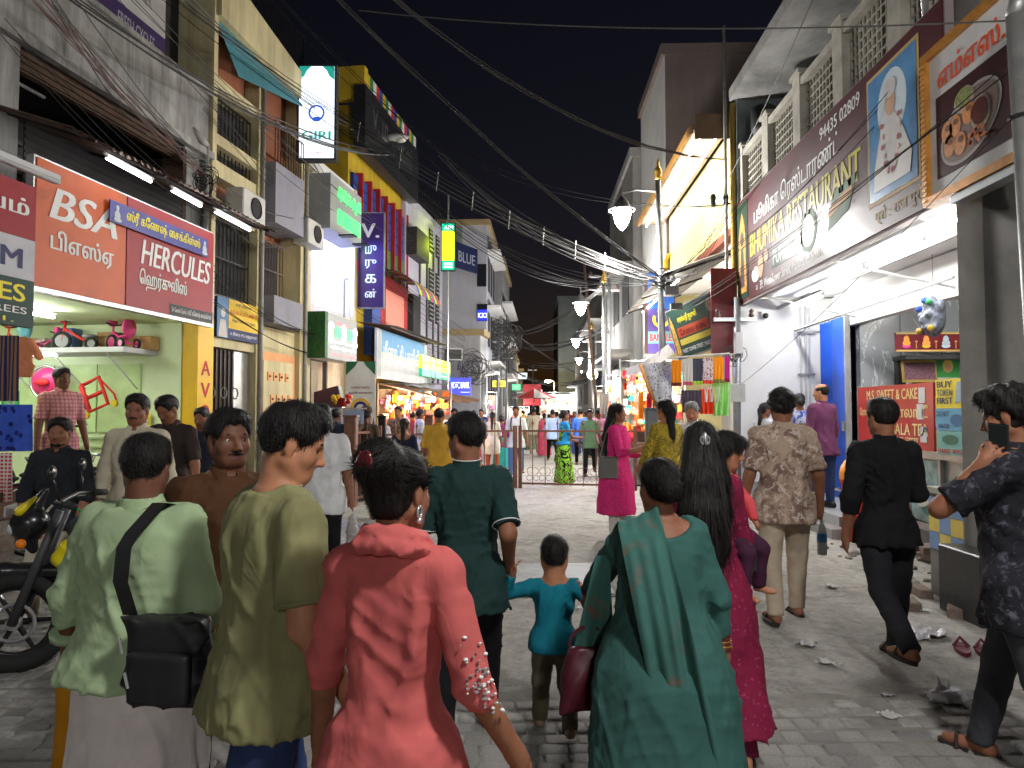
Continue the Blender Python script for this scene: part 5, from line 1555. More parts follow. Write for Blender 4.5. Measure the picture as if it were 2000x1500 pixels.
# clothes
def cvol(J, res=None, grow=0.10):
 r = res or J['res']
 return Vol(J['lo'] - 0.02, J['hi'] + 0.02, r)
def w_shirt(J, mat, sleeve=0.55, hem=-0.10, ease=0.016, collar=True, flare=0.0, wr=0.009, name='shirt', freq=46, tails=False, neck=0.0, open_back=0.0):
 """sleeve: fraction of the whole arm covered (0.42 = short, 0.95 = long); hem in body heights below the pelvis joint"""
 k = J['k']; v = cvol(J)
 pr = [q for q in J['torso'](ease)]
 hip = pr[1]
 hipx = max(hip[1], 0.118 * k * (0.5 + 0.5 * J['g']) + ease); low = [(hem * k, hipx + flare, hip[2] + 0.016 + flare, hip[3] - .004), (max(hem * k + 0.03, -0.06 * k), hipx + flare * .5, hip[2] + 0.016 + flare * .5, hip[3] - .004)]
 pr = low + [q for q in pr if q[0] > low[1][0] + 0.06]
 if hem > -0.02: pr = [(hem * k, pr[1][1], pr[1][2], pr[1][3])] + pr[1:]
 pr[-1] = (J['tor'] - 0.004 * k, pr[-1][1], pr[-1][2], pr[-1][3])
 v.loft(J['pel'], J['up'], J['rt'], J['fr'], pr, 0.02)
 ra = J['ra']; rl = J['rl']
 if hem < -0.03:
  for i in range(2):
   f_ = 1 if hem < -.2 else .4; v.cap(J['hips'][i], J['hips'][i] + (J['knees'][i] - J['hips'][i]) * f_, rl[0] + ease * .9, (rl[1] if f_ == 1 else rl[0] * .95) + ease * (2 if f_ == 1 else .9) + flare * .6, 0.035)
   if hem < -0.26: v.cap(J['knees'][i], J['ankles'][i], rl[1] + ease * 2.0 + flare * .6, rl[1] + ease * 2.2 + flare, 0.05)
  if wr: v.wrinkle(J['seed'] + 40, wr * 0.8, 30, 0.12)
  e_ = J['pel'] + J['up'] * hem * k
  v.plane(e_, -J['up'])
 for i, s in enumerate((-1, 1)):
  v.cap(J['pel'] + J['up'] * (J['tor'] - 0.022 * k) + J['rt'] * s * 0.022 * k, J['shs'][i], 0.028 * k + ease * .5, 0.035 * k + ease * .5, 0.03)
  if sleeve <= 0: continue
  S, E, W = J['shs'][i], J['elb'][i], J['wri'][i]
  if sleeve < 0.53:
   f = sleeve / 0.53; d = nrm(E - S); end = S + (E - S) * f
   v.cap(S, end + d * .03, ra[0] + ease * .7, ra[0] * (1 - f) + ra[1] * f + ease * 1.2, 0.018, clip=(end, d))
  else:
   f = min(1, (sleeve - 0.53) / 0.47); d = nrm(W - E); end = E + (W - E) * f
   v.cap(S, E, ra[0] + ease * .7, ra[1] + ease * 0.9, 0.018)
   v.cap(E, end + d * .03, ra[1] + ease * 0.9, ra[1] * (1 - f) + ra[2] * f + ease * .55, 0.012, clip=(end, d))
 if wr: v.wrinkle(J['seed'], wr * 0.9, freq); v.wrinkle(J['seed'] + 3, wr * 0.4, freq * 1.9, 0.8)
 n0 = J['neck']; nr = J['nr']
 v.cap(n0 + J['up'] * 0.012 - J['fr'] * 0.002, n0 + J['up'] * 0.16 + J['fr'] * 0.01, nr * 1.16 + 0.004 + neck, nr * 1.3 + 0.02 + neck, 0.006, 'sub')
 if open_back:
  v.ell(n0 - J['fr'] * 0.07, (0.085 * k, 0.10, open_back), None, 0.006, 'sub')
 v.build(name, mat, J['root'], 1)
 if collar:
  cv = Vol(n0 - 0.17, n0 + 0.17, min(J['res'], 0.008))
  ax = nrm(J['up'] + J['fr'] * -0.12)
  cv.loft(n0 - J['fr'] * 0.002, ax, J['rt'], nrm(np.cross(ax, J['rt'])) * 1.0, [(-0.016 * k, nr * 1.5 + .006, nr * 1.5 + .006, 0), (0.010 * k, nr * 1.22 + .006, nr * 1.22 + .006, 0), (0.026 * k, nr * 1.12 + .005, nr * 1.14 + .005, 0)], 0.0, pw=2.0)
  cv.loft(n0 - J['fr'] * 0.002, ax, J['rt'], nrm(np.cross(ax, J['rt'])), [(-0.05 * k, nr * 1.1, nr * 1.1, 0), (0.05 * k, nr * 1.05 + .002, nr * 1.07 + .002, 0)], 0.0, 'sub', pw=2.0)
  cv.ell(n0 + J['fr'] * (nr * 1.35) + J['up'] * 0.02, (0.018, 0.05, 0.06), None, 0.004, 'sub')
  cv.build('collar', collar if not isinstance(collar, bool) else mat, J['root'], 1)
def w_trousers(J, mat, length=1.06, ease=0.012, flare=0.0, wr=0.007, name='trousers'):
 k = J['k']; v = cvol(J, J['res'] * 1.4)
 pr = [(t, a, b, c) for t, a, b, c in J['torso'](ease * 0.4) if t < 0.06 * k]
 v.loft(J['pel'], J['up'], J['rt'], J['fr'], pr, 0.02)
 rl = J['rl']
 for i in range(2):
  h, kn, an = J['hips'][i], J['knees'][i], J['ankles'][i]
  v.cap(h, kn, rl[0] + ease * 0.7, rl[1] + ease + flare * .5, 0.025)
  d = nrm(an - kn); end = kn + (an - kn) * length
  v.cap(kn, end + d * .03, rl[1] + ease + flare * .5, rl[2] + ease * 1.2 + flare, 0.02, clip=(end, d))
 if wr: v.wrinkle(J['seed'] + 11, wr, 52, 0.9, cin=.003, cout=.007)
 v.build(name, mat, J['root'], 1)
def w_skirt(J, mat, top=0.10, hem=0.06, flare=0.03, folds=9, famp=0.08, name='skirt', ease=0.016, sway=0.0, wr=0.004, base=None):
 """a wrap or gown from `top` (body heights above the pelvis) to `hem` (fraction of leg length left bare)"""
 k = J['k']; v = cvol(J)
 pz = J['pel'][2]
 pr_t = J['torso'](ease)
 bot = -(pz - hem * k)
 hx = J['torso'](ease)[1]
 spread = max(abs(J['ankles'][0][1] - J['ankles'][1][1]), 0) * 0.35
 cyb = (J['ankles'][0][1] + J['ankles'][1][1]) / 2
 bw, bd = base or (hx[1] + flare, hx[2] + flare)
 pr = [(bot, bw, bd + spread, cyb * 0.8), (bot * 0.55, (hx[1] + bw) / 2, (hx[2] + bd) / 2 + spread * 0.5, cyb * .35), (-0.06 * k, hx[1] + 0.004, hx[2] + 0.004, hx[3])]
 pr += [q for q in pr_t if -0.05 * k < q[0] < top * k]
 v.loft(J['pel'], (0, 0, 1), J['rt'], nrm((J['fr'][0], J['fr'][1], 0)), pr, 0.02, folds=(folds, famp, J['seed'] * 1.7, -0.14 * k, bot))
 if wr: v.wrinkle(J['seed'] + 21, wr, 22, 0.25, cout=.012)
 v.build(name, mat, J['root'], 1)
def w_drape(J, mat, pts=None, r=0.03, name='dupatta', wr=0.006, freq=40, flatn=0.5, segs=None):
 """cloth band laid over the body through points (person space); pts rows: x, y, z, half width"""
 v = Vol(J['lo'] - 0.05, J['hi'] + 0.05, J['res'])
 for (a, b) in zip(pts[:-1], pts[1:]):
  n = 3
  for t in (-1, 0, 1):
   wa, wb = a[3] * t * 0.7, b[3] * t * 0.7
   da = np.array(a[4:7]) if len(a) > 4 else np.array((1, 0, 0)); db = np.array(b[4:7]) if len(b) > 4 else np.array((1, 0, 0))
   v.cap(np.array(a[:3]) + da * wa, np.array(b[:3]) + db * wb, r, r, 0.022)
 if wr: v.wrinkle(J['seed'] + 31, wr, freq, 0.15)
 v.build(name, mat, J['root'], 1)
WEAR = {'shirt': w_shirt, 'trousers': w_trousers, 'skirt': w_skirt, 'drape': w_drape}
# right row of buildings
def Ru(px, d=0.0): return RIGHT.u(px, d)
def Rz(px, py, d=0.0): return RIGHT.uz(px, py, d)[1]
CONC = surf('rough_grey_concrete', (0.24, 0.23, 0.215), 0.92, 0.2, 2, 0.5, (0.10, 0.095, 0.085), 0.5)
CONC_D = surf('dark_weathered_concrete', (0.17, 0.165, 0.16), 0.95, 0.25, 1.3, 0.7, (0.03, 0.03, 0.03), 0.5)
WALLW = surf('white_distemper', (0.78, 0.775, 0.76), 0.85, 0.05, 2, 0.18, (0.4, 0.4, 0.4), 0.1)
JALI = surf('lattice_cement', (0.34, 0.32, 0.27), 0.9, 0.2, 4, 0.4, (0.12, 0.11, 0.09), 0.3)
yN, yF = -5.62, -12.25
R1 = RIGHT.thing('restaurant_building', 'two storey restaurant building with lattice balcony above the maroon sign', 'building', 0)
MB().box(-12.45, -12.2, 0.0, 1.75, 0.0, 3.5).build('side_wall', WALLW, R1)
MB().box(-12.2, -11.95, 1.55, 1.75, 0.2, 3.5).build('back_wall', WALLW, R1)
MB().box(-11.95, yN, 1.50, 1.75, 2.98, 3.5).build('lintel_wall', WALLW, R1)
MB().box(-11.95, yN, 1.38, 1.498, 2.92, 2.98).build('lintel_ledge', WALLW, R1)
MB().box(-12.2, yN - 0.3, 0.06, 1.75, 3.52, 3.62).build('canopy_slab', WALLW, R1)
STEP = surf('grey_step_stone', (0.28, 0.275, 0.265), 0.75, 0.15, 3, 0.4, bumps=0.3)
MB().box(-12.2, -9.35, 0.42, 4.6, 0.0, 0.24).build('floor', surf('tiled_floor_pale', (0.42, 0.44, 0.45), 0.4, 0.12, 5), R1)
MB().box(-12.2, -9.1, 0.22, 0.42, 0.0, 0.12).build('step', STEP, R1)
MB().box(-9.35, -5.9, 0.75, 4.6, 0.0, 0.3).build('plinth', CONC_D, R1)
MARB = None
def marble():
 m, nt, b = newmat('grey_marble')
 n = noise(nt, 1.2, 8, 0.62, dist=1.8, stretch=(1.6, 1.6, 0.7))
 r_ = ramp(nt, n.outputs[0], [(0.0, (0.27, 0.29, 0.31)), (0.485, (0.30, 0.32, 0.34)), (0.5, (0.75, 0.76, 0.78)), (0.515, (0.30, 0.32, 0.34)), (1.0, (0.34, 0.36, 0.38))])
 nt.links.new(r_.outputs[0], b.inputs['Base Color']); b.inputs['Roughness'].default_value = 0.25
 return m
MARB = marble()
MB().box(-11.1, -5.0, 4.3, 4.5, 0.3, 3.3).build('marble_wall', MARB, R1)
MB().box(-11.25, -11.1, 1.52, 4.5, 0.24, 3.3).build('marble_side_wall', MARB, R1)
for i in range(4):
 MB().box(-11.098, -11.09, 1.5 + i * .62, 1.51 + i * .62, 0.3, 3.3).build('marble_joint', flat('joint_dark', (0.08, 0.09, 0.1)), R1)
MB().box(-12.1, -5.0, 1.76, 4.5, 3.3, 3.38).build('ceiling', surf('interior_ceiling', (0.5, 0.48, 0.44), 0.7), R1)
MB().box(-5.9, -5.6, 1.76, 4.5, 0.0, 3.3).build('inner_wall', WALLW, R1)
MB().box(-11.09, -10.7, 2.0, 3.6, 2.36, 2.42).build('picture_shelf', flat('shelf_black', (0.03, 0.03, 0.03)), R1)
MB().box(-11.09, -11.0, 2.02, 2.9, 1.82, 2.36).build('shelf_niche', flat('shelf_black', (0.03, 0.03, 0.03)), R1)
for i, x in enumerate((1.02, 1.10, 1.16)):
 MB().tube([(-12.18, x, 3.4), (-12.18, x, 0.24)], 0.018, 5).build('conduit', surf('white_conduit', (0.5, 0.5, 0.5)), R1)
for z in (2.9, 2.2, 1.5):
 MB().box(-12.17, -12.14, 0.96, 1.24, z, z + .03).build('conduit_clip', PIPE, R1)
MB().tube([(-12.19, 1.35, 2.95), (-12.1, 0.9, 2.95), (-7.5, 0.86, 2.98)], 0.022, 6).build('wall_pipe', surf('white_conduit', (0.5, 0.5, 0.5)), R1)
for u in (-11.2, -8.6, -6.7):
 MB().tube([(u, 0.1, 3.38), (u + .02, 1.5, 3.05)], 0.016, 5).build('canopy_stay', surf('white_conduit', (0.5, 0.5, 0.5)), R1)
MB().box(-12.15, -6.4, 0.62, 0.66, 3.30, 3.36).build('canopy_angle', STEEL, R1)
PB = MB()
MB().box(-5.96, -5.62, 0.0, 0.42, 0.0, 3.42).build('pillar', CONC, R1)
MB().box(-12.3, -3.2, 0.12, 3.5, 3.56, 3.75).build('floor_edge', CONC_D, R1)
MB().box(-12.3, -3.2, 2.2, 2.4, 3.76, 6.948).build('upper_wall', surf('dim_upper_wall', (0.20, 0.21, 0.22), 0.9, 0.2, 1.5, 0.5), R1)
bz0, bz1 = 5.12, 5.92
MB().box(-12.3, -3.2, 0.10, 0.30, 3.76, bz0).build('balcony_wall', CONC_D, R1)
MB().box(-12.3, -3.2, 0.06, 0.34, bz1, bz1 + .1).build('balcony_coping', JALI, R1)
posts = [-12.2, -10.9, -9.6, -8.3, -7.0, -5.7, -4.4]
for u in posts:
 MB().box(u - .13, u + .13, 0.05, 0.35, bz0, bz1 + .16).build('balcony_post', JALI, R1)
 MB().box(u - .17, u + .17, 0.02, 0.38, bz1 + .162, bz1 + .22).build('post_cap', JALI, R1)
for a, b_ in zip(posts[:-1], posts[1:]):
 g = MB(); x0, x1 = a + .135, b_ - .135
 nx, nz = 10, 7
 for i in range(nx):
  for j in range(nz):
   cx = x0 + (x1 - x0) * (i + .5) / nx; cz = bz0 + (bz1 - bz0) * (j + .5) / nz; w = (x1 - x0) / nx * .5; h = (bz1 - bz0) / nz * .5
   t = 0.020
   g.box(cx - w, cx + w, 0.14, 0.22, cz - h, cz - h + t).box(cx - w, cx - w + t, 0.14, 0.22, cz - h + t, cz + h)
   sgn = 1 if (i + j) % 2 else -1
   g.tube([(cx - w, 0.18, cz - sgn * h), (cx + w, 0.18, cz + sgn * h)], 0.016, 4, caps=False)
 g.build('lattice_panel', JALI, R1)
SOF = surf('stained_soffit', (0.22, 0.215, 0.20), 0.95, 0.3, 1.2, 0.8, (0.05, 0.05, 0.048), 0.5)
MB().box(-12.3, -2.6, -0.10, 3.5, 6.95, 7.15).build('roof_slab', SOF, R1)
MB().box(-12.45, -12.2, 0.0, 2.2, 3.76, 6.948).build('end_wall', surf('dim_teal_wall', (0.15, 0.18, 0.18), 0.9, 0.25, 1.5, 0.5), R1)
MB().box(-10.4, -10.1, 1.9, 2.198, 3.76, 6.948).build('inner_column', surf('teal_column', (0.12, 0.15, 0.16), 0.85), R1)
MB().tube([(-6.6, 0.16, 5.2), (-6.6, 0.0, 9.0)], 0.05, 8).build('steel_pipe', STEEL, R1, True)
MB().tube([(-12.28, -0.05, 0.2), (-12.28, -0.05, 6.9)], 0.05, 8).build('drain_pipe', surf('ochre_pipe', srgb(150, 124, 60)), R1, True)
MB().tube([(-12.33, -0.16, 2.9), (-12.33, -0.16, 8.3)], 0.03, 6).build('service_pipe', PIPE, R1, True)
MB().lathe([(0.16, 0), (0.2, .1), (0.2, .4), (0.12, .46)], (-11.4, .2, bz1 + .1), 12).build('water_pot', flat('pot_black', (0.02, 0.02, 0.02)), R1, True)
MAROON = surf('maroon_sign_print', srgb(72, 15, 25), 0.5, 0.2, 0.8, .2, srgb(50, 14, 20), spec=0.3, bumps=0.06, fine=1.5)
MAROON.node_tree.nodes['Principled BSDF'].inputs['Coat Weight'].default_value = 0.35
MAROON.node_tree.nodes['Principled BSDF'].inputs['Coat Roughness'].default_value = 0.11
GOLD = flat('gold_print2', srgb(190, 160, 96))
s = RIGHT.thing('restaurant_sign', 'long maroon restaurant sign with yellow and white lettering over the bright opening', 'sign', -12.25, 0, 3.40)
Ws, Hs = 6.15, 1.72
box('panel', 0, Ws, 0, 0.05, 0, Hs, MAROON, s)
box('frame', -0.02, Ws + .02, 0.012, 0.09, -0.03, Hs + .02, surf('sign_frame', (0.25, 0.2, 0.2)), s)
box('end_panel', 0.02, 0.62, -0.006, -0.001, 0.06, Hs - .05, flat('dark_green_print2', srgb(40, 62, 50), 0.3), s)
MB().poly([(.10, .15), (.54, .15), (.50, 1.1), (.42, 1.35), (.32, 1.5), (.22, 1.35), (.14, 1.1)], -0.010).build('deity_print', surf('deity_gold', srgb(170, 120, 60), 0.4, 0.7, 18), s)
MB().disc(.32, 1.05, .09, .12, -0.014).poly([(.2, .25), (.44, .25), (.38, .9), (.26, .9)], -0.013).build('deity_figure', surf('deity_dark', srgb(60, 50, 50), 0.4, 0.8, 22), s)
letters('BHUMIKA RESTAURANT', s, .74, 4.62, .66, 1.02, -0.006, flat('lime_yellow_letters', srgb(206, 196, 70), 0.35), 0.05)
letters('பூமிகா ரெஸ்டாரண்ட்', s, .95, 4.10, 1.08, 1.42, -0.006, WHITE_L, 0.03)
letters('94435 02809', s, 3.55, 4.62, 1.47, 1.62, -0.006, WHITE_L, 0.03)
box('veg_strip', 1.75, 2.95, -0.006, -0.001, .27, .56, flat('green_strip', srgb(40, 74, 50), 0.3), s)
letters('PURE VEG', s, 1.82, 2.9, .31, .53, -0.010, WHITE_L, 0.03)
letters('39, West Tower Street, Madurai - 625 001.', s, 1.2, 3.6, .05, .2, -0.006, WHITE_L, 0.015)
for x in (1.05, 3.9):
 MB().ring(x, .12, .03, .045, -0.006, 4, 45, 405).build('veg_mark', WHITE_L, s)
LEAF = flat('plate_green', srgb(70, 110, 70)); FOODW = flat('food_white', (0.6, 0.58, 0.52))
g = MB().disc(1.0, .34, .2, .12, -0.006).build('plate_print', FOODW, s)
MB().disc(1.25, .42, .13, .18, -0.008).disc(1.5, .52, .1, .1, -0.008).build('food_print', surf('food_mix', srgb(190, 150, 110), .4, .6, 20), s)
MB().disc(3.15, .48, .27, .27, -0.006).build('plate_print', LEAF, s)
MB().disc(3.15, .48, .2, .2, -0.009).build('food_print', surf('food_mix2', srgb(160, 150, 110), .4, .6, 20), s)
MB().poly([(3.72, .3), (4.3, .42), (4.55, .78), (3.9, .72)], -0.006).build('leaf_print', LEAF, s)
MB().poly([(3.75, .45), (4.4, .58), (4.42, .68), (3.8, .58)], -0.010).build('dosa_print', flat('dosa_tan', srgb(206, 150, 90)), s)
box('picture_border', 4.78, 5.78, -0.006, -0.001, .28, Hs - .10, GOLD, s)
box('picture_field', 4.82, 5.74, -0.011, -0.007, .32, Hs - .14, surf('sky_blue_picture', srgb(96, 150, 200), 0.3, 0.35, 2.0, bumps=0), s)
MB().disc(5.3, 1.18, .28, .34, -0.013).build('halo_print', surf('pale_halo', srgb(210, 225, 235), .4, .1), s)
PW = flat('robe_white', (0.68, 0.67, 0.66), 0.4)
MB().disc(5.28, 1.20, .095, .13, -0.018).build('face_print', flat('face_print', srgb(200, 160, 130)), s)
MB().disc(5.28, 1.34, .12, .09, -0.020).poly([(4.92, .40), (5.62, .40), (5.66, .6), (5.45, .98), (5.34, 1.1), (5.2, 1.1), (5.08, .98), (4.94, .62)], -0.016).build('robe_print', PW, s)
for i in range(15):
 t = i / 14; a = math.pi * t
 MB().disc(5.28 - .17 * math.cos(a), 1.02 - .5 * math.sin(a), .03, .03, -0.024, 8).build('garland_flower', flat('flower_%d' % (i % 2), (srgb(170, 50, 60), srgb(220, 200, 190))[i % 2]), s)
letters('प्रो : राज पुरोहित', s, 4.9, 6.05, .06, .24, -0.006, GOLD, 0.02)
s = RIGHT.thing('food_sign', 'white food sign in a golden frame with picture of round puris', 'sign', -6.06, -0.14, 3.38)
Wf, Hf = 1.9, 1.16
GF = surf('gilt_frame', srgb(196, 134, 56), 0.35, 0.25, 12, metal=0.3)
box('panel', 0, Wf, 0, 0.05, 0, Hf, flat('sign_white', (0.62, 0.62, 0.63), 0.35), s)
for nm, q in (('frame_side', (-.07, 0.0, -.07, Hf + .07)), ('frame_side', (Wf, Wf + .07, -.07, Hf + .07)), ('frame_bottom', (0.0, Wf, -.07, 0.0)), ('frame_top', (0.0, Wf, Hf, Hf + .07))):
 box(nm, q[0], q[1], -0.04, 0.06, q[2], q[3], GF, s)
for i in range(26):
 MB().box(-.06, -.01, -.05, -.041, -.03 + i * .046, -.01 + i * .046).build('frame_bead', surf('gilt_bead', srgb(226, 170, 90), 0.3, metal=.3), s)
box('photo_field', .10, 1.06, -0.006, -0.001, .12, .80, flat('dark_maroon_print', srgb(66, 28, 34), 0.3), s)
letters('எம்எஸ். ஸ்வீட்', s, .14, 1.7, .86, 1.06, -0.008, flat('red_orange_letters', srgb(206, 60, 30)), 0.05)
letters('எம்எஸ். ஸ்வீட்', s, .135, 1.695, .865, 1.065, -0.005, flat('yellow_edge', srgb(236, 190, 60)), 0.075)
letters('D.R.', s, 1.14, 1.4, .12, .24, -0.006, flat('maroon_letters', srgb(110, 30, 50)), 0.03)
MB().disc(.55, .42, .40, .25, -0.010, 30, rot=.35).build('plate_rim', flat('plate_glass', srgb(200, 196, 196), 0.2), s)
MB().disc(.55, .42, .37, .225, -0.014, 30, rot=.35).build('plate_print', flat('plate_inner', srgb(150, 130, 124), 0.3), s)
PURI = surf('puri_orange', srgb(206, 128, 56), .5, .3, 30)
for x, z in ((.30, .33), (.44, .30), (.38, .46), (.55, .50), (.27, .45)):
 MB().disc(x, z, .075, .09, -0.020, 16).build('puri_print', PURI, s)
 MB().disc(x + .01, z + .03, .03, .025, -0.024, 10).build('puri_hole', flat('puri_brown', srgb(110, 60, 30)), s)
MB().disc(.70, .44, .12, .13, -0.020, 20).disc(.5, .62, .13, .10, -0.018).build('bowl_print', flat('bowl_pale', srgb(196, 180, 160), .3), s)
MB().disc(.70, .45, .095, .10, -0.026, 20).build('sauce_print', flat('sauce_dark', srgb(96, 30, 20), .3), s)
MB().disc(.5, .64, .10, .075, -0.024, 18).build('salad_print', surf('salad_mix', srgb(120, 130, 50), .5, .8, 40), s)
for i in range(24):
 x, z = .66 + random.uniform(-.1, .12), .29 + random.uniform(-.06, .06)
 MB().disc(x, z, .018, .018, -0.026, 8).build('chickpea_print', flat('chickpea', srgb(216, 110, 40)), s)
box('second_photo', 1.12, 1.85, -0.006, -0.001, .28, .82, surf('dark_photo', (0.06, 0.05, 0.06), 0.4, 0.8, 8), s)
box('light_rail', .3, Wf, -0.02, 0.1, -.14, -.075, STEEL, s)
GT = 'tube lights under the restaurant canopy'
RT = glow('restaurant_tube', (1.0, 1.0, 0.98), 95.0)
for lab, p, q in (('far tube light under the restaurant canopy near the white side wall', (-11.8, .75, 3.28), (-10.6, .75, 3.28)),
 ('long tube light in the middle under the restaurant canopy', (-10.2, .45, 3.30), (-8.6, .45, 3.30)),
 ('second tube in line along the middle of the restaurant canopy', (-8.45, .45, 3.30), (-7.3, .45, 3.30)),
 ('tube light under the canopy nearest the concrete pillar', (-7.0, .30, 3.30), (-6.2, .30, 3.30))):
 tube_light('tube_light', lab, (RIGHT.world(*p), RIGHT.world(*q)), 0.018, RT, GT)
tube_light('tube_light', 'tube light on the ceiling inside the tea shop', (RIGHT.world(-10.2, 2.4, 3.24), RIGHT.world(-8.6, 2.4, 3.24)), 0.02, glow('inside_tube', (1, .97, .92), 90))
s = RIGHT.thing('hanging_mask', 'grey patterned mask hanging below the canopy over the tea shop', 'mask', -8.05, 0.95, 2.62)
mv = Vol((-.3, -.25, -.35), (.3, .25, .35), 0.014)
mv.ell((0, 0, 0), (.17, .10, .21), None, .02)
for x in (-.07, .07): mv.ell((x, -.08, .04), (.05, .05, .04), None, .015); mv.ell((x * 2.1, 0, .12), (.05, .05, .07), None, .02); mv.ell((x * 1.6, -.05, -.12), (.045, .04, .05), None, .02)
mv.ell((0, -.11, -.02), (.035, .05, .06), None, .02); mv.ell((0, -.09, -.10), (.09, .03, .03), None, .01); mv.ell((0, -.04, .18), (.09, .06, .08), None, .03)
mv.build('face', surf('mask_grey', srgb(110, 116, 130), 0.5, 0.7, 22), s, 1)
for i, (x, z, c) in enumerate(((-.11, .12, srgb(60, 90, 180)), (.1, .17, srgb(60, 150, 90)), (-.11, -.13, srgb(200, 160, 60)), (.12, -.12, srgb(210, 170, 60)), (0, .2, srgb(70, 110, 180)))):
 MB().ball((x, -.1, z), .035, 8).build('boss', flat('mask_boss_%d' % i, c), s, True)
MB().tube([(0, 0, .2), (0, 0, .72)], .004, 4).build('cord', BLACK_L, s)
s = RIGHT.thing('security_camera', 'small white dome camera on the white side wall', 'camera', -12.12, 0.42, 3.18)
MB().box(-.07, 0, -.06, .06, 0, .10).build('housing', flat('cam_white', (.6, .6, .6)), s)
MB().ball((.0, 0, .02), .05, 8).build('lens', flat('cam_black', (.02, .02, .02), .15), s, True)
s = RIGHT.thing('folding_shutter', 'bright blue folded metal shutter door standing beside the tea shop opening', 'shutter', -12.12, 1.32, 0.24)
BLUED = surf('blue_enamel', srgb(30, 84, 200), 0.4, 0.08, 3, 0.12, srgb(16, 40, 110))
for i in range(6):
 x = i * 0.085
 MB().add([(x, 0.0 + .05 * (i % 2), 0), (x + .085, .05 * ((i + 1) % 2), 0), (x + .085, .05 * ((i + 1) % 2), 2.82), (x, .05 * (i % 2), 2.82)], [(0, 1, 2, 3)]).build('leaf', BLUED, s)
box('flat_leaf', 0.51, 0.98, -0.02, 0.02, 0, 2.82, BLUED, s)
box('edge_frame', 0.98, 1.02, -0.03, 0.05, 0, 2.84, flat('grey_frame', (.3, .3, .3)), s)
box('hasp', 0.90, 0.97, -0.05, -0.021, 1.05, 1.2, STEEL, s)
s = RIGHT.thing('deity_picture', 'long maroon picture strip of four small seated deities', 'picture', 0)
s.location = (5.35, 10.68, 2.47); s.rotation_euler = (0, 0, 0); s.scale = (.42, 1, .46)
box('panel', 0, 3.4, 0, .04, 0, .62, flat('maroon_picture', srgb(104, 32, 40), .3), s)
for z in (0, .56): box('gold_border', 0, 3.4, -.01, -.001, z, z + .06, GOLD, s)
for i in range(5):
 x = .35 + i * .68
 MB().disc(x, .18, .15, .07, -.012).build('lotus_print', flat('lotus_%d' % (i % 3), (srgb(206, 70, 150), srgb(220, 190, 60), srgb(190, 210, 220))[i % 3]), s)
 MB().disc(x, .38, .1, .13, -.015).disc(x, .27, .14, .09, -.016).build('figure_print', flat('figure_%d' % (i % 3), (srgb(220, 150, 60), srgb(226, 160, 80), srgb(170, 190, 200))[i % 3]), s)
 MB().poly([(x + .32, .1), (x + .36, .1), (x + .35, .3), (x + .33, .3)], -.012).disc(x + .34, .32, .05, .03, -.014, 8).build('lamp_print', GOLD, s)
s = RIGHT.thing('framed_picture', 'gold framed group picture leaning on the shelf inside the tea shop', 'picture', 0)
s.location = (5.56, 10.9, 2.03); s.rotation_euler = (R(-6), R(0), 0); s.scale = (.42, 1, .64)
box('frame', 0, 1.2, 0, .04, 0, .52, surf('gilt2', srgb(200, 170, 90), .35, metal=.3), s)
box('picture', .06, 1.14, -.008, -.001, .06, .46, surf('crowded_picture', srgb(120, 84, 96), .4, .9, 26), s)
s = RIGHT.thing('wall_calendar', 'green calendar with deity picture beside the gold framed picture', 'calendar', 0)
s.location = (6.08, 10.95, 2.0); s.rotation_euler = (0, 0, 0); s.scale = (.46, 1, .5)
box('sheet', 0, .72, 0, .02, .2, .8, flat('calendar_green', srgb(60, 140, 70)), s)
box('date_pad', .04, .68, -.004, .016, 0, .198, flat('calendar_white', (.6, .6, .56)), s)
MB().disc(.36, .55, .17, .2, -.004).build('arch_print', flat('gold_print3', srgb(210, 180, 80)), s)
MB().disc(.36, .5, .09, .13, -.008).build('figure_print', flat('figure_pink', srgb(200, 150, 130)), s)
s = RIGHT.thing('tea_counter', 'steel tea counter with poster panels at the edge of the restaurant plinth', 'counter', -9.55, 0.78, 0.30)
POST1 = surf('poster_teal_mix', srgb(130, 160, 160), .35, .7, 5)
box('counter_body', 0.02, 2.40, 0.05, 0.9, 0.02, 0.80, metal('brushed_steel', (.42, .42, .41), .35, .2), s)
for x in (0.0, 0.62, 1.24, 1.84, 2.40):
 box('steel_post', x - .025, x + .025, 0, .045, 0, 1.62, metal('brushed_steel', (.42, .42, .41), .35, .2), s)
for z in (0.0, .78):
 box('steel_rail', 0, 2.42, -.012, .046, z, z + .07, metal('brushed_steel', (.42, .42, .41), .35, .2), s)
for i, (x0, x1) in enumerate(((.65, 1.21), (1.27, 1.80))):
 box('poster', x0, x1, .005, .04, .09, .76, POST1, s)
 MB().disc((x0 + x1) / 2 - .05, .36, .18, .12, -.004).build('cup_print', flat('cup_white', (.6, .62, .6)), s)
 MB().disc((x0 + x1) / 2 - .05, .40, .13, .06, -.008).build('tea_print', flat('tea_dark', (.05, .045, .04)), s)
 MB().disc((x0 + x1) / 2 + .1, .2, .1, .04, -.004).build('leaf_print', flat('leaf_teal', srgb(70, 120, 110)), s)
REDB = flat('red_board_print', srgb(176, 44, 44), .3, .5)
box('red_board', .04, 1.80, -.02, .0, .86, 1.60, REDB, s)
letters('M.S. SWEET & CAKE', s, .30, 1.50, 1.43, 1.55, -.026, flat('cream_letters', srgb(230, 214, 150)), .03)
letters('மசாலா டீ', s, .80, 1.70, 1.22, 1.36, -.026, flat('cream_letters', srgb(230, 214, 150)), .03)
letters('MASALA TEA', s, .66, 1.70, 1.02, 1.15, -.026, flat('cream_letters', srgb(230, 214, 150)), .03)
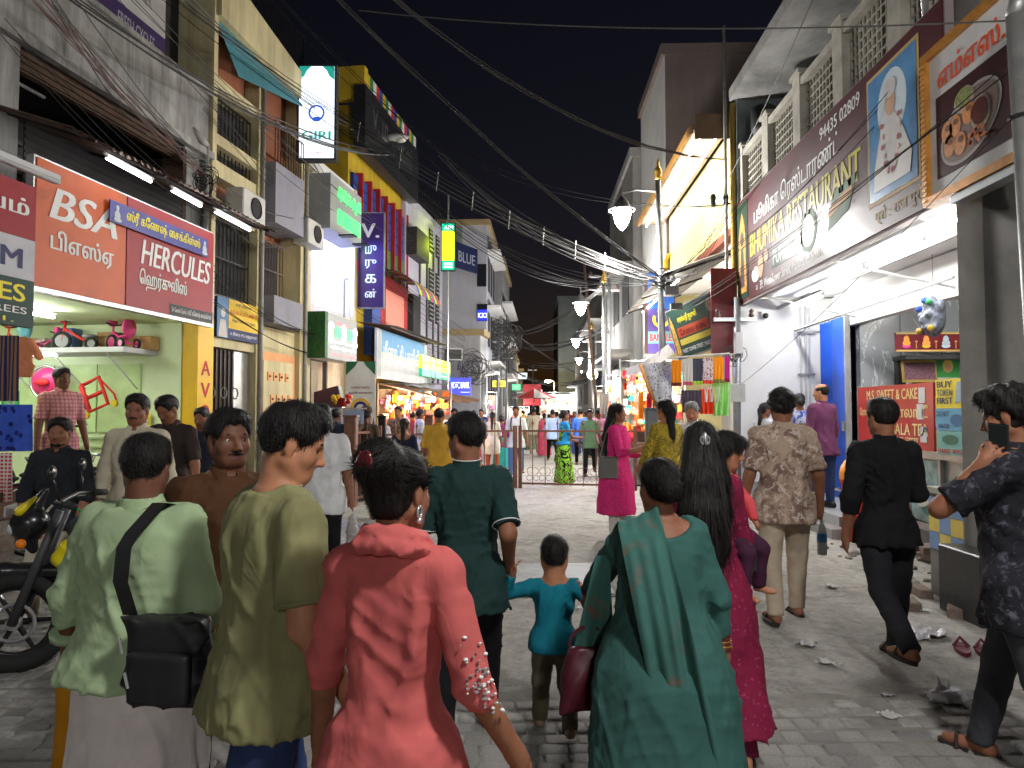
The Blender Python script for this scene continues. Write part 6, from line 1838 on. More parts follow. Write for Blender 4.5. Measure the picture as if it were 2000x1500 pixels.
letters('मसाला चाय', s, .72, 1.50, .89, .99, -.026, flat('cream_letters', srgb(230, 214, 150)), .02)
letters('ரோஸ் மில்க்', s, .10, .6, 1.22, 1.34, -.026, flat('cream_letters', srgb(230, 214, 150)), .02)
for x, z in ((1.52, 1.38), (1.54, .95), (1.48, 1.2)):
 box('price_slip', x, x + .13, -.026, -.021, z, z + .17, flat('paper_white', (.6, .6, .6)), s)
box('token_board', 1.85, 2.38, -.02, 0, 1.32, 1.62, flat('token_yellow', srgb(226, 206, 60)), s)
for i, t in enumerate(('BUY', 'TOKEN', 'FIRST')):
 letters(t, s, 1.88, 2.16, 1.535 - i * .085, 1.60 - i * .085, -.025, flat('navy_letters', srgb(40, 40, 90)), .04)
MB().poly([(2.2, 1.37), (2.36, 1.40), (2.36, 1.6), (2.24, 1.58)], -.025).build('machine_print', flat('machine_grey', srgb(150, 170, 180)), s)
box('water_board', 1.85, 2.38, -.02, 0, 1.09, 1.315, flat('water_blue', srgb(100, 160, 190)), s)
letters('DO NOT', s, 1.87, 2.1, 1.24, 1.29, -.025, flat('navy_letters', srgb(40, 40, 90)), .02)
letters('WATER', s, 1.89, 2.1, 1.11, 1.16, -.025, flat('navy_letters', srgb(40, 40, 90)), .02)
MB().disc(2.22, 1.2, .11, .06, -.025).build('hand_print', flat('hand_blue', srgb(60, 100, 140)), s)
box('wash_board', 1.85, 2.38, -.02, 0, .84, 1.085, flat('wash_teal', srgb(120, 176, 170)), s)
letters('HAND WASH', s, 1.88, 2.36, .855, .905, -.025, flat('red_lettering', srgb(190, 40, 40)), .03)
MB().disc(2.1, 1.0, .14, .05, -.025).build('hands_print', flat('hands_green', srgb(70, 110, 90)), s)
BRK = [surf('old_brick_%d' % i, c, .9, .3, 8, .4, bumps=.5) for i, c in enumerate(((.20, .15, .12), (.24, .2, .17), (.16, .13, .11)))]
bm = MB().bevelbox(-.115, .115, -.055, .055, 0, .075, .008)
for i in range(16):
 o = bm.build('loose_brick', BRK[i % 3], None) if i == 0 else None
 if i == 0: b0 = o
 else:
  o = b0.copy(); COL.objects.link(o)
  o.data = b0.data
 u = -8.6 + (i % 6) * .42 + random.uniform(-.05, .05); lay = i // 6
 if i < 12:
  p = RIGHT.world(u, .68 + random.uniform(-.05, .03), .02 + lay * .09)
  lab = ('lower' if lay == 0 else 'upper') + ' row brick under the tea counter, ' + ('first', 'second', 'third', 'fourth', 'fifth', 'sixth')[i % 6] + ' from the far end'; gp = 'bricks under the tea counter'
 else:
  p = [Vector((3.35, 6.35, .0)), Vector((3.1, 6.15, .0)), Vector((3.3, 5.75, 0)), Vector((3.05, 5.95, 0))][i - 12]
  lab = ['single grey brick lying on the road by the plinth', 'brick lying nearest the road in front of the pillar', 'half buried brick close to the black plinth block', 'brick tilted in the rubble below the pillar'][i - 12]; gp = None
 o.location = p; o.rotation_euler = (random.uniform(-.1, .1), random.uniform(-.1, .1), random.uniform(-.6, .6) + math.pi / 2)
 tag(o, lab, 'brick', gp)
dp = RIGHT.thing('drain_pipe_stub', 'white drain pipe stub sticking out of the plinth', 'pipe', -7.4, .60, .14)
MB().lathe([(.055, 0), (.06, 0), (.06, .25), (.045, .25)], (0, .2, 0), 14, 'y').build('pipe', flat('pipe_white', (.5, .5, .48)), dp, True)
rb_ = MB(); rr = random.Random(11)
for i in range(70):
 u = rr.uniform(-8.8, -5.7); y_ = rr.uniform(-.15, .7); r_ = rr.uniform(.01, .05)
 p = RIGHT.world(u, y_, r_ * .3)
 rb_.ball(p, r_, 5, (rr.uniform(.7, 1.4), rr.uniform(.7, 1.4), rr.uniform(.4, .8)))
ro = rb_.build('rubble', surf('rubble_grey', (.22, .2, .17), .95, .3, 10)); ro['kind'] = 'stuff'
pl = RIGHT.thing('tiled_plinth', 'low plinth faced with blue and yellow tiles in front of the pillar', 'plinth', -6.45, -.02, .0)
box('core', 0, .5, .012, .72, 0, .88, CONC, pl)
TL = [flat('tile_blue', srgb(130, 160, 206), .35), flat('tile_yellow', srgb(230, 206, 110), .35)]
for i in range(3):
 for j in range(3):
  box('tile', .01 + i * .163, .168 + i * .163, .0, .0115, .40 + j * .15, .545 + j * .15, TL[(i + j) % 2], pl)
box('cap', -.02, .52, -.02, .73, .88, .93, surf('cap_stone', (.4, .38, .34)), pl)
bb = RIGHT.thing('granite_block', 'black granite block at the foot of the concrete pillar', 'block', -5.95, -.22, 0)
MB().bevelbox(0, .55, 0, .2, 0, .52, .01).build('block', surf('black_granite', (.03, .03, .033), .35, .4, 30), bb)
nd = RIGHT.thing('dark_shopfront', 'dark blue shutter and door frame at the extreme right edge', 'shop', 0)
NAVY = surf('navy_door_paint', srgb(34, 44, 66), .6, .15, 3, .3)
MB().box(-5.60, -3.2, .62, .72, 0, 3.4).build('door_panel', surf('unlit_shutter', (.05, .055, .065), .6), nd)
MB().box(-5.56, -5.46, .45, .60, 0, 3.3).build('door_post', NAVY, nd)
for i in range(14):
 MB().box(-5.44, -3.3, .55, .60, 2.2 + i * .085, 2.26 + i * .085).build('shutter_slat', surf('blue_grey_slat', (.16, .18, .2), .45, metal=.5), nd)
pn = RIGHT.thing('paper_notice', 'white printed paper notice hung by the dark shutter', 'notice', -5.40, .30, 2.10)
MB().sheet(lambda a_, q: (.05 + a_ * .30 + .03 * q, .02 * math.sin(a_ * 4 + q), .5 - .5 * q), 5, 6).build('sheet', flat('notice_paper', (.45, .42, .40)), pn)
for i in range(7):
 MB().box(.10, .32 - (i % 3) * .03, -.012, -.008, .42 - i * .055, .43 - i * .055).build('print_line', flat('grey_print', (.2, .2, .2)), pn)
lpz = thing('leaning_pole', 'bare grey steel pole leaning at the right photo edge', 'pole', tuple(at(2030, 1300, 4.5) * 1.0))
p0, p1 = Vector((3.16, 4.5, 0)), at(1983, 30, 4.5)
lpz.location = p0
MB().tube([(0, 0, 0), (p1 - p0)], .055, 10).build('shaft', metal('pole_grey', (.36, .36, .35), .5), lpz, True)
MB().tube([(p1 - p0), (p1 - p0) + Vector((.02, 0, .09)), (p1 - p0) + Vector((.12, 0, .14)), (p1 - p0) + Vector((.5, 0, .15))], .055, 10).build('bend', metal('pole_grey', (.36, .36, .35), .5), lpz, True)
MB().torus((p1 - p0) * .84, .065, .012, 'z', 12, 5).build('wire_binding', BLACK_L, lpz)
db = RIGHT.thing('dustbin', 'red dustbin with orange domed lid by the restaurant step', 'bin', -8.95, .50, .0)
db.scale = (.82, .82, .82)
MB().lathe([(.17, 0), (.20, .1), (.24, .85), (.26, .86), (.26, .92), (.235, .92)], n=18).build('body', flat('bin_red', srgb(196, 56, 34), .4), db, 'auto')
MB().lathe([(.265, .92), (.27, 1.0), (.25, 1.1), (.19, 1.2), (.1, 1.25), (.01, 1.26)], n=18).build('lid', flat('bin_orange', srgb(236, 150, 30), .4), db, 'auto')
MB().tube([(-.1, -.24, .78), (-.1, -.31, .76), (.1, -.31, .76), (.1, -.24, .78)], .012, 6).build('handle', STEEL, db)
rl_ = thing('hand_railing', 'short steel handrail at the restaurant step', 'railing', (3.42, 11.6, 0))
for x, y_ in ((0, 0), (.0, .5)):
 MB().tube([(x, y_, .1), (x, y_, 1.05)], .022, 6).build('post', STEEL, rl_, True)
for z in (1.05, .75): MB().tube([(0, -.02, z), (0, .52, z)], .018, 6).build('bar', STEEL, rl_, True)
# R2: yellow shop building with tube-lit canopy
R2 = RIGHT.thing('yellow_shop_building', 'narrow yellow building with a sloping tube lit canopy beside the restaurant', 'building', 0)
YW2 = surf('warm_yellow_wall', srgb(222, 210, 150), .75, .08, 2, .25, srgb(140, 120, 60), streak=True)
MB().box(-19.0, -12.5, .15, 2.5, 4.75, 6.75).build('upper_wall', YW2, R2)
MB().box(-19.0, -18.7, .0, 2.5, 0, 4.75).build('end_pier', YW2, R2)
MB().box(-18.7, -12.5, 1.4, 1.6, 0, 4.75).build('back_wall', surf('shop_back_pale', (.5, .48, .44)), R2)
MB().box(-18.7, -12.5, .2, 1.4, 4.62, 4.748).build('ceiling', WALLW, R2)
MB().box(-19.1, -12.5, .0, .148, 4.70, 4.85).build('red_ledge', surf('red_ledge_paint', srgb(120, 60, 40)), R2)
MB().tube([(-19.0, .05, .3), (-19.0, .05, 5.6), (-18.9, .12, 5.75)], .06, 8).build('yellow_pipe', surf('yellow_pipe_paint', srgb(200, 160, 30)), R2, True)
CAN = surf('canopy_brown', srgb(110, 88, 68), .7)
MB().box(-19.2, -12.7, -.62, .0, 6.62, 6.70).build('canopy_top', CAN, R2)
MB().box(-19.2, -12.7, -.66, -.621, 6.55, 6.72).build('canopy_fascia', CAN, R2)
MB().box(-12.72, -12.68, -.6, .14, 6.45, 6.9).build('canopy_end', CAN, R2)
for i in range(60):
 MB().box(-19.15 + i * .107, -19.10 + i * .107, -.69, -.661, 6.56, 6.70).build('fascia_batten', surf('gilt_batten', srgb(190, 140, 70)), R2)
CT = glow('canopy_tube', (1.0, .97, .88), 30.0)
k_ = 0
for row, y_ in enumerate((-.46, -.18)):
 for i in range(5):
  u = -19.0 + i * 1.26
  t = tube_light('tube_light', '%s tube from the far end in the %s row under the yellow canopy' % (('first', 'second', 'third', 'fourth', 'fifth')[i], ('outer', 'inner')[row]),
 (RIGHT.world(u, y_, 6.53), RIGHT.world(u + 1.12, y_, 6.53)), .024, CT, 'tube lights under the yellow canopy', casing=False)
for i in range(3):
 t = RIGHT.thing('ceiling_lamp', ('near', 'middle', 'far')[i] + ' round white ceiling lamp in the yellow shop', 'lamp', -13.4 - i * 1.3, .6, 4.58, 'ceiling lamps of the yellow shop')
 MB().lathe([(.16, -.04), (.16, 0)], n=16).build('diffuser', glow('disc_lamp', (1, .97, .92), 14), t)
 MB().torus((0, 0, -.01), .17, .02, 'z', 16, 5).build('rim', WHITE_L, t)
a2 = RIGHT.thing('corrugated_awning', 'grey corrugated awning with tubes above the tilted green sign', 'awning', 0)
for i in range(3):
 u0_ = -17.5 + i * 1.65
 MB().sheet(lambda a_, q, u0_=u0_: (u0_ + a_ * 1.7, .1 - 1.3 * q, 4.45 - .45 * q + .02 * math.sin((u0_ + a_ * 1.7) * 50) + i * .004), 60, 3).build('metal_sheet', surf('grey_sheet', (.3, .29, .27), .6, .3, 4, .5, metal=.4), a2)
for u in (-17.4, -15.2, -12.8):
 MB().tube([(u, .1, 4.42), (u, -1.2, 3.98)], .02, 4).build('support_bar', BLACK_IRON, a2)
for i in range(3):
 tube_light('tube_light', ('far', 'middle', 'near')[i] + ' slanting tube light under the grey awning above the green sign', (RIGHT.world(-17.2 + i * 1.5, -.85, 3.98), RIGHT.world(-16.0 + i * 1.5, -.85, 3.98)), .02, glow('awning_tube', (1, .98, .92), 26), 'tubes under the grey awning', casing=False)
pA, pB, pC, pD = at(1326, 702, 13.6), at(1421, 668, 12.4), at(1389, 546, 12.4), at(1303, 612, 13.6)
s = thing('tilted_shop_sign', 'tilted dark green saree shop sign with red and yellow bands', 'sign', pA)
ex = (pB - pA); Wt = ex.length; ex.normalize(); ez = (pD - pA); ez = (ez - ex * ez.dot(ex)); Ht = ez.length * 1.02; ez.normalize(); ey = ez.cross(ex)
s.matrix_world = Matrix(((ex.x, ey.x, ez.x, pA.x), (ex.y, ey.y, ez.y, pA.y), (ex.z, ey.z, ez.z, pA.z), (0, 0, 0, 1)))
box('panel', 0, Wt, 0, .05, 0, Ht, surf('green_sign_print', srgb(36, 66, 58), .3, .2, 1.5, spec=.5, bumps=0), s)
box('frame', -.03, Wt + .03, .012, .09, -.03, Ht + .03, STEEL, s)
box('red_band', Wt * .14, Wt * .78, -.006, -.001, Ht * .40, Ht * .60, flat('brick_red_print', srgb(170, 76, 50)), s)
box('yellow_band', Wt * .14, Wt * .98, -.006, -.001, Ht * .24, Ht * .36, flat('mustard_print', srgb(190, 176, 70)), s)
letters('சரஸ்வதி ஜவுளி', s, Wt * .2, Wt * .6, Ht * .66, Ht * .84, -.008, YEL_L, .03)
letters('சேலை கடை', s, Wt * .18, Wt * .74, Ht * .43, Ht * .57, -.010, flat('dark_red_letters', srgb(100, 30, 24)), .04)
letters('WEST TOWER STREET, MADURAI - 625 001.', s, Wt * .14, Wt * .98, Ht * .07, Ht * .16, -.008, WHITE_L, .02)
MB().poly([(.03, .05), (Wt * .11, .05), (Wt * .09, Ht * .7), (Wt * .05, Ht * .9), (.03, Ht * .7)], -.006).build('deity_print', surf('deity_gold2', srgb(190, 150, 70), .4, .6, 20), s)
MB().disc(Wt * .88, Ht * .80, .1, .12, -.006).build('goddess_print', surf('goddess', srgb(150, 140, 110), .4, .6, 20), s)
s = thing('maroon_board', 'upright dark maroon board behind the tilted green sign', 'board', tuple(at(1390, 690, 12.2)))
box('panel', 0, .42, 0, .05, 0, 1.45, surf('maroon_paint', srgb(104, 20, 30), .45, .3, 4), s)
pb = at(1266, 690, 16.5)
s = thing('bangle_sign', 'tall blue and purple bangle shop sign behind the lamp post', 'sign', (pb.x, 16.5, pb.z), R(-3))
Wb_, Hb_ = .60, 1.86
box('case', -.08, Wb_ + .02, .012, .25, 0, Hb_, surf('sign_side_brown', srgb(80, 50, 50), .5), s)
box('blue_face', 0, Wb_, 0, .011, Hb_ * .55, Hb_, flat('royal_blue_print', srgb(60, 110, 206), .35), s)
box('purple_face', 0, Wb_, 0, .011, 0, Hb_ * .55 - .002, flat('violet_print', srgb(84, 70, 140), .35), s)
box('word_band', 0, Wb_, -.006, -.001, Hb_ * .12, Hb_ * .27, flat('teal_band', srgb(110, 160, 170), .35), s)
letters('BANGLES', s, .04, Wb_ + .0, Hb_ * .15, Hb_ * .24, -.010, RED_L, .05)
MB().ring(.30, Hb_ * .42, .13, .20, -.006, 24, 150, 400).ring(.28, Hb_ * .86, .10, .17, -.006, 24, 170, 370).build('bangle_print', flat('bangle_yellow', srgb(226, 206, 70)), s)
MB().box(.26, .32, -.008, -.002, Hb_ * .62, Hb_ * .78).build('stroke_print', flat('bangle_yellow', srgb(226, 206, 70)), s)
# tall brown block, grey blocks
def rblock(name, label, X0, X1, Y0, Y1, zt, mat, side, floors=(), par=.3):
 b = thing(name, label, 'building', (X0, Y0, 0))
 MB().box(0, X1 - X0, .0, Y1 - Y0, 0, zt).build('walls', mat, b)
 box('street_wall', -.02, -.002, -.01, Y1 - Y0, 0, zt, side, b)
 MB().box(-.12, X1 - X0, -.08, Y1 - Y0, zt + .002, zt + par).build('parapet', mat, b)
 for z in floors:
  MB().box(-.75, -.022, .3, Y1 - Y0 - .3, z, z + .12).build('sunshade', CONC, b)
  for f in (.15, .55):
   yy = (Y1 - Y0) * f
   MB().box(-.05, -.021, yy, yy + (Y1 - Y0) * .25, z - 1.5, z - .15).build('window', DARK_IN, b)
 return b
rblock('tall_brown_block', 'tall windowless brown wall rising behind the yellow canopy', 3.62, 9.5, 19.3, 23.5, 11.3, surf('brown_cement', (.20, .155, .135), .95, .12, 1.2, .35, (.10, .08, .07), .3, streak=True), WHITE_W, ())
rblock('grey_block', 'bare grey cement building left of the tall brown block', 3.4, 6, 24.0, 31, 10.2, surf('grey_cement', (.33, .325, .31), .92, .15, 1.2, .5, (.14, .135, .13), .3, streak=True), CONC, (3.6, 6.6))
rblock('balcony_block', 'grey building with sagging balconies further down the right side', 3.2, 6, 31.2, 41, 7.2, CONC_D, CONC, (3.4, 5.6))
rblock('far_right_block', 'distant grey building on the right behind the row of lamps', 3.6, 8, 43, 60, 7.5, surf('far_grey3', (.24, .24, .245), .9, .15, 1, .4), CONC, (3.6,))
rblock('dark_end_block', 'dark tall building closing the far end of the street', 2.4, 12, 66, 80, 12.0, surf('dark_teal_far', (.2, .23, .24), .95, .2, .8), CONC_D, ())
rblock('end_house', 'low building with lit market front at the end of the street', -3.5, 5.0, 84, 95, 5.0, surf('far_grey4', (.16, .16, .165), .95, .2, .8), CONC_D, ())
# street lamps
POLE_M = metal('lamp_pole_paint', (.30, .31, .32), .45, .35)
GILT = surf('finial_gilt', srgb(190, 150, 60), .4, metal=.5)
LAMP_G = glow('lamp_glass', (1.0, .98, .95), 60.0)
def street_lamp(label, X, Y, px=None, lean=0.0, z_lamp=4.5, z_top=5.2, arm=-.65, size=1.0, power=300):
 t = thing('street_lamp', label, 'street lamp', (X, Y, 0), 0, 'street lamps along the right side')
 MB().tube([(0, 0, 0), (lean * .5, 0, z_top * .5), (lean, 0, z_top)], [.07, .06, .05], 10).build('pole', POLE_M, t, True)
 MB().lathe([(.10, 0), (.10, .5), (.075, .6)], n=12).build('pole_base', POLE_M, t, True)
 MB().lathe([(.055, 0), (.07, .03), (.055, .06), (.075, .12), (.06, .2), (.02, .26), (.03, .31), (.005, .38)], (lean, 0, z_top), 12).build('finial', GILT, t, True)
 ax = lean + arm
 MB().tube([(lean, 0, z_lamp + .42), (lean + arm * .6, 0, z_lamp + .46), (ax, 0, z_lamp + .40)], .022, 6).build('bracket', POLE_M, t)
 MB().tube([(ax, 0, z_lamp + .52), (ax, 0, z_lamp + .3)], .016, 6).build('hanger', POLE_M, t)
 MB().lathe([(.03, .34), (.06, .30), (.12, .22), (.16, .13), (.17, .10)], (ax, 0, z_lamp), 18).build('cap', surf('lamp_cap', (.10, .10, .11), .5), t, True)
 MB().torus((ax, 0, z_lamp + .09), .23, .014, 'z', 20, 5).build('ring', POLE_M, t)
 g = MB().lathe([(.155, .10), (.16, .05), (.15, -.03), (.12, -.13), (.07, -.22), (.02, -.27), (.004, -.275)], (ax, 0, z_lamp), 18).build('glass', LAMP_G, t, True)
 lp = bpy.data.lights.new('lamp_light', 'POINT'); lp.energy = power; lp.color = (1.0, .985, .96); lp.shadow_soft_size = .16
 link('lamp', lp, t, (ax, 0, z_lamp - .46))
 return t
street_lamp('tall street lamp with gilt finial and bright pendant, nearest in view on the right', 2.36, 12.8, z_lamp=5.12, z_top=5.75, lean=-.10, power=470)
street_lamp('second street lamp down the street, pendant hanging left of a wired pole', 2.0, 20.0, z_lamp=4.55, z_top=5.2, power=480)
street_lamp('third street lamp, smaller pendant over the crowd', 2.45, 29.5, z_lamp=4.5, z_top=5.0, power=420)
street_lamp('fourth street lamp, small pendant just below the third', 3.25, 40.0, z_lamp=4.5, z_top=5.0, power=420)
street_lamp('fifth and farthest pendant street lamp on the right', 4.35, 52.0, z_lamp=4.5, z_top=5.0, power=420)
street_lamp('street lamp of the same row standing beside the photographer', 2.35, 0.6, z_lamp=4.55, z_top=5.2, power=270, arm=-.9)
street_lamp('street lamp of the same row standing behind the photographer', 2.2, -8.5, z_lamp=4.55, z_top=5.2, power=480, arm=-.9)
p = at(1069, 790, 62.0)
t = thing('sodium_lamp', 'yellow sodium lamp on a pole at the far end of the street', 'street lamp', (p.x + .6, 62, 0))
MB().tube([(0, 0, 0), (0, 0, 4.2), (-.3, 0, 4.35)], .06, 6).build('pole', POLE_M, t)
MB().ball((-.55, 0, 4.25), .2, 8, (1.4, 1, .6)).build('head', glow('sodium_glow', (1, .78, .35), 40), t, True)
lp = bpy.data.lights.new('sodium_light', 'POINT'); lp.energy = 260; lp.color = (1, .8, .45); lp.shadow_soft_size = .2
link('lamp', lp, t, (-.55, 0, 3.9))
p = at(775, 270, 19.0)
t = thing('cobra_head_lamp', 'unlit grey cobra head street lamp above the black fascia', 'street lamp', tuple(p))
MB().tube([(-.9, .2, -.02), (-.35, 0, .06)], .03, 6).build('arm', POLE_M, t)
MB().ball((0, 0, .03), .2, 8, (1.7, .8, .5)).build('head', surf('lamp_grey', (.3, .3, .29), .5), t, True)
MB().ball((.12, 0, -.04), .13, 8, (1.1, .9, .6)).build('lens', surf('lamp_lens', (.42, .4, .36), .3), t, True)
# wires
WIRE_B = surf('black_cable', (.012, .012, .013), .6)
WIRE_G = surf('grey_cable', (.075, .073, .07), .8)
WIRE_R = surf('dusty_red_cable', (.16, .09, .08), .7)
def wire(mb, p0, p1, sag, r, n=14, wob=0.0):
 p0, p1 = Vector(p0), Vector(p1)
 pts = []
 for i in range(n + 1):
  t = i / n
  q = p0.lerp(p1, t); q.z -= sag * 4 * t * (1 - t)
  if wob: q += Vector((random.uniform(-wob, wob), 0, random.uniform(-wob, wob))) * (1 if 0 < i < n else 0)
  pts.append(q)
 mb.tube(pts, r, 4, caps=False)
def cable(label, p0, p1, sag, r, n=1, spread=.0, mat=WIRE_B, wob=0.0, group=None, segs=14):
 p0, p1 = Vector(p0), Vector(p1)
 mb = MB(); rr = random.Random(hash(label) % 999 if False else len(label) * 7 + n)
 for i in range(n):
  o0 = Vector((rr.uniform(-spread, spread), 0, rr.uniform(-spread, spread))); o1 = Vector((rr.uniform(-spread, spread), 0, rr.uniform(-spread, spread)))
  wire(mb, p0 + o0 * .6, p1 + o1 * .6, sag * rr.uniform(.92, 1.08) + (rr.uniform(-spread, spread)), r, segs, wob)
 o = mb.build('overhead_cable', mat)
 return tag(o, label, 'cable', group)
GW = 'overhead cables across the street'
tang = at(1300, 548, 12.7)
cable('thick cable bundle sagging from top centre left to the lamp post tangle', at(620, -40, 9.0), tang, .25, .008, 5, .05, WIRE_G, .008, GW)
cable('lower cable bundle running beside it into the lamp post tangle', at(860, 300, 16.5), tang, .55, .009, 6, .10, WIRE_G, .01, GW)
cable('twisted pale cable bundle at the top centre running to the yellow canopy', at(740, -30, 9.0), at(1420, 310, 12.4), .55, .008, 5, .05, WIRE_G, .012, GW)
cable('single pale wire across the top of the photo to the steel pole', at(700, 20, 7.0), at(1975, 40, 4.6), .12, .006, 1, 0, WIRE_G, 0, GW)
cable('black wire slanting across the balcony soffit at top right', at(1600, -30, 7.0), at(1400, 390, 12.2), .1, .006, 1, 0, WIRE_B, 0, GW)
cable('pair of wires from the left roofs to the insulator bracket', at(850, 265, 18), at(1415, 400, 12.3), .5, .008, 2, .12, WIRE_B, 0, GW)
cable('long wires crossing in front of the food sign and maroon sign', at(1975, 110, 4.6), at(1330, 610, 12.2), .08, .005, 3, .12, WIRE_B, 0, GW)
cable('wires running low across the maroon sign to the far pole', at(1990, 210, 4.6), at(1440, 760, 12.2), .15, .004, 1, .05, WIRE_B, 0, GW)
mb = MB(); q0, q1 = [], []
for i in range(4):
 a_ = at(648 - i * 2, 205 + i * 9, 14.6); b_ = at(1292, 540 + i * 7, 12.7)
 wire(mb, a_, b_, .32, .009, 18); q0.append(a_); q1.append(b_)
o = tag(mb.build('overhead_cable', WIRE_G), 'four parallel pale wires with white spacers', 'cable', GW)
for t_ in (.10, .24, .36, .47, .58, .68, .77, .85):
 tops = [a_.lerp(b_, t_) - Vector((0, 0, .32 * 4 * t_ * (1 - t_))) for a_, b_ in zip(q0, q1)]
 MB().tube([tops[0] + Vector((0, 0, .06)), tops[3] - Vector((0, 0, .06))], .010, 5).build('spacer', flat('spacer_white', (.3, .3, .29)), o)
cable('heavy black cables from the upper left corner to the lightbox sign', at(120, -20, 7.0), at(760, 300, 16.0), .45, .012, 4, .10, WIRE_B, .0, GW)
cable('black cables crossing the cream building towards the colourful building', at(330, -30, 8.5), at(690, 250, 17), .25, .010, 3, .14, WIRE_B, 0, GW)
cable('thin black wires in front of the cream building', at(250, -20, 8.0), at(735, 440, 17.3), .3, .006, 4, .25, WIRE_B, 0, GW)
cable('dusty red wires hanging along the old plaster band', at(60, -20, 6.6), at(400, 345, 10.6), .10, .008, 6, .14, WIRE_R, .015, GW)
cable('grey wires along the old balcony opening', at(100, -20, 7.0), at(405, 320, 10.7), .25, .007, 7, .22, WIRE_G, .01, GW)
cable('thin dark wires in the dark balcony opening', at(0, 60, 6.4), at(420, 420, 10.7), .2, .005, 5, .3, WIRE_B, 0, GW)
cable('tangled wires drooping past the cycle shop pilaster', at(400, 330, 10.6), at(590, 440, 14.3), .55, .007, 9, .35, WIRE_G, .02, GW)
cable('two black wires slung from the awning past the small yellow board', at(200, 390, 8.2), at(600, 690, 14.4), .25, .008, 2, .08, WIRE_B, 0, GW)
cable('wires from the red sign corner down to the lit green sign', at(405, 520, 10.4), at(690, 650, 17), .35, .006, 4, .2, WIRE_B, 0, GW)
cable('wires crossing in front of the blue niche', at(585, 280, 14.3), at(860, 620, 24), .3, .006, 5, .3, WIRE_G, 0, GW)
cable('pale wires in front of the lavender building', at(690, 480, 17.5), at(985, 690, 36), .6, .009, 5, .3, WIRE_G, .0, GW)
for lab, a_, b_, sg_, n_, r_ in (('distant cable bundle rising to the second lamp pole', at(985, 650, 36), at(1180, 560, 20), .5, 7, .011),
 ('distant level cable bundle under the second lamp', at(985, 660, 38), at(1185, 645, 21), .5, 6, .012),
 ('distant thin cables across the street below the third lamp', at(985, 690, 40), at(1180, 690, 24), .5, 4, .012),
 ('far cables slanting down behind the lamps', at(990, 640, 40), at(1150, 740, 50), .3, 2, .014),
 ('far cables low over the crowd', at(1000, 720, 46), at(1170, 735, 34), .7, 5, .014)):
 cable(lab, a_, b_, sg_, r_, n_, .12, WIRE_G, .01, GW)
for i, (lab, a_, b_, sg_, n_, r_) in enumerate((('thin wires fanning from the lamp post tangle to the upper left', at(300, -40, 9), tang, .5, 4, .005), ('thin wires from the top centre falling to the lamp post tangle', at(520, -40, 8.5), tang, .7, 4, .005), ('slack thin wires from the colourful roof to the lamp post', at(760, 300, 19), tang, .9, 5, .006),
 ('thin wires from the lamp post to the restaurant balcony', tang, at(1500, 330, 10), .15, 4, .005), ('thin wires from the lamp post up to the right corner', tang, at(1900, -30, 6), .4, 3, .005), ('wires from the insulator bracket down to the awning', at(1415, 400, 12.3), at(1335, 540, 13), .2, 5, .005), ('drooping wires below the four spaced wires', at(690, 260, 15), at(1180, 560, 20), .9, 5, .006),
 ('thin wires across the cream building to the niche', at(400, 200, 10.6), at(700, 470, 17.3), .35, 5, .005), ('black wires hanging along the lavender building', at(700, 600, 17.4), at(940, 700, 29), .4, 4, .007))):
 cable(lab, a_, b_, sg_, r_, n_, .16, WIRE_B, .006, GW)
def tangle(label, c, R_, n, r=.008, mat=WIRE_G, cat='cable tangle', seed=1):
 rr = random.Random(seed); mb = MB()
 for i in range(n):
  ax = rr.uniform(.3, 1) * R_; az = rr.uniform(.4, 1) * R_; ph = rr.uniform(0, 6); cx = rr.uniform(-.4, .4) * R_; cz = rr.uniform(-.5, .5) * R_
  pts = [(cx + ax * math.cos(ph + t * .7), rr.uniform(-.1, .1) * R_, cz + az * math.sin(ph + t * .7)) for t in range(8)]
  mb.tube(pts, r, 4, caps=False)
 o = mb.build('cable_tangle', mat, None, False, c)
 return tag(o, label, cat)
tangle('coil of cables tied to the nearest lamp post', tang + Vector((-.03, -.12, -.02)), .17, 16, .007, WIRE_B, seed=2)
tangle('dense knot of cables on the pole beside the corniced block', at(975, 665, 33), .9, 46, .016, WIRE_G, seed=3)
tangle('loose wires on the lavender building corner', at(925, 720, 27.5), .55, 22, .012, WIRE_G, seed=4)
tangle('wires bunched on the concrete pole at the drain pipe', at(402, 350, 10.5), .18, 14, .006, WIRE_B, seed=5)
tangle('wire bundle on the pole at the end of the maroon sign', at(1435, 690, 12.0), .16, 12, .006, WIRE_G, seed=6)
jb = thing('junction_box', 'grey junction box strapped to the nearest lamp post', 'junction box', tuple(at(1300, 578, 12.62)))
MB().bevelbox(-.02, .22, -.10, .08, 0, .17, .012).build('box', surf('jb_grey', (.28, .30, .33), .5), jb)
for i in range(4): MB().box(-.015, .215, -.105, -.1005, .03 + i * .035, .04 + i * .035).build('vent', flat('jb_dark', (.08, .08, .09)), jb)
jb = thing('flood_light', 'small dark flood light clamped low on the nearest lamp post', 'flood light', tuple(at(1318, 605, 12.62)))
MB().bevelbox(-.08, .13, -.07, .05, 0, .11, .012).build('housing', surf('fl_dark', (.06, .06, .06), .5), jb)
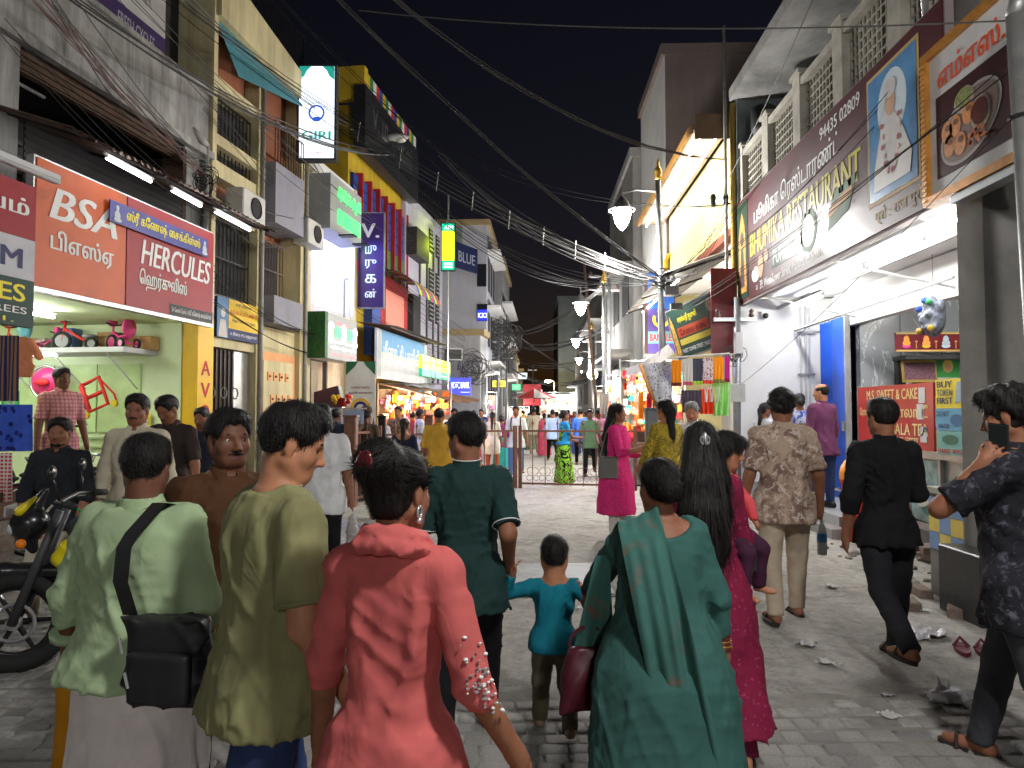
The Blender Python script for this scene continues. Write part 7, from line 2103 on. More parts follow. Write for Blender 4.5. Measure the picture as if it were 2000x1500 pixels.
for lab, px, Y, zt, r in (('concrete pole carrying the knot of cables beside the corniced block', 972, 33.0, 5.2, .09), ('thin grey pole behind the knot of cables', 988, 35.0, 4.6, .06),
 ('wired steel pole standing beside the second street lamp', 1188, 21.5, 5.6, .07), ('leaning wooden pole beside the wired steel pole', 1172, 24.0, 6.5, .055),
 ('violet lit pole in front of the round sign', 1157, 26.0, 4.5, .07), ('thin far pole left of the market', 1040, 52.0, 5.0, .07),
 ('service pole with meter boxes at the end of the maroon sign', 1437, 12.05, 3.5, .07)):
 p = at(px, 805, Y)
 t = thing('service_pole', lab, 'pole', (p.x, Y, 0))
 MB().tube([(0, 0, 0), (.05 if 'leaning' not in lab else -.5, 0, zt)], [r, r * .8], 8).build('shaft', POLE_M if 'wooden' not in lab else BROWN_WOOD, t, True)
 MB().box(-.35, .35, -.03, .03, zt - .4, zt - .34).build('cross_arm', STEEL, t)
 for x in (-.28, .28):
  MB().lathe([(.03, 0), (.05, .04), (.03, .08), (.045, .11), (.01, .15)], (x, 0, zt - .34), 8).build('insulator', flat('insulator_brown', (.1, .05, .04), .3), t, True)
 if 'meter' in lab:
  MB().bevelbox(-.12, .12, -.16, -.06, 1.75, 2.05, .01).build('meter_box', surf('meter_grey', (.36, .36, .35)), t)
  MB().bevelbox(-.04, .10, -.15, -.06, 2.55, 2.9, .01).build('switch_box', flat('switch_white', (.55, .55, .55)), t)
ib = thing('insulator_bracket', 'black bracket with two insulators in front of the yellow wall', 'bracket', tuple(at(1418, 398, 12.35)))
MB().tube([(-.0, 0, 0), (.25, 0, 0)], .018, 5).build('arm', BLACK_IRON, ib)
for x in (-.22, .0):
 MB().lathe([(.03, -.05), (.05, 0), (.04, .05), (.055, .10), (.04, .16), (.01, .18)], (x, 0, 0), 10).build('insulator', flat('insulator_black', (.02, .02, .02), .3), ib, True)
MB().tube([(-.26, 0, -.03), (0, 0, -.02)], .014, 5).build('bar', BLACK_IRON, ib)
rs = thing('round_sign', 'round white illuminated sign with yellow print on the violet pole', 'sign', tuple(at(1157, 731, 25.5)))
MB().lathe([(.19, -.05), (.20, 0), (.19, .05)], n=24, axis='y').build('face', backlit('round_white', (.95, 1.0, .9), 2.2), rs)
MB().disc(0.02, -.07, .12, .04, -.058).build('print', flat('round_yellow', srgb(220, 200, 30)), rs)
letters('ABC', rs, -.09, .11, .0, .08, -.058, flat('navy_letters', srgb(40, 40, 90)), .03)
# barrier gate across the street
RUSTP = surf('rust_red_paint', (.16, .07, .045), .65, .25, 8, .4, (.07, .04, .03), .2)
def gate_span(label, P, Q, h=1.22, bars=9, scroll=True):
 P, Q = Vector(P), Vector(Q); d = Q - P; L = d.length; rz = math.atan2(d.y, d.x)
 t = thing('street_gate', label, 'gate', P, rz, 'gates across the street')
 for x in (0, L):
  MB().box(x - .035, x + .035, -.035, .035, 0, h + .08).build('gate_post', RUSTP, t)
 for z in (.10, h - .03):
  MB().box(.035, L - .035, -.018, .018, z - .02, z + .02).build('rail', RUSTP, t)
 for i in range(1, bars):
  x = L * i / bars
  MB().tube([(x, 0, .06), (x, 0, h + .10)], .010, 6).build('bar', RUSTP, t)
  MB().lathe([(.010, 0), (.028, .04), (.012, .08), (.002, .15)], (x, 0, h + .09), 6).build('spear_tip', RUSTP, t)
  if scroll:
   for s_ in (-1, 1):
    MB().torus((x + s_ * L / bars * .27, 0, .22), .055, .005, 'y', 14, 4, 30, 330).build('scroll', RUSTP, t)
    MB().torus((x + s_ * L / bars * .16, 0, .36), .075, .005, 'y', 14, 4, -60 if s_ > 0 else 60, 100 if s_ > 0 else 240).build('scroll', RUSTP, t)
 return t
gA = at(1016, 805, 15.0); gB = at(1240, 805, 14.6)
gate_span('right leaf of the rusty street gate with thin bars and scrollwork', (gA.x, 15.0, 0), (gB.x, 14.6, 0), bars=9)
gC = at(905, 805, 14.4); gD = at(1006, 805, 15.0)
gate_span('middle leaf of the rusty street gate left of the double posts', (gC.x, 14.4, 0), (gD.x, 15.0, 0), bars=5)
gE = at(750, 805, 13.6); gF = at(835, 805, 13.9)
gate_span('left leaf of the rusty street gate between grey and brown posts', (gE.x, 13.6, 0), (gF.x, 13.9, 0), bars=4, h=1.18)
gG = at(690, 805, 12.2); gH = at(742, 805, 13.4)
gate_span('short spear topped gate leaf at the far left of the barrier', (gG.x, 12.2, 0), (gH.x, 13.4, 0), bars=4, h=1.25)
for lab, px, Y, h, w, m_ in (('broad brown gate post at the left end of the barrier', 686, 12.0, 1.50, .10, RUSTP), ('dark grey gate post beside the brown barrier', 747, 13.5, 1.48, .07, BLACK_IRON),
 ('brown gate post in front of the yellow shirt man', 838, 14.0, 1.5, .08, RUSTP), ('dark grey gate post at the right end beside the stalls', 1272, 11.5, 1.62, .09, surf('grey_post', (.10, .11, .12), .6))):
 p = at(px, 805, Y)
 t = thing('gate_post', lab, 'post', (p.x, Y, 0))
 MB().bevelbox(-w, w, -w, w, 0, h, .015).build('shaft', m_, t)
 MB().box(-w - .015, w + .015, -w - .015, w + .015, h, h + .03).build('cap', m_, t)
# cycles, goods, stalls
CHROME = metal('chrome', (.6, .6, .6), .2, .1)
RUBBER = surf('tyre_rubber', (.015, .015, .015), .8)
def wheel(parent, c, r, rim=CHROME, spokes=14, tw=.018, ax='y', tread=False):
 t = MB().torus(c, r, tw, ax, 28, 7).build('wheel', RUBBER, parent, True)
 MB().torus(c, r - tw * 1.2, tw * .45, ax, 28, 5).build('rim', rim, t, True)
 m = MB(); c = Vector(c)
 for i in range(spokes):
  a = 2 * math.pi * i / spokes
  d = Vector((math.cos(a), 0, math.sin(a))) if ax == 'y' else Vector((0, math.cos(a), math.sin(a)))
  m.tube([c, c + d * (r - tw)], .0022 if not tread else .012, 4, caps=False)
 m.build('spokes', rim, t)
 MB().lathe([(.03, -.03), (.03, .03)], c, 10, ax).build('hub', rim, t)
def bicycle(label, loc, rz, col, s=1.0, group=None, lean=0.0):
 t = thing('bicycle', label, 'bicycle', loc, rz, group); t.scale = (s,) * 3; t.rotation_euler = (lean, 0, rz)
 fm = flat('cycle_paint_%d%d%d' % tuple(int(c * 99) for c in col), col, .3, .5)
 wheel(t, (-.5, 0, .33), .32); wheel(t, (.52, 0, .33), .32)
 MB().tube([(-.5, 0, .33), (-.08, 0, .30), (-.2, 0, .78)], .016, 6).tube([(-.5, 0, .33), (-.18, 0, .70)], .012, 6).tube([(-.08, 0, .30), (.36, 0, .70), (-.18, 0, .68)], .017, 6).tube([(.38, 0, .82), (.36, 0, .66), (.52, 0, .33)], .015, 6).build('frame', fm, t, True)
 MB().tube([(.25, -.28, .98), (.40, -.2, .98), (.38, 0, .90), (.40, .2, .98), (.25, .28, .98)], .013, 6).build('handlebar', CHROME, t, True)
 MB().ball((-.22, 0, .82), .1, 8, (1.3, .8, .4)).build('saddle', RUBBER, t, True)
 MB().torus((-.08, 0, .30), .09, .008, 'y', 16, 4).build('chain_ring', CHROME, t)
 for q in (-.5, .52): MB().torus((q, 0, .33), .35, .014, 'y', 20, 4, 20 if q < 0 else 40, 165).build('mudguard', fm, t, True)
 MB().box(-.72, -.35, -.06, .06, .70, .715).build('carrier', CHROME, t)
GB = 'bicycles parked outside the cycle shop'
def lp(u, y, z=.14): return LEFT.world(u, y, z)
for i, (lab, u, y, a, c, s) in enumerate((('purple bicycle parked nearest the pilaster of the cycle shop', 10.0, -.45, 30, srgb(96, 50, 120), .92), ('silver bicycle standing behind the purple one', 9.2, -.35, 38, (.4, .4, .42), .95),
 ('green bicycle in the parked row by the cream shirt man', 8.6, -.55, 25, srgb(40, 90, 60), .95), ('black bicycle in the middle of the parked row', 8.1, -.2, 33, (.03, .03, .03), .95),
 ('red bicycle deep in the parked row at the shop edge', 7.4, -.1, 28, srgb(130, 30, 30), .95), ('dark blue bicycle at the left end of the parked row', 6.9, -.25, 40, srgb(30, 40, 80), .95), ('chrome bicycle with lamp between green and black ones', 8.35, -.75, 55, (.5, .5, .5), .98), ('maroon bicycle in front of the red one', 7.7, -.7, 48, srgb(90, 26, 36), .95), ('teal bicycle nearest the road edge', 9.4, -.85, 50, srgb(30, 100, 110), .98))):
 bicycle(lab, lp(u, y), LEFT.rz + R(90 + a), c, s, GB, .06)
for i in range(4):
 bicycle(('first', 'second', 'third', 'fourth')[i] + ' black bicycle counted from the street in the dark cluster inside the shop', LEFT.world(7.6 + .33 * i, .75 + .35 * i, .36), LEFT.rz + R(70 + 9 * i), (.02, .02, .022), .95, 'black bicycles packed inside the cycle shop')
def tricycle(label, loc, rz, col, col2, s=.5, seat=None):
 t = thing('toy_tricycle', label, 'tricycle', loc, rz, 'toy tricycles on the shop shelf'); t.scale = (s,) * 3
 m1, m2 = flat('toy_%d%d%d' % tuple(int(c * 99) for c in col), col, .35, .5), flat('toy_%d%d%d' % tuple(int(c * 99) for c in col2), col2, .35, .5)
 for c, r in (((.35, 0, .17), .16), ((-.3, -.2, .11), .10), ((-.3, .2, .11), .10)):
  w = MB().torus(c, r, .035, 'y', 18, 6).build('wheel', RUBBER, t, True); MB().lathe([(r * .8, -.02), (r * .8, .02)], c, 14, 'y').build('disc', m2, w)
 MB().tube([(.35, 0, .17), (.28, 0, .55)], .025, 6).tube([(.30, 0, .42), (-.05, 0, .2), (-.3, 0, .13)], .03, 6).tube([(-.3, -.2, .11), (-.3, .2, .11)], .02, 6).build('frame', m1, t, True)
 MB().tube([(.2, -.22, .6), (.28, 0, .56), (.2, .22, .6)], .022, 6).build('handlebar', BLACK_L, t, True)
 MB().ball((-.18, 0, .27), .14, 8, (1.1, 1, .35)).build('seat', m2, t, True)
 if seat: MB().ball((-.3, 0, .48), .2, 8, (.35, .9, 1.1)).build('backrest', m2, t, True); MB().tube([(-.3, -.16, .4), (-.05, -.2, .5), (-.3, -.16, .75)], .014, 5).build('guard_bar', m1, t)
 MB().ball((.32, 0, .66), .13, 8, (.8, 1, 1)).build('head', m1, t, True)
RD, PK, BL, GY = srgb(200, 40, 40), srgb(226, 70, 140), srgb(120, 190, 210), srgb(150, 150, 155)
for i, (lab, u, y, z, a, c1_, c2_, s, st) in enumerate((('pink toy tricycle with round backrest at the right end of the shelf', -.35, -.4, sz + .07, 160, PK, PK, .62, 1), ('red and grey toy tricycle in the middle of the shelf', -1.0, -.4, sz + .07, 195, RD, GY, .72, 0),
 ('small pink toy tricycle left of the red one on the shelf', -1.6, -.35, sz + .07, 20, PK, srgb(230, 150, 180), .45, 0), ('blue and orange toy tricycle stacked at the left of the shelf', -2.05, -.4, sz + .07, 165, srgb(226, 90, 60), BL, .62, 1), ('red toy tricycle stacked on top of the blue one', -2.15, -.45, sz + .5, 150, RD, srgb(226, 60, 50), .5, 1))):
 tricycle(lab, SHW.world(u, y, z), SHW.rz + R(a), c1_, c2_, s, st)
t = thing('packed_toy', 'round pink packed toy hanging on the green shop wall', 'toy', SHW.world(-1.62, -.3, 2.02), SHW.rz)
MB().lathe([(.20, -.05), (.22, 0), (.20, .05)], n=22, axis='y').build('pack', surf('pink_pack', srgb(216, 50, 110), .3, .5, 12), t, True)
MB().torus((0, -.02, 0), .245, .016, 'y', 26, 5).build('rim', CHROME, t, True)
MB().ball((0, -.08, 0), .1, 7, (1.2, .4, .6)).build('figure', flat('toy_red', RD), t, True)
t = thing('baby_walker', 'red wheeled baby walker hanging on the green shop wall', 'walker', SHW.world(-.72, -.35, 1.75), SHW.rz); t.rotation_euler = (0, R(-22), SHW.rz)
MB().tube([(-.2, 0, .3), (-.2, 0, -.1), (.12, 0, -.1), (.12, 0, .32), (-.2, 0, .3)], .028, 6).tube([(-.2, .0, .1), (.12, 0, .1)], .03, 6).tube([(-.1, -.1, .3), (-.1, -.1, -.1)], .02, 6).build('frame', flat('toy_red', RD), t, True)
for x in (-.22, .26):
 MB().lathe([(.05, -.02), (.05, .02)], (x, -.06, -.15), 12, 'y').build('wheel', flat('wheel_yellow', srgb(200, 170, 40)), t)
MB().tube([(.12, 0, .3), (.26, 0, .0), (.26, 0, -.15)], .016, 5).build('push_bar', flat('toy_red', RD), t)
t = thing('toy_scooter', 'black folded toy scooter leaning on the green shop wall', 'scooter', SHW.world(-1.25, -.3, 1.32), SHW.rz)
MB().tube([(-.25, 0, 0), (.3, 0, .08)], .02, 5).tube([(.05, 0, .04), (.16, 0, .5)], .014, 5).build('frame', BLACK_L, t); MB().ball((-.27, 0, 0), .04, 6).build('wheel', RUBBER, t)
for i, (u, c, w_) in enumerate(((-.1, srgb(190, 150, 100), .2), (-.62, srgb(170, 130, 90), .16), (-1.32, srgb(90, 120, 170), .15), (-1.8, srgb(200, 190, 170), .16))):
 t = thing('shelf_carton', ('brown', 'small brown', 'blue', 'white')[i] + ' carton at the back of the cycle shop shelf', 'carton', SHW.world(u - .1, -.13, sz + .07), SHW.rz, 'cartons on the cycle shop shelf')
 MB().bevelbox(-w_, w_, -.1, .1, 0, .2 + .07 * (i % 3), .006).build('box', flat('carton_%d' % i, c), t); MB().box(-.02, .02, -.103, -.1005, 0, .19).build('tape', flat('tape', srgb(200, 180, 130)), t)
for i, (u, z, w_, h_, c) in enumerate(((-.25, 1.32, .16, .24, srgb(220, 200, 60)), (-2.6, 1.5, .3, .4, srgb(60, 150, 80)), (-3.2, 1.4, .4, .3, srgb(190, 60, 60)))):
 t = thing('wall_poster', ('small yellow sticker low on the cycle shop wall', 'green framed deity picture at the back of the cycle shop', 'red poster deep inside the cycle shop')[i], 'poster', SHW.world(u, -.06, z), SHW.rz)
 box('sheet', 0, w_, 0, .01, 0, h_, flat('poster_%d' % i, c), t); MB().disc(w_ / 2, h_ / 2, w_ * .3, h_ * .35, -.003).build('print', surf('poster_print_%d' % i, tuple(q * .5 + .2 for q in c), .5, .8, 20), t)
for i in range(7):
 t = thing('glass_jar', ('first', 'second', 'third', 'fourth', 'fifth', 'sixth', 'seventh')[i] + ' sweet jar from the far end on the tea counter', 'jar', RIGHT.world(-9.3 + .28 * i, 1.2, 1.13), 0, 'sweet jars on the tea counter')
 MB().lathe([(.08, 0), (.09, .02), (.09, .2), (.06, .24)], n=14).build('jar', flat('jar_%d' % (i % 3), (srgb(190, 130, 60), srgb(170, 170, 160), srgb(150, 70, 50))[i % 3], .15, .6), t, True); MB().lathe([(.065, .24), (.065, .28)], n=14).build('lid', RED_L, t)
def hang(name, label, cat, p, w, h, mat, rz=0, fold=.03, top=None, group=None, border=None):
 t = thing(name, label, cat, p, rz, group)
 MB().sheet(lambda a, q: ((a - .5) * w * (1 - (.12 * q if top else 0)), fold * math.sin(a * 19 + q * 2) * q + .3 * fold * math.sin(a * 41), -h * q), 22, 8).build('cloth', mat, t, True)
 if border: MB().sheet(lambda a, q: ((a - .5) * w * 1.01, fold * math.sin(a * 19 + 2) - .004, -h * (1 + .16 * q)), 22, 2).build('border', border, t, True)
 return t
p = at(40, 662, 7.2)
t = thing('hanging_shirt', 'orange short sleeved shirt hung up beside the cycle shop', 'shirt', p, R(8)); t.scale = (.68,) * 3
v = Vol((-.4, -.15, -.75), (.4, .15, .1), .014)
v.loft((0, 0, 0), (0, 0, 1), (1, 0, 0), (0, 1, 0), [(-.58, .20, .05, 0), (-.2, .19, .06, 0), (-.04, .17, .05, 0), (.04, .06, .04, 0)], .02)
for s_ in (-1, 1): v.cap((s_ * .14, 0, -.04), (s_ * .27, 0, -.26), .06, .065, .02)
v.wrinkle(4, .012, 22, .2); v.ell((0, -.03, .06), (.05, .06, .06), None, .01, 'sub')
v.build('cloth', cloth('orange_shirt', srgb(236, 150, 104)), t)
MB().tube([(0, 0, .02), (0, 0, .16)], .006, 4).build('hanger_hook', STEEL, t)
hang('hanging_saree', 'folded blue patterned saree hung low at the left edge', 'saree', at(2, 790, 6.6), .55, .44, cloth('blue_saree', srgb(60, 90, 190), pattern='spots', col2=srgb(30, 40, 110), pscale=14), R(10), .03)
hang('hanging_saree', 'red and white checked cloth below the blue saree', 'cloth', at(-4, 885, 6.5), .25, .45, cloth('red_check', srgb(190, 50, 50), pattern='check', col2=(.7, .68, .65), pscale=9), R(10), .02)
hang('hanging_saree', 'dark striped saree hanging above the blue one at the edge', 'saree', at(4, 655, 6.6), .30, .62, cloth('navy_saree', srgb(40, 44, 90), pattern='stripe', col2=srgb(150, 110, 50), pscale=9), R(10), .02)
t = thing('brick_ledge', 'low brown boxes and brick ledge below the hanging sarees', 'ledge', at(-10, 1000, 6.6), LEFT.rz - R(90)); t.location.z = .14
for i in range(3):
 for j in range(3): MB().bevelbox(-1.2 + i * .45, -.77 + i * .45, -.3, .1, j * .15, .145 + j * .15, .01).build('block', BRK[(i + j) % 3], t)
MB().box(-1.2, .15, -.28, .1, .452, .70).build('wood_box', BROWN_WOOD, t)
# goods of the stalls: racks of small bright things
def stall(name, label, x0, x1, Y, z0, z1, cols, n, seed, rz=0, lampz=None, lampcol=(1, .85, .65), power=40, depth=.5):
 rr = random.Random(seed)
 t = thing(name, label, 'stall', (x0, Y, 0), rz)
 W = x1 - x0
 box('back_panel', 0, W, depth, depth + .05, 0, z1 + .1, surf('stall_back', (.3, .25, .2)), t)
 box('table', 0, W, -.15, depth, z0 - .12, z0, BROWN_WOOD, t); box('skirt_cloth', .01, W - .01, -.13, -.11, 0, z0 - .122, surf('stall_skirt', (.2, .18, .2), .9, .5, 6), t)
 ms = [flat('goods_%s_%d' % (name, i), c, .4, .4) for i, c in enumerate(cols)]
 for i in range(n):
  x, z, y = rr.uniform(.08, W - .08), rr.uniform(z0 + .08, z1), rr.uniform(.02, depth - .08)
  s_ = rr.uniform(.045, .095); m = MB(); k = rr.choice((0, 1, 1, 2, 3, 3, 3))
  if k == 0: m.ball((x, y, z), s_, 6, (1, .6, 1.1))
  elif k == 1: m.bevelbox(x - s_, x + s_, y - .04, y + .04, z - s_ * .8, z + s_ * .8, .01)
  elif k == 2: m.ball((x, y, z), s_ * .7, 6).ball((x, y - .02, z + s_), s_ * .45, 6)
  else: m.sheet(lambda a, q: (x + (a - .5) * s_ * 1.6, y + .02 * math.sin(a * 9), z + s_ - q * s_ * 2.6), 5, 2)
  m.build('toy' if k != 3 else 'garment', ms[rr.randrange(len(ms))], t, k in (0, 2))
 for x in (0, W): MB().tube([(x, -.1, 0), (x, -.1, z1 + .25)], .02, 5).build('post', STEEL, t)
 MB().tube([(0, -.1, z1 + .22), (W, -.1, z1 + .22)], .015, 5).build('rail', STEEL, t)
 if lampz:
  for x in (W * .3, W * .75):
   MB().ball((x, -.12, lampz), .055, 8).build('bulb', glow('bulb_' + name, (1, .9, .75), 30), t, True)
   l = bpy.data.lights.new('bulb_light', 'POINT'); l.energy = power; l.color = lampcol; l.shadow_soft_size = .07; link('lamp', l, t, (x, -.32, lampz))
OR = [srgb(226, 110, 30), srgb(236, 160, 50), srgb(200, 60, 50), srgb(210, 140, 190), srgb(90, 150, 210), srgb(230, 210, 190), srgb(240, 130, 60)]
p0_, p1_ = at(738, 805, 18.6), at(880, 805, 18.6)
stall('toy_stall', 'brightly lit toy stall glowing orange under the brown tarpaulin', p0_.x, p1_.x, 18.6, .9, 2.1, OR, 150, 1, R(12), 1.95, (1, .72, .45), 60)
MX = [srgb(230, 220, 210), srgb(226, 140, 60), srgb(210, 60, 60), srgb(60, 150, 150), srgb(230, 190, 130), srgb(200, 90, 40), srgb(150, 130, 160)]
stall('idol_stall', 'crowded stall of idols and garlands lit by bare bulbs on the right', 1.95, 3.35, 16.0, .9, 2.5, MX, 170, 2, R(-8), 2.15, (1, .9, .75), 70)
stall('garment_stall', 'garment stall with hanging clothes further down on the right', 2.1, 3.3, 20.5, .9, 2.4, MX, 60, 3, R(-10), 2.2, (1, .92, .8), 60)
stall('cloth_stall', 'cluttered stall on the right beyond the garment stall', 2.3, 3.3, 26.0, .9, 2.3, MX, 40, 4, R(-10), 2.1, (1, .95, .85), 60)
stall('bag_stall', 'stall of bags on the left side beyond the gate', -2.6, -1.5, 30.0, .8, 2.2, [srgb(180, 90, 130), srgb(90, 90, 110), srgb(200, 196, 190), srgb(60, 60, 70)], 40, 5, R(8), 2.0, (1, .97, .9), 60)
stall('far_market_stall', 'bright market stalls at the far end of the street', .6, 4.4, 60.0, .9, 3.0, MX, 60, 6, 0, 2.6, (.95, .97, 1), 260, .8)
stall('far_fruit_stall', 'small far stall under the red and white umbrella', -1.4, -.2, 44.0, .9, 1.7, [srgb(226, 180, 60), srgb(200, 60, 50), srgb(220, 210, 200)], 24, 7, 0, 1.7, (1, .95, .85), 90)
t = thing('market_umbrella', 'red and white market umbrella above the distant crowd', 'umbrella', at(1043, 805, 40)); t.location.z = 0
MB().tube([(0, 0, 0), (0, 0, 2.9)], .03, 6).build('pole', STEEL, t)
for i in range(8):
 a0, a1 = 2 * math.pi * i / 8, 2 * math.pi * (i + 1) / 8
 MB().add([(0, 0, 2.9), (1.35 * math.cos(a0), 1.35 * math.sin(a0), 2.35), (1.35 * math.cos(a1), 1.35 * math.sin(a1), 2.35)], [(0, 1, 2)]).build('panel', flat('umb_%d' % (i % 2), ((.55, .52, .5), srgb(190, 50, 46))[i % 2]), t)
t = thing('poster_board', 'red poster board with white print standing over the umbrella', 'sign', at(1033, 792, 44)); 
box('panel', -.35, .75, 0, .05, 0, 1.3, surf('red_poster', srgb(150, 40, 44), .5, .5, 6), t)
hp = [(1312, 'orange silk cloth with maroon border, first in the hanging row', srgb(236, 140, 30), srgb(110, 50, 50)), (1334, 'white cloth with rose border, second in the hanging row', (.62, .6, .56), srgb(200, 90, 110)), (1354, 'charcoal cloth with lime border, third in the hanging row', srgb(66, 66, 80), srgb(160, 206, 60)),
 (1373, 'white printed cloth with red border, fourth in the hanging row', srgb(214, 200, 204), srgb(220, 70, 60)), (1394, 'orange cloth with olive border, fifth in the hanging row', srgb(240, 146, 30), srgb(110, 120, 60)), (1411, 'magenta cloth at the right end of the hanging row', srgb(190, 40, 140), srgb(130, 30, 60))]
for i, (px, lab, c, b) in enumerate(hp):
 hang('hanging_cloth', lab, 'cloth', at(px + 9, 703 - i * 1.5, 11.5), .165 if i < 5 else .08, .36, cloth('towel_%d' % i, c, .05, pattern='spots' if i == 3 else None, col2=srgb(160, 90, 100), pscale=22), 0, .006, None, 'cloths hanging in a row over the right stall', cloth('towel_b_%d' % i, b, .05))
t = thing('display_rail', 'white rail the row of cloths hangs from', 'rail', at(1305, 699, 11.5)); MB().tube([(0, 0, 0), at(1425, 690, 11.5) - at(1305, 699, 11.5)], .014, 6).build('bar', WHITE_L, t)
for lab, px, py, w, h, c, pt in (('dark grey pleated skirt hanging below the row of cloths', 1352, 762, .36, .36, srgb(78, 70, 84), None), ('red orange garment hanging next to the grey skirt', 1382, 760, .26, .40, srgb(226, 70, 40), None), ('light green dress with border hanging beside the service pole', 1408, 745, .30, .55, srgb(150, 214, 120), None), ('white cloth with a card behind the garments', 1390, 755, .3, .25, (.6, .58, .52), None),
 ('orange garland like cloth hanging in the idol stall', 1252, 765, .10, .5, srgb(240, 140, 30), None), ('crimson cloth hanging beside the orange one in the stall', 1268, 768, .10, .45, srgb(190, 30, 60), None), ('grey clothes on hangers at the left end of the right stalls', 1180, 768, .25, .55, srgb(180, 170, 160), None)):
 hang('hanging_garment', lab, 'garment', at(px, py, 11.6 if px > 1300 else (13.5 if px > 1200 else 19)), w, h, cloth('garment_%d' % px, c), 0, .04, True)
t = thing('plastic_sheet', 'patterned grey plastic sheet with brown edge pulled slantwise over the stall', 'sheet', (0, 0, 0))
A_, B_, C_, D_ = at(1250, 712, 13.2), at(1312, 705, 12.4), at(1312, 815, 12.4), at(1292, 815, 12.8)
bil = lambda a, q: tuple((A_.lerp(B_, a)).lerp(D_.lerp(C_, a), q) + Vector((0, .05 * math.sin(a * 9 + q * 5), 0)))
MB().sheet(bil, 10, 10).build('sheet', cloth('printed_plastic', srgb(190, 192, 190), pattern='spots', col2=srgb(120, 124, 126), pscale=16), t, True)
MB().tube([A_ + Vector((0, -.03, 0)), A_.lerp(D_, .5) + Vector((-.02, -.03, 0)), D_ + Vector((0, -.03, 0))], .035, 6).build('rolled_edge', surf('brown_edge', srgb(140, 96, 50)), t, True)
t = thing('stall_canopy', 'pale canvas canopy sagging over the right stalls', 'canopy', (0, 0, 0))
A_, B_, C_, D_ = at(1200, 722, 18), at(1305, 672, 12.2), at(1318, 690, 11.6), at(1205, 735, 17)
MB().sheet(lambda a, q: tuple((A_.lerp(B_, a)).lerp(D_.lerp(C_, a), q) - Vector((0, 0, .12 * math.sin(a * math.pi)))), 12, 4).build('canvas', surf('canvas_pale', (.4, .37, .32), .9, .2, 3), t, True)
t = thing('printed_banner', 'white standing banner with green drapes and round gold emblem', 'banner', at(675, 800, 15.5), R(4)); t.location.z = .6
hB = at(675, 706, 15.5).z - .6
box('panel', 0, .64, 0, .03, 0, hB, flat('banner_white', (.56, .55, .54)), t)
for s_ in (0, 1):
 pts = [(0, hB), (.26, hB), (.2, hB - .1), (.08, hB - .22), (0, hB - .3)]
 MB().poly(pts if not s_ else [(.64 - q[0], q[1]) for q in pts][::-1], -.004).build('drape_print', flat('drape_green', srgb(36, 90, 60)), t)
MB().ring(.32, hB - 1.02, .16, .22, -.004).build('emblem_ring', flat('gold_print', srgb(200, 160, 40)), t); MB().ring(.32, hB - 1.02, .09, .15, -.005, 24, 0, 200).build('emblem', flat('indigo_print', srgb(50, 40, 110)), t)
letters('உங்கள் ஊரில்', t, .12, .52, hB - .60, hB - .53, -.004, flat('maroon_letters', srgb(110, 30, 50)), .02); letters('ஆன்மீக தலைநகரம்', t, .06, .58, hB - .72, hB - .65, -.004, flat('maroon_letters', srgb(110, 30, 50)), .02)
p = at(612, 805, 12.8)
t = thing('glass_counter', 'glass fronted street counter with blue printed boards', 'counter', (p.x, 12.8, 0), R(6))
box('body', 0, .9, 0, .5, 0, 1.35, surf('counter_brown', (.2, .16, .13)), t); box('blue_board', 0, .5, -.02, -.001, 1.36, 1.62, flat('blue_notice', srgb(80, 120, 180)), t); box('white_board', .52, .9, -.02, -.001, 1.36, 1.62, flat('pale_notice', srgb(150, 170, 200)), t); box('top', -.03, .95, -.05, .52, 1.63, 1.66, STEEL, t)
for i in range(3): MB().box(.06, .44, -.026, -.021, 1.42 + i * .06, 1.445 + i * .06).build('print_line', WHITE_L, t)
t = thing('donation_box', 'dark maroon slanted box with glass lid on top of the counter', 'box', (p.x + .02, 12.75, 1.66), R(6))
MB().add([(0, 0, 0), (.5, 0, 0), (.5, .4, 0), (0, .4, 0), (0, 0, .28), (.42, 0, .40), (.42, .4, .40), (0, .4, .28)], [(0, 3, 2, 1), (0, 1, 5, 4), (1, 2, 6, 5), (2, 3, 7, 6), (3, 0, 4, 7), (4, 5, 6, 7)]).build('body', surf('maroon_wood', (.09, .03, .035), .35), t)
MB().add([(.51, .04, .03), (.51, .36, .03), (.435, .36, .37), (.435, .04, .37)], [(0, 1, 2, 3)]).build('glass', flat('glass_grey', (.4, .45, .48), .1), t)
t = thing('flower_garland', 'red flower garland heaped beside the maroon box', 'garland', (p.x + .42, 12.65, 1.68))
for i in range(26): MB().ball((random.uniform(-.02, .32), random.uniform(-.12, .1), random.uniform(.02, .2)), random.uniform(.03, .05), 5).build('flower', flat('gar_%d' % (i % 3), (srgb(150, 30, 40), srgb(190, 40, 40), srgb(210, 170, 40))[i % 3]), t, True)
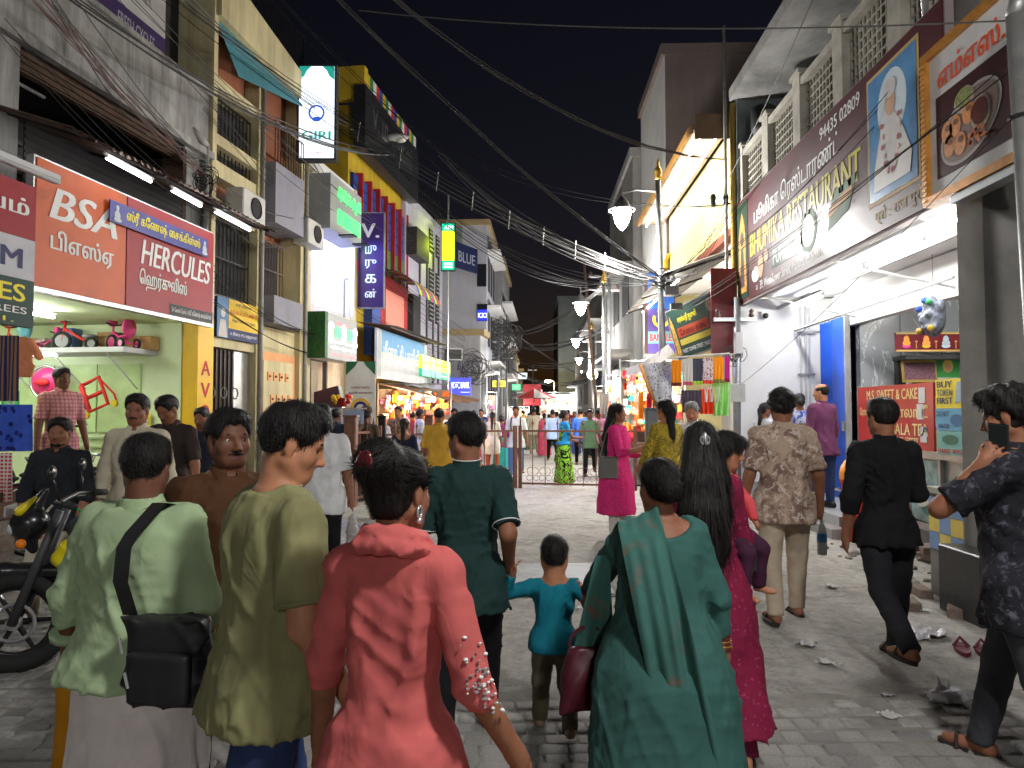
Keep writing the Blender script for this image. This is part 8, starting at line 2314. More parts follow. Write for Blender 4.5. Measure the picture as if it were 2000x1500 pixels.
for i, (lab, px, py, Y, w, h, c, e) in enumerate((('small green lit sign far down the left side', 1000, 762, 42, .5, .35, (.1, .8, .3), .8), ('small white lit sign under the far left balcony', 1012, 740, 48, .6, .4, (.9, .95, 1), 1.0), ('tiny red lit sign at the far left', 1022, 765, 55, .6, .5, (.9, .1, .08), .8), ('small yellow lit sign above the bag stall', 962, 756, 33, .6, .3, (1, .8, .1), .8),
 ('blue lit board among the far right stalls', 1176, 755, 30, .5, .35, (.1, .25, .9), .8), ('white lit box over the garment stall', 1196, 742, 24, .5, .3, (1, .97, .9), 1.2), ('orange lit sign beyond the right stalls', 1150, 770, 42, .7, .4, (1, .5, .1), .9), ('pale lit shop window at the far end on the left', 1030, 785, 58, 1.2, 1.0, (.9, .95, 1), 1.0))):
 t = thing('lit_sign', lab, 'sign', at(px, py, Y), 0, 'small lit signs far down the street')
 box('case', -.03, w + .03, .012, .15, -.03, h + .03, BLACK_L, t); box('face', 0, w, 0, .03, 0, h, glow('far_sign_%d' % i, c, e), t)
 for k in range(2): MB().box(w * .15, w * .85, -.006, -.002, h * (.25 + .3 * k), h * (.4 + .3 * k)).build('print_line', BLACK_L if i in (1, 3, 5) else WHITE_L, t)
# motorcycle at the left
t = thing('motorcycle', 'black and yellow sports motorcycle parked at the left edge facing the camera', 'motorcycle', (-2.52, 4.55, 0.0), R(200))
BK = surf('gloss_black', (.015, .015, .017), .25, .2, 5, spec=.6, bumps=0); YB = flat('bike_yellow', srgb(216, 200, 20), .3, .6); DG = surf('dark_grey_plastic', (.05, .05, .055), .5)
for x, r in ((.66, .30), (-.66, .30)):
 w = MB().torus((x, 0, .31), .255, .058, 'y', 36, 10).build('tyre', RUBBER, t, True)
 MB().torus((x, 0, .31), .20, .016, 'y', 36, 6).build('rim', BK, w, True)
 m = MB()
 for i in range(6):
  a = 2 * math.pi * i / 6; m.tube([(x, 0, .31), (x + .2 * math.cos(a), 0, .31 + .2 * math.sin(a))], [.02, .012], 5)
 m.build('alloy_spokes', BK, w)
 MB().torus((x, .05, .31), .11, .012, 'y', 24, 4).build('brake_disc', CHROME, w); MB().lathe([(.04, -.07), (.04, .07)], (x, 0, .31), 12, 'y').build('hub', STEEL, w)
def blob(name, mat, prims, h=.014, par=None, lo=(-1.2, -.45, 0), hi=(1.2, .45, 1.35)):
 v = Vol(lo, hi, h)
 for q in prims:
  if q[0] == 'c': v.cap(q[1], q[2], q[3], q[4], .03)
  elif q[0] == 's': v.ell(q[1], q[2], None, .01, 'sub')
  else: v.ell(q[1], q[2], None, .03)
 return v.build(name, mat, par or t, 1)
for y in (-.09, .09): MB().tube([(.66, y, .31), (.42, y, .98)], [.028, .024], 8).build('fork', DG, t, True)
blob('front_mudguard', BK, [('c', (.42, 0, .60), (.74, 0, .62), .05, .05), ('c', (.74, 0, .62), (.93, 0, .48), .05, .04)])
blob('fuel_tank', DG, [('e', (.10, 0, .86), (.30, .15, .13)), ('c', (.25, 0, .82), (-.1, 0, .80), .13, .1)])
blob('tank_shroud', YB, [('c', (.36, -.15, .76), (.10, -.15, .66), .055, .04), ('c', (.36, .15, .76), (.10, .15, .66), .055, .04), ('c', (.40, -.15, .70), (.30, -.14, .58), .05, .03), ('c', (.40, .15, .70), (.30, .14, .58), .05, .03)])
blob('tank_panel', YB, [('c', (.22, -.13, .90), (-.02, -.13, .84), .045, .03), ('c', (.22, .13, .90), (-.02, .13, .84), .045, .03)])
blob('cowl_stripe', YB, [('c', (.64, -.07, .98), (.56, -.06, 1.06), .03, .015), ('c', (.64, .07, .98), (.56, .06, 1.06), .03, .015)])
blob('engine', DG, [('e', (.02, 0, .42), (.2, .15, .17)), ('c', (.1, 0, .5), (.22, 0, .66), .1, .1)])
blob('seat', RUBBER, [('c', (-.12, 0, .82), (-.45, 0, .82), .1, .1), ('c', (-.45, 0, .86), (-.8, 0, .95), .08, .06)])
blob('tail', BK, [('c', (-.3, 0, .72), (-.85, 0, .88), .09, .05)])
blob('headlamp_cowl', BK, [('e', (.60, 0, .90), (.11, .10, .10)), ('c', (.60, 0, .96), (.52, 0, 1.10), .055, .02), ('c', (.62, 0, .84), (.58, 0, .74), .06, .03)])
MB().ball((.69, 0, .87), .055, 8, (.5, 1.3, .8)).build('headlamp', flat('lamp_clear', (.4, .42, .44), .1), t, True)
MB().box(.70, .71, -.10, .10, .955, 1.015).build('number_plate', flat('plate_grey', (.3, .3, .3)), t); letters('TN 59 7157', t, -.1, .1, .96, 1.01, 0, BLACK_L, .02).matrix_local = Matrix(((0, -1, 0, .712), (1, 0, 0, 0), (0, 0, 1, 0), (0, 0, 0, 1)))
MB().tube([(.30, -.38, 1.04), (.40, -.25, 1.05), (.45, 0, 1.02), (.40, .25, 1.05), (.30, .38, 1.04)], .015, 6).build('handlebar', BK, t, True)
for y in (-.33, .33):
 MB().tube([(.33, y, 1.043), (.27, y * 1.25, 1.035)], .022, 8).build('grip', RUBBER, t, True); MB().tube([(.42, y * .8, 1.03), (.40, y * 1.3, 1.02)], .008, 5).build('lever', CHROME, t)
 MB().tube([(.38, y * .8, 1.05), (.40, y, 1.2)], .007, 5).ball((.40, y * 1.05, 1.23), .05, 7, (.4, 1.3, .8)).build('mirror', BK, t, True); MB().ball((.6, y * .5, .80), .03, 6).build('indicator', flat('amber', srgb(220, 120, 30), .2), t, True)
MB().tube([(-.1, .16, .34), (-.5, .18, .36), (-.85, .18, .55)], [.03, .05, .055], 8).build('exhaust', CHROME, t, True); MB().tube([(0, -.1, .35), (.05, -.32, .02)], .012, 5).build('side_stand', BK, t)
MB().tube([(.45, -.12, 1.0), (.3, -.2, .9), (.3, -.14, .75)], .009, 5).build('green_cable', flat('green_cable', srgb(40, 170, 70)), t, True)
# litter
def crumple(label, x, y, s, mat, seed):
 rr = random.Random(seed); ph = [rr.uniform(0, 6) for _ in range(6)]
 m = MB().sheet(lambda a, q: ((a - .5) * s * (1 + .3 * math.sin(q * 7 + ph[0])), (q - .5) * s * (.6 + .3 * math.sin(a * 6 + ph[1])), .008 + abs(math.sin(a * 9 + ph[2]) * math.sin(q * 8 + ph[3])) * s * .16), 8, 8)
 o = m.build('litter_scrap', mat, None, True, (x, y, .004), (0, 0, rr.uniform(0, 6))); return tag(o, label, 'litter', 'litter on the road')
PAPER = flat('litter_paper', (.5, .49, .46)); WRAP = flat('litter_wrapper', (.42, .4, .42), .2)
for i, (lab, px, py, s) in enumerate((('crumpled white paper between the patterned shirt man and black shirt man', 1623, 1148, .13), ('flat white paper scrap behind the black shirt man', 1720, 1168, .2), ('clear wrapper strip right of the black shirt man', 1810, 1243, .3), ('paper scrap near the plinth', 1806, 1195, .08), ('small scrap in front of the cobbles', 1620, 1300, .12),
 ('crushed bits in the dirt near the maroon kurta', 1575, 1262, .14), ('white scrap on the cobbles at right', 1737, 1402, .1), ('tiny scrap beside the maroon kurta hem', 1460, 1294, .08), ('little scrap on the cobbles near the plastic bag', 1735, 1362, .07), ('crushed wrapper near the plinth stones', 1726, 1138, .12), ('scrap on the road right of the boy', 1497, 1120, .08), ('white scrap beside the steel plate', 1130, 1190, .07))):
 g = ground_at(px, py); crumple(lab, g.x, g.y, s, WRAP if i % 3 == 2 else PAPER, i)
g = ground_at(1848, 1375); v = Vol((-.25, -.2, 0), (.25, .2, .3), .012); v.ell((0, 0, .05), (.13, .09, .06), None, .03); v.ell((.06, 0, .06), (.08, .08, .05), None, .03); v.cap((-.04, 0, .08), (-.06, 0, .19), .03, .012, .03); v.wrinkle(3, .022, 60, 1.0)
t = thing('plastic_bag', 'knotted thin white plastic bag on the cobbles at lower right', 'plastic bag', (g.x, g.y, .01)); v.build('bag', flat('thin_plastic', (.72, .72, .74), .25, .6), t).scale = (.75, .75, .7)
g = ground_at(1900, 1275)
t = thing('pair_of_slippers', 'pair of maroon slippers left on the road at right', 'slippers', (g.x, g.y, 0), R(70))
for y in (-.06, .06):
 m = MB(); m.add([(.13 * math.cos(a * .5236), y + .045 * math.sin(a * .5236), z) for z in (.005, .03) for a in range(12)], [tuple(range(11, -1, -1)), tuple(range(12, 24))] + [(i, (i + 1) % 12, (i + 1) % 12 + 12, i + 12) for i in range(12)]); m.build('sole', flat('slipper_maroon', srgb(96, 40, 54)), t)
 MB().tube([(.02, y - .045, .03), (.07, y, .075), (.02, y + .045, .03)], .012, 6).build('strap', flat('slipper_maroon', srgb(96, 40, 54)), t)
# people
def PX(px, Y): return (at(px, 805, Y).x, Y)
def loc(pos, heading, w, z0=0.0):
 a = R(heading); x, y = w[0] - pos[0], w[1] - pos[1]
 return (x * math.cos(a) - y * math.sin(a), x * math.sin(a) + y * math.cos(a), w[2] - z0)
WALK = ((16, 4, 3), (-14, 22, 3)); WALK2 = ((-14, 24, 3), (17, 4, 3)); STAND = ((2, 0, 4), (-2, 2, 4))
def C(n, *rgb, **kw): return cloth('cloth_' + n, srgb(*rgb), **kw)
JEAN = C('jeans', 44, 58, 96); BLACKT = C('black_trousers', 20, 20, 23); GREYJ = C('grey_jeans', 62, 64, 70)
def trim(J, at_, ax, r, t, mat, name='piping'):
 ax = Vector(ax).normalized(); u = ax.orthogonal().normalized(); w = ax.cross(u); c = Vector(at_)
 MB().tube([c + (u * math.cos(R(15 * i)) + w * math.sin(R(15 * i))) * r for i in range(25)], t, 5, caps=False).build(name, mat, J['root'], True)
def cuffs(J, f, ease, mat, t=.003):
 for i in range(2):
  S, E = J['shs'][i], J['elb'][i]
  trim(J, S + (E - S) * (f / .53) - nrm(E - S) * .012, E - S, J['ra'][0] * (1 - f / .53) + J['ra'][1] * f / .53 + ease * 1.2 + .001, t, mat, 'sleeve_hem')
def local_sheet(root, name, mat, fn, nu=20, nv=24):
 return MB().sheet(fn, nu, nv).build(name, mat, root, True)
GREEN = C('mint', 154, 174, 136)
pos = PX(282, 2.45)
r, J = person('stout man in mint green shirt and white lungi seen from behind', pos, 1.485, 6, [('shirt', GREEN, dict(sleeve=.76, hem=-.045, ease=.03, wr=.010, freq=38, flare=.02)), ('skirt', C('lungi', 216, 206, 204), dict(top=.04, hem=.06, folds=13, famp=.17, flare=.03, wr=.008, ease=.002))],
 'short', 0, 1.32, arms=(((-6, 22), (14, 10)), ((6, 12), (30, -10))), head=(-14, 6, 0), belly=.05, res=.0088, fine=.007, seed=3, curl=(75, 60))
w = J['wri'][0]
MB().tube([tuple(J['elb'][0] * .38 + w * .62), tuple(J['elb'][0] * .28 + w * .72)], [.062, .060], 12).build('rolled_cuff', GREEN, r, True)
NYL = surf('black_nylon', (.012, .012, .013), .6, .3, 20)
a = -R(6)
t = thing('shoulder_bag', 'black nylon shoulder bag on the hip of the man in mint green', 'bag', (pos[0] + .09, pos[1] - .02, .11), a)
v = Vol((-.05, -.42, .45), (.42, -.02, 1.02), .009); v.loft((.16, -.215, .58), (0, 0, 1), (1, 0, 0), (0, 1, 0), [(0, .125, .045, 0), (.1, .13, .055, 0), (.26, .125, .05, 0)], .01, pw=5); v.wrinkle(5, .008, 30, .8); v.build('body', NYL, t)
v = Vol((-.05, -.5, .45), (.42, -.02, 1.0), .009); v.loft((.17, -.275, .60), (0, 0, 1), (1, 0, 0), (0, 1, 0), [(0, .10, .02, 0), (.15, .10, .025, 0)], .01, pw=5); v.build('front_pocket', NYL, t)
for x, z in ((.06, .80), (.08, .70)): MB().tube([(x, -.305, z), (x + .012, -.305, z - .045)], .005, 5).build('zip_pull', CHROME, t)
sh_ = J['neck']
pts = [(.03, -.20, .84), (.015, -.20, .95), (.01, -.18, 1.05), (.01, -.14, sh_[2] - .17), (.02, -.05, sh_[2] - .09), (.02, .05, sh_[2] - .11)]
MB().add([(p[0] + o, p[1] - .012 - (.03 if 0 < i < 4 else 0), p[2]) for i, p in enumerate(pts) for o in (-.026, .026)], [(2 * i, 2 * i + 1, 2 * i + 3, 2 * i + 2) for i in range(len(pts) - 1)]).build('strap', NYL, t, True)
wp = Matrix.Rotation(a, 3, 'Z') @ Vector(w + J['hdir'][0] * .09) + Vector((pos[0], pos[1], 0))
t = thing('cloth_roll', 'mustard yellow rolled cloth held in the hand of the man in mint green', 'cloth', (wp.x, wp.y, .12))
v = Vol((-.12, -.12, -.1), (.12, .12, wp.z + .05), .012); v.cap((0, 0, 0), (0, 0, wp.z - .12), .052, .040, .02); v.wrinkle(8, .012, 60, .1); v.build('roll', C('mustard', 176, 120, 24), t)
r, J = person('young man in olive t-shirt and jeans looking down to the right', PX(525, 2.12), 1.62, 48, [('shirt', C('olive', 128, 126, 88), dict(sleeve=.44, hem=-.075, ease=.024, collar=False, wr=.009, freq=34)), ('trousers', JEAN, {})],
 'short', 2, 1.05, arms=(((4, 14), (25, 5)), ((-4, 14), (32, 0))), legs=WALK, head=(24, 18, 0), lean=3, belly=.03, res=.0088, fine=.0062, face=True, seed=4)
cuffs(J, .44, .024, MATS['cloth_olive'], .004); trim(J, J['neck'] + J['up'] * .004, J['up'] - J['fr'] * .2, J['nr'] * 1.2 + .012, .006, MATS['cloth_olive'], 'neck_band')
CORAL = C('coral', 184, 90, 88)
r, J = person('woman in coral pink kurta with hair bun and red claw clip', PX(772, 1.82), 1.50, 12, [('shirt', CORAL, dict(sleeve=.66, hem=-.44, ease=.017, collar=False, flare=.055, wr=.008, freq=30, neck=.01)), ('trousers', C('coral_pants', 150, 60, 66), {})],
 'bun', 1, .88, True, arms=(((5, 16), (15, 10)), ((-10, 20), (24, 22))), legs=WALK2, head=(16, 4, 0), res=.0088, fine=.0065, seed=5, face=True)
hpn = J['hpnt']; hs = J['hs']
v = Vol(hpn(0, -.63, .87) - .09, hpn(0, -.63, .87) + .09, .006); v.ell(hpn(.0, -.67, .90), (.026, .010, .022), J['M'], .01); v.ell(hpn(.0, -.68, .83), (.030, .009, .012), J['M'], .008); v.build('hair_clip', flat('clip_red', srgb(110, 22, 28), .25, .5), r)
n0 = J['neck']
v = Vol(n0 - .24, n0 + .2, .007)
for i in range(20):
 a0, a1 = R(18 * i), R(18 * (i + 1))
 q = [n0 + J['rt'] * .068 * math.sin(a_) - J['fr'] * (.066 * math.cos(a_) + .004) + J['up'] * (.012 + .022 * math.cos(a_)) for a_ in (a0, a1)]
 v.cap(q[0], q[1], .026, .026, .01); u_ = [p_ - J['up'] * .034 + (p_ - n0) * .32 for p_ in q]; v.cap(u_[0], u_[1], .022, .022, .01)
v.wrinkle(9, .005, 70, 1.6); v.build('dupatta', CORAL, r)
for s in (-1, 1): MB().torus(tuple(hpn(s * .37, -.03, .26)), .014, .004, 'x', 12, 5).ball(tuple(hpn(s * .37, -.03, .16)), .009, 6).build('earring', CHROME, r, True)
E_, W_ = J['elb'][1], J['wri'][1]; rs = random.Random(4)
for i in range(64):
 q = E_ + (J['shs'][1] - E_) * rs.uniform(-.05, .34) if i < 44 else E_ + (W_ - E_) * rs.uniform(0, .28)
 d = nrm(np.array((rs.uniform(.0, 1), rs.uniform(-1, -.1), rs.uniform(-.3, .5)))); MB().ball(tuple(q + d * (J['ra'][1] + .022)), rs.uniform(.003, .0065), 5, (1, 1, .6)).build('sequin', CHROME if i % 3 else WHITE_L, r)
pp, bp, tp2 = PX(912, 3.5), PX(1082, 3.62), PX(1290, 2.75)
hand1 = at(994, 1098, 3.54); hand2 = at(1146, 1160, 3.14); hand3 = at(1142, 1152, 3.44)
POLO = C('bottle_green', 30, 54, 52)
r, J = person('man in dark green polo shirt and black trousers holding the boy by the hand', pp, 1.585, -6, [('shirt', POLO, dict(sleeve=.46, hem=-.10, ease=.02, wr=.012)), ('trousers', BLACKT, {})],
 'short', 1, .98, arms=(((2, 14), (12, 8)), ((-40, 6), (6, 14))), hands_at=(None, loc(pp, -6, hand1)), legs=WALK2, head=(-42, 4, 0), res=.0095, fine=.0065, face=True, seed=6, feet=flat('black_shoe', (.02, .02, .02), .4))
cuffs(J, .46, .02, WHITE_L); trim(J, J['neck'] + J['up'] * .036 - J['fr'] * .006, J['up'] - J['fr'] * .12, J['nr'] * 1.12 + .009, .0028, WHITE_L)
r, J = person('small boy in teal long sleeved top walking between two adults', bp, .96, 2, [('shirt', C('teal_top', 16, 106, 124), dict(sleeve=.95, hem=-.06, ease=.014, collar=False, wr=.008)), ('trousers', C('boy_pants', 96, 90, 72), dict(ease=.016))],
 'crop', 2, 1.12, arms=(((10, 50), (20, 60)), ((10, 40), (10, 40))), hands_at=(loc(bp, 2, hand1 + Vector((.02, 0, -.05))), loc(bp, 2, hand3)), legs=((10, 4, 5), (-8, 30, 5)), age=.45, res=.009, fine=.007, seed=7, feet=flat('tan_sandal', srgb(150, 130, 106), .6))
TEALC = C('teal_salwar', 54, 92, 87)
r, J = person('older woman in teal salwar and dupatta holding the boy by the hand', tp2, 1.41, 4, [('shirt', TEALC, dict(sleeve=.86, hem=-.40, ease=.026, collar=False, flare=.07, wr=.009, freq=32, neck=.02, open_back=.07)), ('trousers', TEALC, dict(ease=.03, flare=.03))],
 'lowbun', 1, 1.3, True, arms=(((4, 34), (40, 30)), ((-4, 20), (8, 8))), hands_at=(loc(tp2, 4, hand2), None), legs=WALK, head=(-22, 6, 0), lean=5, res=.0088, fine=.0065, seed=8, belly=.03)
def dup_(a, q):
 x0, x1 = -.19 + .22 * q, .03 + .19 * q
 x = x0 + (x1 - x0) * a; z = 1.235 - .80 * q - .06 * a * (1 - q)
 y = -.150 - .075 * math.sin(min(1, q * 2.2) * 1.57) + (.016 * math.sin(a * 9 + 2.2 * q + 1.5 * math.sin(a * 5 + q * 4)) + .008 * math.sin(a * 23 + 4 * q)) * (.4 + .7 * q) - .02 * q
 if q < .12: y += (.12 - q) * 1.1
 return (x, y, z)
nz = J['neck'][2]
def dup(a, q):
 x = -.165 + .15 * a + (.20 + .03 * a) * max(0, q - .2); zs = nz + .045 - abs(x + .02) * .42 if q < .4 else 0
 zs = nz + .045 - abs(-.165 + .15 * a + .02) * .45
 f = .012 * math.sin(a * 8 + 2 * q + 1.4 * math.sin(a * 5 + q * 4)) + .006 * math.sin(a * 21 + 5 * q)
 if q < .12: t_ = q / .12; return (x, .13 - .10 * t_, zs - .13 * (1 - t_) ** 1.5 + f * .4)
 if q < .24: t_ = (q - .12) / .12; return (x, .03 - .15 * t_, zs + .012 * math.sin(t_ * 3.1) - .055 * t_ * t_ + f * .4)
 t_ = (q - .24) / .76
 return (x, -.12 - .10 * math.sin(min(1, t_ * 2.4) * 1.57) - .03 * t_ + f * (.5 + 1.3 * t_), zs - .055 - .80 * t_ + .05 * a * t_)
local_sheet(r, 'dupatta', C('teal_dupatta', 60, 102, 95, pattern='blotch', col2=srgb(130, 74, 54), pscale=5.5, thresh=.64), dup, 28, 30)
local_sheet(r, 'dupatta_end', MATS['cloth_teal_dupatta'], lambda a, q: (-.22 + (.04 + .12 * q) * (a - .5) * 1.3 - .05 * q, .07 + .02 * math.sin(a * 11 + q * 3) * q + .05 * q, 1.02 - .55 * q), 14, 14)
for i in range(5): MB().torus((0, 0, 0), J['ra'][2] + .008, .004, 'z', 16, 5).build('bangle', flat('bangle_%d' % (i % 2), (srgb(110, 40, 40), srgb(150, 110, 50))[i % 2], .3, metal=.3), r, True, tuple(J['wri'][1] + (J['elb'][1] - J['wri'][1]) * (.08 + .045 * i)))
for i in range(3): MB().torus((0, 0, 0), J['ra'][2] + .009, .005, 'y', 16, 5).build('bangle', flat('bangle_0', srgb(110, 40, 40), .3), r, True, tuple(J['wri'][0] + (J['elb'][0] - J['wri'][0]) * (.06 + .05 * i)))
hpn = J['hpnt']; hs = J['hs']
MB().tube([tuple(hpn(-.36, -.02, .50)), tuple(hpn(-.32, .36, .52)), tuple(hpn(-.05, .44, .52))], .004, 5).build('spectacles', BLACK_L, r)
t = thing('handbag', 'dark maroon handbag hanging at the teal woman\'s side', 'handbag', (tp2[0] - .27, tp2[1] + .12, .42), R(10)); v = Vol((-.2, -.15, -.05), (.2, .15, .35), .011); v.loft((0, 0, 0), (0, 0, 1), (1, 0, 0), (0, 1, 0), [(0, .11, .05, 0), (.12, .12, .055, 0), (.24, .09, .03, 0)], .01, pw=3.5); v.wrinkle(2, .01, 30); v.build('body', flat('maroon_leather', srgb(70, 24, 34), .4), t); MB().torus((0, 0, .24), .075, .007, 'y', 16, 5, 0, 180).build('handle', flat('maroon_leather', srgb(70, 24, 34), .4), t)
mp = PX(1368, 3.45); MAR = C('maroon_kurta', 120, 26, 58, pattern='spots', col2=srgb(150, 60, 90), pscale=40, thresh=.3)
r, J = person('woman in maroon kurta with very long black hair carrying a child', mp, 1.545, 3, [('shirt', MAR, dict(sleeve=.62, hem=-.36, ease=.024, collar=False, flare=.05, wr=.012)), ('trousers', C('maroon_pants', 110, 30, 60), dict(ease=.02))],
 'long', 2, 1.1, True, arms=(((10, 14), (70, -20)), ((12, 14), (80, -10))), legs=WALK, head=(0, 4, 0), res=.0115, fine=.008, seed=9)
hpn = J['hpnt']; MB().ball(tuple(hpn(.02, -.52, .62)), .03, 8, (.5, .5, 1.1)).torus(tuple(hpn(.02, -.53, .60)), .022, .006, 'y', 12, 5).build('hair_clip', CHROME, r, True)
cpx = PX(1412, 3.58)
person('small girl in coral sleeves looking over the maroon woman\'s shoulder', cpx, .86, 128, [('shirt', C('girl_coral', 206, 76, 84), dict(sleeve=.95, hem=-.1, ease=.014, collar=False)), ('trousers', C('girl_pants', 60, 30, 50), {})],
 'girl', 2, 1.1, True, arms=(((30, 20), (20, 10)), ((14, 16), (8, 8))), legs=((55, 60, 12), (55, 60, 12)), head=(-10, 10, 0), age=.42, res=.010, fine=.007, face=True, seed=10, z0=.70, feet=None)
t = thing('phone_pouch', 'small black pouch dangling on a ring beside the maroon woman', 'pouch', at(1466, 1113, 3.5)); MB().bevelbox(-.032, .032, -.02, .02, 0, .085, .008).build('body', NYL, t); MB().torus((-.01, 0, .12), .022, .003, 'y', 12, 4).build('ring', CHROME, t)
TD = C('tie_dye', 172, 150, 132, pattern='blotch', col2=srgb(122, 96, 86), col3=srgb(196, 180, 166), pscale=9, thresh=.52)
tpz = PX(1528, 5.6)
r, J = person('man in beige tie dye shirt and cream trousers carrying a water bottle', tpz, 1.745, 2, [('shirt', TD, dict(sleeve=.46, hem=-.085, ease=.026, wr=.012)), ('trousers', C('cream_trousers', 176, 160, 140), dict(ease=.014))],
 'curly', 1, 1.08, arms=(((-4, 16), (14, 8)), ((-2, 16), (14, 6))), legs=((-7, 12, 3), (9, 2, 3)), head=(4, 3, 0), res=.0115, fine=.008, seed=11, curl=(70, 70))
w = Matrix.Rotation(-R(2), 3, 'Z') @ Vector(J['wri'][1] + J['hdir'][1] * .11)
t = thing('water_bottle', 'clear plastic water bottle with blue label in the tie dye man\'s hand', 'bottle', (tpz[0] + w.x + .01, tpz[1] + w.y, w.z - .26))
MB().lathe([(.034, 0), (.037, .02), (.036, .12), (.037, .17), (.03, .21), (.014, .24), (.014, .265)], n=14).build('bottle', flat('clear_plastic', (.5, .54, .56), .1, .6), t, True); MB().lathe([(.0375, .10), (.0375, .165)], n=14).build('label', flat('label_blue', srgb(70, 130, 200)), t, True); MB().lathe([(.016, .262), (.016, .28)], n=10).build('cap', WHITE_L, t)
r, J = person('man in black shirt and black trousers walking in flip-flops', PX(1726, 4.65), 1.665, -4, [('shirt', C('black_shirt', 24, 24, 27), dict(sleeve=.72, hem=-.06, ease=.024, wr=.012)), ('trousers', C('charcoal_trousers', 34, 35, 39), dict(ease=.012))],
 'short', 1, .86, arms=(((-8, 14), (14, 2)), ((14, 16), (88, -24))), legs=((-20, 30, 3), (10, 2, 3)), head=(-8, 4, 0), res=.0115, fine=.008, seed=12)
fp = PX(1985, 3.2)
ph = at(1938, 872, 3.12)
r, J = person('man in black floral shirt talking on a phone at the right edge', fp, 1.70, -42, [('shirt', C('floral', 34, 34, 40, pattern='blotch', col2=srgb(86, 84, 96), pscale=26, thresh=.60), dict(sleeve=.44, hem=-.11, ease=.028, wr=.012)), ('trousers', GREYJ, {})],
 'puffy', 1, .92, arms=(((52, 14), (218, -6)), ((2, 12), (12, 6))), legs=WALK2, head=(-6, 10, 0), res=.0115, fine=.0075, seed=13, curl=(80, 40), beard=True)
t = thing('mobile_phone', 'dark mobile phone held to the ear of the man in floral shirt', 'phone', Matrix.Rotation(R(42), 3, 'Z') @ Vector(J['wri'][0] + J['hdir'][0] * .09 + np.array((.03, 0, 0))) + Vector((fp[0], fp[1], 0))); t.rotation_euler = (R(20), R(6), R(-48)); MB().bevelbox(-.038, .038, -.005, .005, -.04, .11, .004).build('body', flat('phone_black', (.02, .025, .025), .15, .6), t)
person('dark moustached man in brown shirt looking to the right', PX(446, 2.85), 1.575, 142, [('shirt', C('rust_brown', 74, 48, 28), dict(sleeve=.46, hem=-.1, wr=.012)), ('trousers', BLACKT, {})], 'short', 0, 1.0, head=(-8, 0, 0), res=.012, fine=.0062, face=True, moustache=True, seed=14)
person('young man in black shirt and beige trousers leaning by the parked cycles', PX(120, 5.5), 1.54, 172, [('shirt', C('black_denim', 34, 36, 42), dict(sleeve=.70, hem=-.06, ease=.024)), ('trousers', C('beige_trousers', 190, 180, 160), {})], 'short', 1, 1.05, arms=(((12, 16), (30, -4)), ((8, 16), (24, -4))), legs=((22, 30, 6), (18, 22, 6)), head=(-6, 2, 0), res=.013, fine=.009, face=True, beard=True, seed=15)
person('man in cream shirt with wrist watch walking towards the camera', PX(270, 5.7), 1.735, 172, [('shirt', C('cream_shirt', 196, 186, 164), dict(sleeve=.86, hem=-.08, ease=.024)), ('trousers', GREYJ, {})], 'short', 1, 1.05, legs=WALK, head=(0, 4, 0), res=.013, fine=.009, face=True, moustache=True, seed=16)
person('man in dark brown shirt looking down behind the cream shirt man', PX(336, 6.6), 1.73, 186, [('shirt', C('dark_brown', 52, 42, 40), dict(sleeve=.46, hem=-.08)), ('trousers', BLACKT, {})], 'short', 1, 1.0, head=(8, 26, 0), res=.013, fine=.010, face=True, seed=17)
person('young man in dark shirt and white trousers holding a phone to his ear', PX(397, 8.2), 1.62, 176, [('shirt', C('navy_shirt', 40, 42, 52), dict(sleeve=.44, hem=-.05, collar=False)), ('trousers', C('off_white_trousers', 196, 190, 172), {})], 'short', 1, 1.0, arms=(ARM_REST, ((60, 30), (160, -20))), head=(6, 12, 0), res=.014, fine=.011, face=True, seed=18)
person('man in pink checked shirt standing inside the cycle shop', PX(118, 8.3), 1.73, 118, [('shirt', C('pink_check', 196, 140, 140, pattern='check', col2=srgb(150, 90, 96), pscale=7, thresh=.7), dict(sleeve=.46, hem=-.1)), ('trousers', GREYJ, {})], 'short', 0, 1.02, res=.014, fine=.010, face=True, seed=19, z0=.36)
wp_ = PX(628, 6.4)
r, J = person('man in white short sleeved shirt and black trousers carrying a paper bag', wp_, 1.66, 168, [('shirt', C('white_shirt', 214, 214, 214), dict(sleeve=.46, hem=-.09, ease=.026)), ('trousers', BLACKT, {})], 'short', 1, 1.15, legs=WALK, res=.013, fine=.010, face=True, seed=20)
w = Matrix.Rotation(-R(168), 3, 'Z') @ Vector(J['wri'][0] + J['hdir'][0] * .1)
t = thing('paper_bag', 'crumpled white paper bag in the white shirt man\'s hand', 'bag', (wp_[0] + w.x, wp_[1] + w.y, w.z - .3)); v = Vol((-.12, -.1, -.02), (.12, .1, .34), .011); v.loft((0, 0, 0), (0, 0, 1), (1, 0, 0), (0, 1, 0), [(0, .06, .035, 0), (.15, .055, .04, 0), (.30, .02, .015, 0)], .01, pw=3); v.wrinkle(6, .014, 50, 1.0); v.build('bag', flat('bag_paper', (.5, .48, .45)), t)
pk = PX(1206, 9.0)
PINK = C('hot_pink', 206, 44, 116, pattern='spots', col2=srgb(226, 130, 170), pscale=55, thresh=.25)
r, J = person('woman in hot pink kurta and white trousers gesturing by the stalls', pk, 1.68, 118, [('shirt', PINK, dict(sleeve=.80, hem=-.32, ease=.02, collar=False, flare=.05)), ('trousers', C('white_pants', 200, 198, 194), dict(ease=.02))], 'long', 2, 1.05, True, arms=(((12, 14), (80, 4)), ((24, 14), (100, 12))), head=(-14, -4, 0), res=.013, fine=.009, face=True, seed=21)
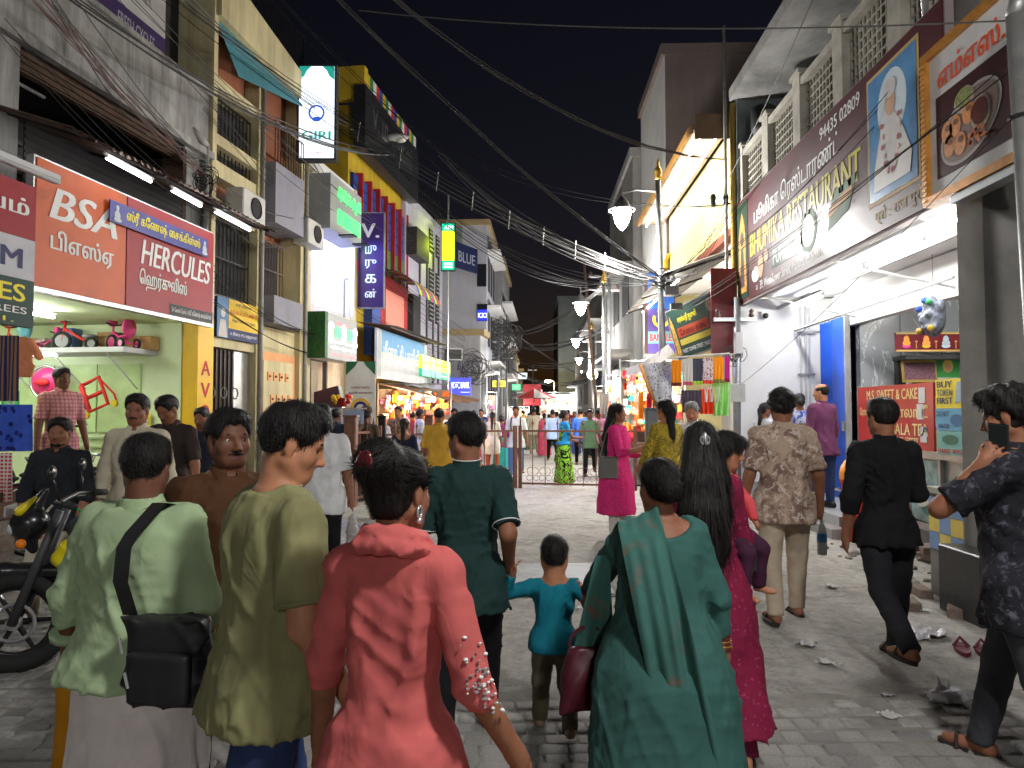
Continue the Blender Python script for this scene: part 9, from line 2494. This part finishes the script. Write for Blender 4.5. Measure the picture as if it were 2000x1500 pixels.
t = thing('sling_bag', 'small grey sling bag at the pink kurta woman\'s hip', 'bag', (pk[0] - .12, pk[1] - .2, .78), R(-10)); MB().bevelbox(-.14, .10, -.05, .04, 0, .26, .02).build('body', surf('grey_leather', (.14, .135, .13), .5), t); MB().tube([(-.12, 0, .25), (-.05, .1, .55), (.05, .12, .72)], .007, 5).build('strap', surf('grey_leather', (.14, .135, .13), .5), t)
person('woman in olive yellow kurta with ponytail and white clip', PX(1300, 8.4), 1.72, -28, [('shirt', C('mustard_kurta', 170, 146, 50, pattern='swirl', col2=srgb(120, 104, 40), pscale=9), dict(sleeve=.86, hem=-.30, ease=.022, collar=False, flare=.04)), ('trousers', BLACKT, {})], 'pony', 2, 1.08, True, arms=(((10, 16), (50, -8)), ((6, 14), (40, -8))), head=(-20, 2, 0), res=.013, fine=.009, seed=22, face=True)
person('grey haired bearded man in white shirt beside the ponytail woman', PX(1352, 9.3), 1.70, 200, [('shirt', C('white_shirt', 214, 214, 214), dict(sleeve=.8, hem=-.1)), ('trousers', GREYJ, {})], 'short', 2, 1.05, head=(0, 16, 0), res=.015, fine=.010, face=True, beard=True, hair_m=HAIR_GREY, seed=23)
person('bald man in purple shirt and jeans standing on the restaurant step', PX(1606, 10.2), 1.73, -24, [('shirt', C('purple_shirt', 98, 52, 84), dict(sleeve=.8, hem=-.09)), ('trousers', JEAN, {})], 'bald', 2, 1.08, head=(-30, 2, 0), res=.014, fine=.010, face=True, seed=24, z0=.24, feet=flat('black_shoe', (.02, .02, .02), .4))
person('woman in blue and white printed blouse and brown vest on the restaurant step', PX(1562, 11.2), 1.62, 6, [('shirt', C('blue_print', 190, 196, 214, pattern='blotch', col2=srgb(50, 70, 170), pscale=14, thresh=.5), dict(sleeve=.7, hem=-.1, collar=False)), ('skirt', C('brown_vest', 120, 100, 84), dict(top=.22, hem=.1))], 'lowbun', 1, 1.05, True, res=.016, fine=.012, seed=25, z0=.24)
person('girl in white dress leaning at the white wall', PX(1492, 11.6), 1.60, 60, [('shirt', C('white_dress', 200, 202, 206), dict(sleeve=.8, hem=-.3, collar=False, flare=.04)), ('trousers', C('white_pants', 200, 198, 194), {})], 'braid', 1, .9, True, arms=(((20, 14), (80, 0)), ((30, 14), (90, 0))), head=(20, 10, 0), res=.016, fine=.012, seed=26, z0=.12)
GUARD = C('khaki_brown', 70, 56, 44)
far = [('man in navy t-shirt standing at the glass counter behind the gate', 656, 12.3, 1.66, 12, ('s', C('navy_tee', 34, 40, 62), .46), BLACKT, 'short'),
 ('guard in brown uniform and cap behind the spear topped gate', 716, 13.0, 1.64, 8, ('s', GUARD, .86), GUARD, 'crop'),
 ('moustached man in patterned brown shirt facing the camera at the toy stall', 778, 15.6, 1.72, 186, ('s', C('brown_pattern', 150, 120, 100, pattern='blotch', col2=srgb(90, 64, 54), pscale=16), .46), GREYJ, 'short'),
 ('woman in low backed navy blouse with single plait at the gate', 790, 10.8, 1.50, 4, ('k', C('navy_blouse', 36, 40, 66), .5), C('navy_skirt', 40, 44, 70), 'braid'),
 ('man in pale shirt bending towards the toy stall', 820, 17.0, 1.66, 60, ('s', C('pale_shirt', 196, 200, 206), .5), GREYJ, 'short'),
 ('balding man in mustard yellow shirt seen from behind at the gate', 858, 10.6, 1.67, 6, ('s', C('mustard_shirt', 200, 156, 58), .50), C('tan_trousers', 150, 120, 80), 'bald'),
 ('woman in white top and rust trousers with long plait beyond the gate', 962, 18.6, 1.58, 5, ('k', C('white_top', 206, 200, 190), .6), C('rust_pants', 160, 84, 60), 'braid'),
 ('woman in purple shawl and turquoise skirt beyond the gate', 980, 19.6, 1.52, 6, ('k', C('purple_shawl', 120, 44, 104), .6), C('turquoise', 30, 140, 140), 'lowbun'),
 ('man in white polo and jeans with a dark backpack strap facing the camera', 1008, 17.6, 1.74, 182, ('s', C('white_shirt', 214, 214, 214), .46), C('mid_jeans', 76, 100, 140), 'short'),
 ('man in cream shirt and cream trousers walking away in the crowd', 1043, 27, 1.76, 2, ('s', C('cream_shirt', 196, 186, 164), .7), C('cream_trousers', 176, 160, 140), 'short'),
 ('woman in rose pink saree walking away in the crowd', 1063, 26, 1.54, 2, ('r', C('rose_saree', 206, 84, 110), .5), None, 'lowbun'),
 ('man in pale blue shirt and dark trousers walking away in the crowd', 1079, 23.5, 1.68, -5, ('s', C('pale_blue', 160, 180, 216), .6), BLACKT, 'crop'),
 ('woman in lime green and black saree with blue blouse looking at her phone', 1102, 15.9, 1.62, 70, ('g', C('blue_blouse', 40, 140, 196), .46), C('lime_saree', 130, 190, 50, pattern='swirl', col2=srgb(20, 24, 20), pscale=4, thresh=.45), 'lowbun'),
 ('man in royal blue shirt walking away near the right stalls', 1134, 21.5, 1.70, 2, ('s', C('royal_shirt', 60, 100, 190), .5), BLACKT, 'short')]
cols = [(190, 190, 196), (150, 60, 70), (60, 80, 130), (200, 170, 120), (90, 120, 90), (170, 110, 140), (210, 206, 200), (70, 70, 80)]
nm = ['pale grey', 'brick red', 'slate blue', 'sand', 'sage green', 'mauve', 'off-white', 'charcoal']
rr = random.Random(21)
EX = [(745, 15.2, 'beside the white banner'), (806, 18.2, 'in front of the toy stall'), (888, 15.5, 'right of the mustard shirt man'), (918, 17.5, 'behind the middle gate leaf'), (1152, 18, 'before the garment stall'), (1168, 20, 'against the garment stall')]
for i, (px, Y) in enumerate(((905, 24), (925, 22), (940, 26), (1022, 33), (1033, 30), (1052, 36), (1072, 31), (1088, 34), (1098, 29), (1110, 38), (1122, 27), (1145, 30), (1155, 24), (1085, 42), (1060, 45), (1100, 46)) + tuple(q[:2] for q in EX)):
 near = (['left of the backpack man', 'by the bag stall', 'in front of the bag stall', 'behind the backpack man', 'below the umbrella', 'ahead of the cream shirt man', 'right of the rose saree', 'behind the lime saree woman', 'deep behind the lime saree', 'far right in the crowd', 'beside the royal blue shirt', 'right of the royal blue shirt', 'at the edge of the right stalls', 'far down the street centre', 'farthest in the crowd at left', 'farthest in the crowd at right'] + [q[2] for q in EX])[i]
 c = i % 8; fem = i % 3 == 1
 far.append((('distant' if i < 16 else 'passing') + ' %s in %s clothes %s' % (('man', 'woman')[fem], nm[c], near), px, Y, rr.uniform(1.5, 1.74), rr.choice((0, 5, 175, 185, -10)), ('r' if fem else 's', C('crowd_%d' % c, *cols[c]), .5), BLACKT, 'lowbun' if fem else 'short'))
for i, (lab, px, Y, H, hd, (kd, top, sl), bot, hr) in enumerate(far):
 fem = kd in 'krg'; rs_ = .016 if Y < 14 else (.021 if Y < 20 else .03)
 wear = [('shirt', top, dict(sleeve=sl, hem=-.09 if kd != 'k' else -.2, collar=kd == 's' and Y < 20, open_back=.09 if 'low backed' in lab else 0))]
 if kd in 'rg': wear = [('shirt', top, dict(sleeve=.4, hem=.02, collar=False)), ('skirt', bot if kd == 'g' else top, dict(top=.13, hem=.02, folds=11, famp=.07, flare=.05))]
 elif kd == 'k' and 'skirt' in lab: wear.append(('skirt', bot, dict(hem=.05)))
 else: wear.append(('trousers', bot, {}))
 ar = (((14, 14), (70, -6)), ((20, 12), (84, -10))) if kd == 'g' or 'counter' in lab else None
 r, J = person(lab, PX(px, Y), H, hd, wear, hr, rr.randrange(3), rr.uniform(.95, 1.15), fem, arms=ar, legs=WALK if i % 2 else WALK2 if kd == 's' else STAND, res=rs_, fine=rs_ * .72, hands=Y < 20, face=abs(hd) > 90 and Y < 20, moustache='moustached' in lab, seed=30 + i, feet='sandal' if Y < 20 else None,
 group='distant crowd in the street' if Y > 20 else None)
 if kd == 'g': MB().sheet(lambda a, q: (.16 - .34 * q + .05 * a, (-.13 if q < .5 else -.14) + .03 * math.sin(a * 9) - .02 * q, 1.33 - .75 * q - .16 * a), 8, 14).build('saree_end', bot, r, True)
 if 'cap' in lab: MB().lathe([(.105, 0), (.11, .03), (.10, .09), (.05, .13), (.005, .135)], tuple(J['hpnt'](0, -.05, .78)), 14).build('cap', GUARD, r, True)
 if 'backpack' in lab:
  for s in (-1, 1): MB().tube([(s * .11, .13, 1.14), (s * .12, .14, 1.28), (s * .11, .05, 1.45), (s * .10, -.1, 1.4)], .018, 6).build('backpack_strap', NYL, r, True)
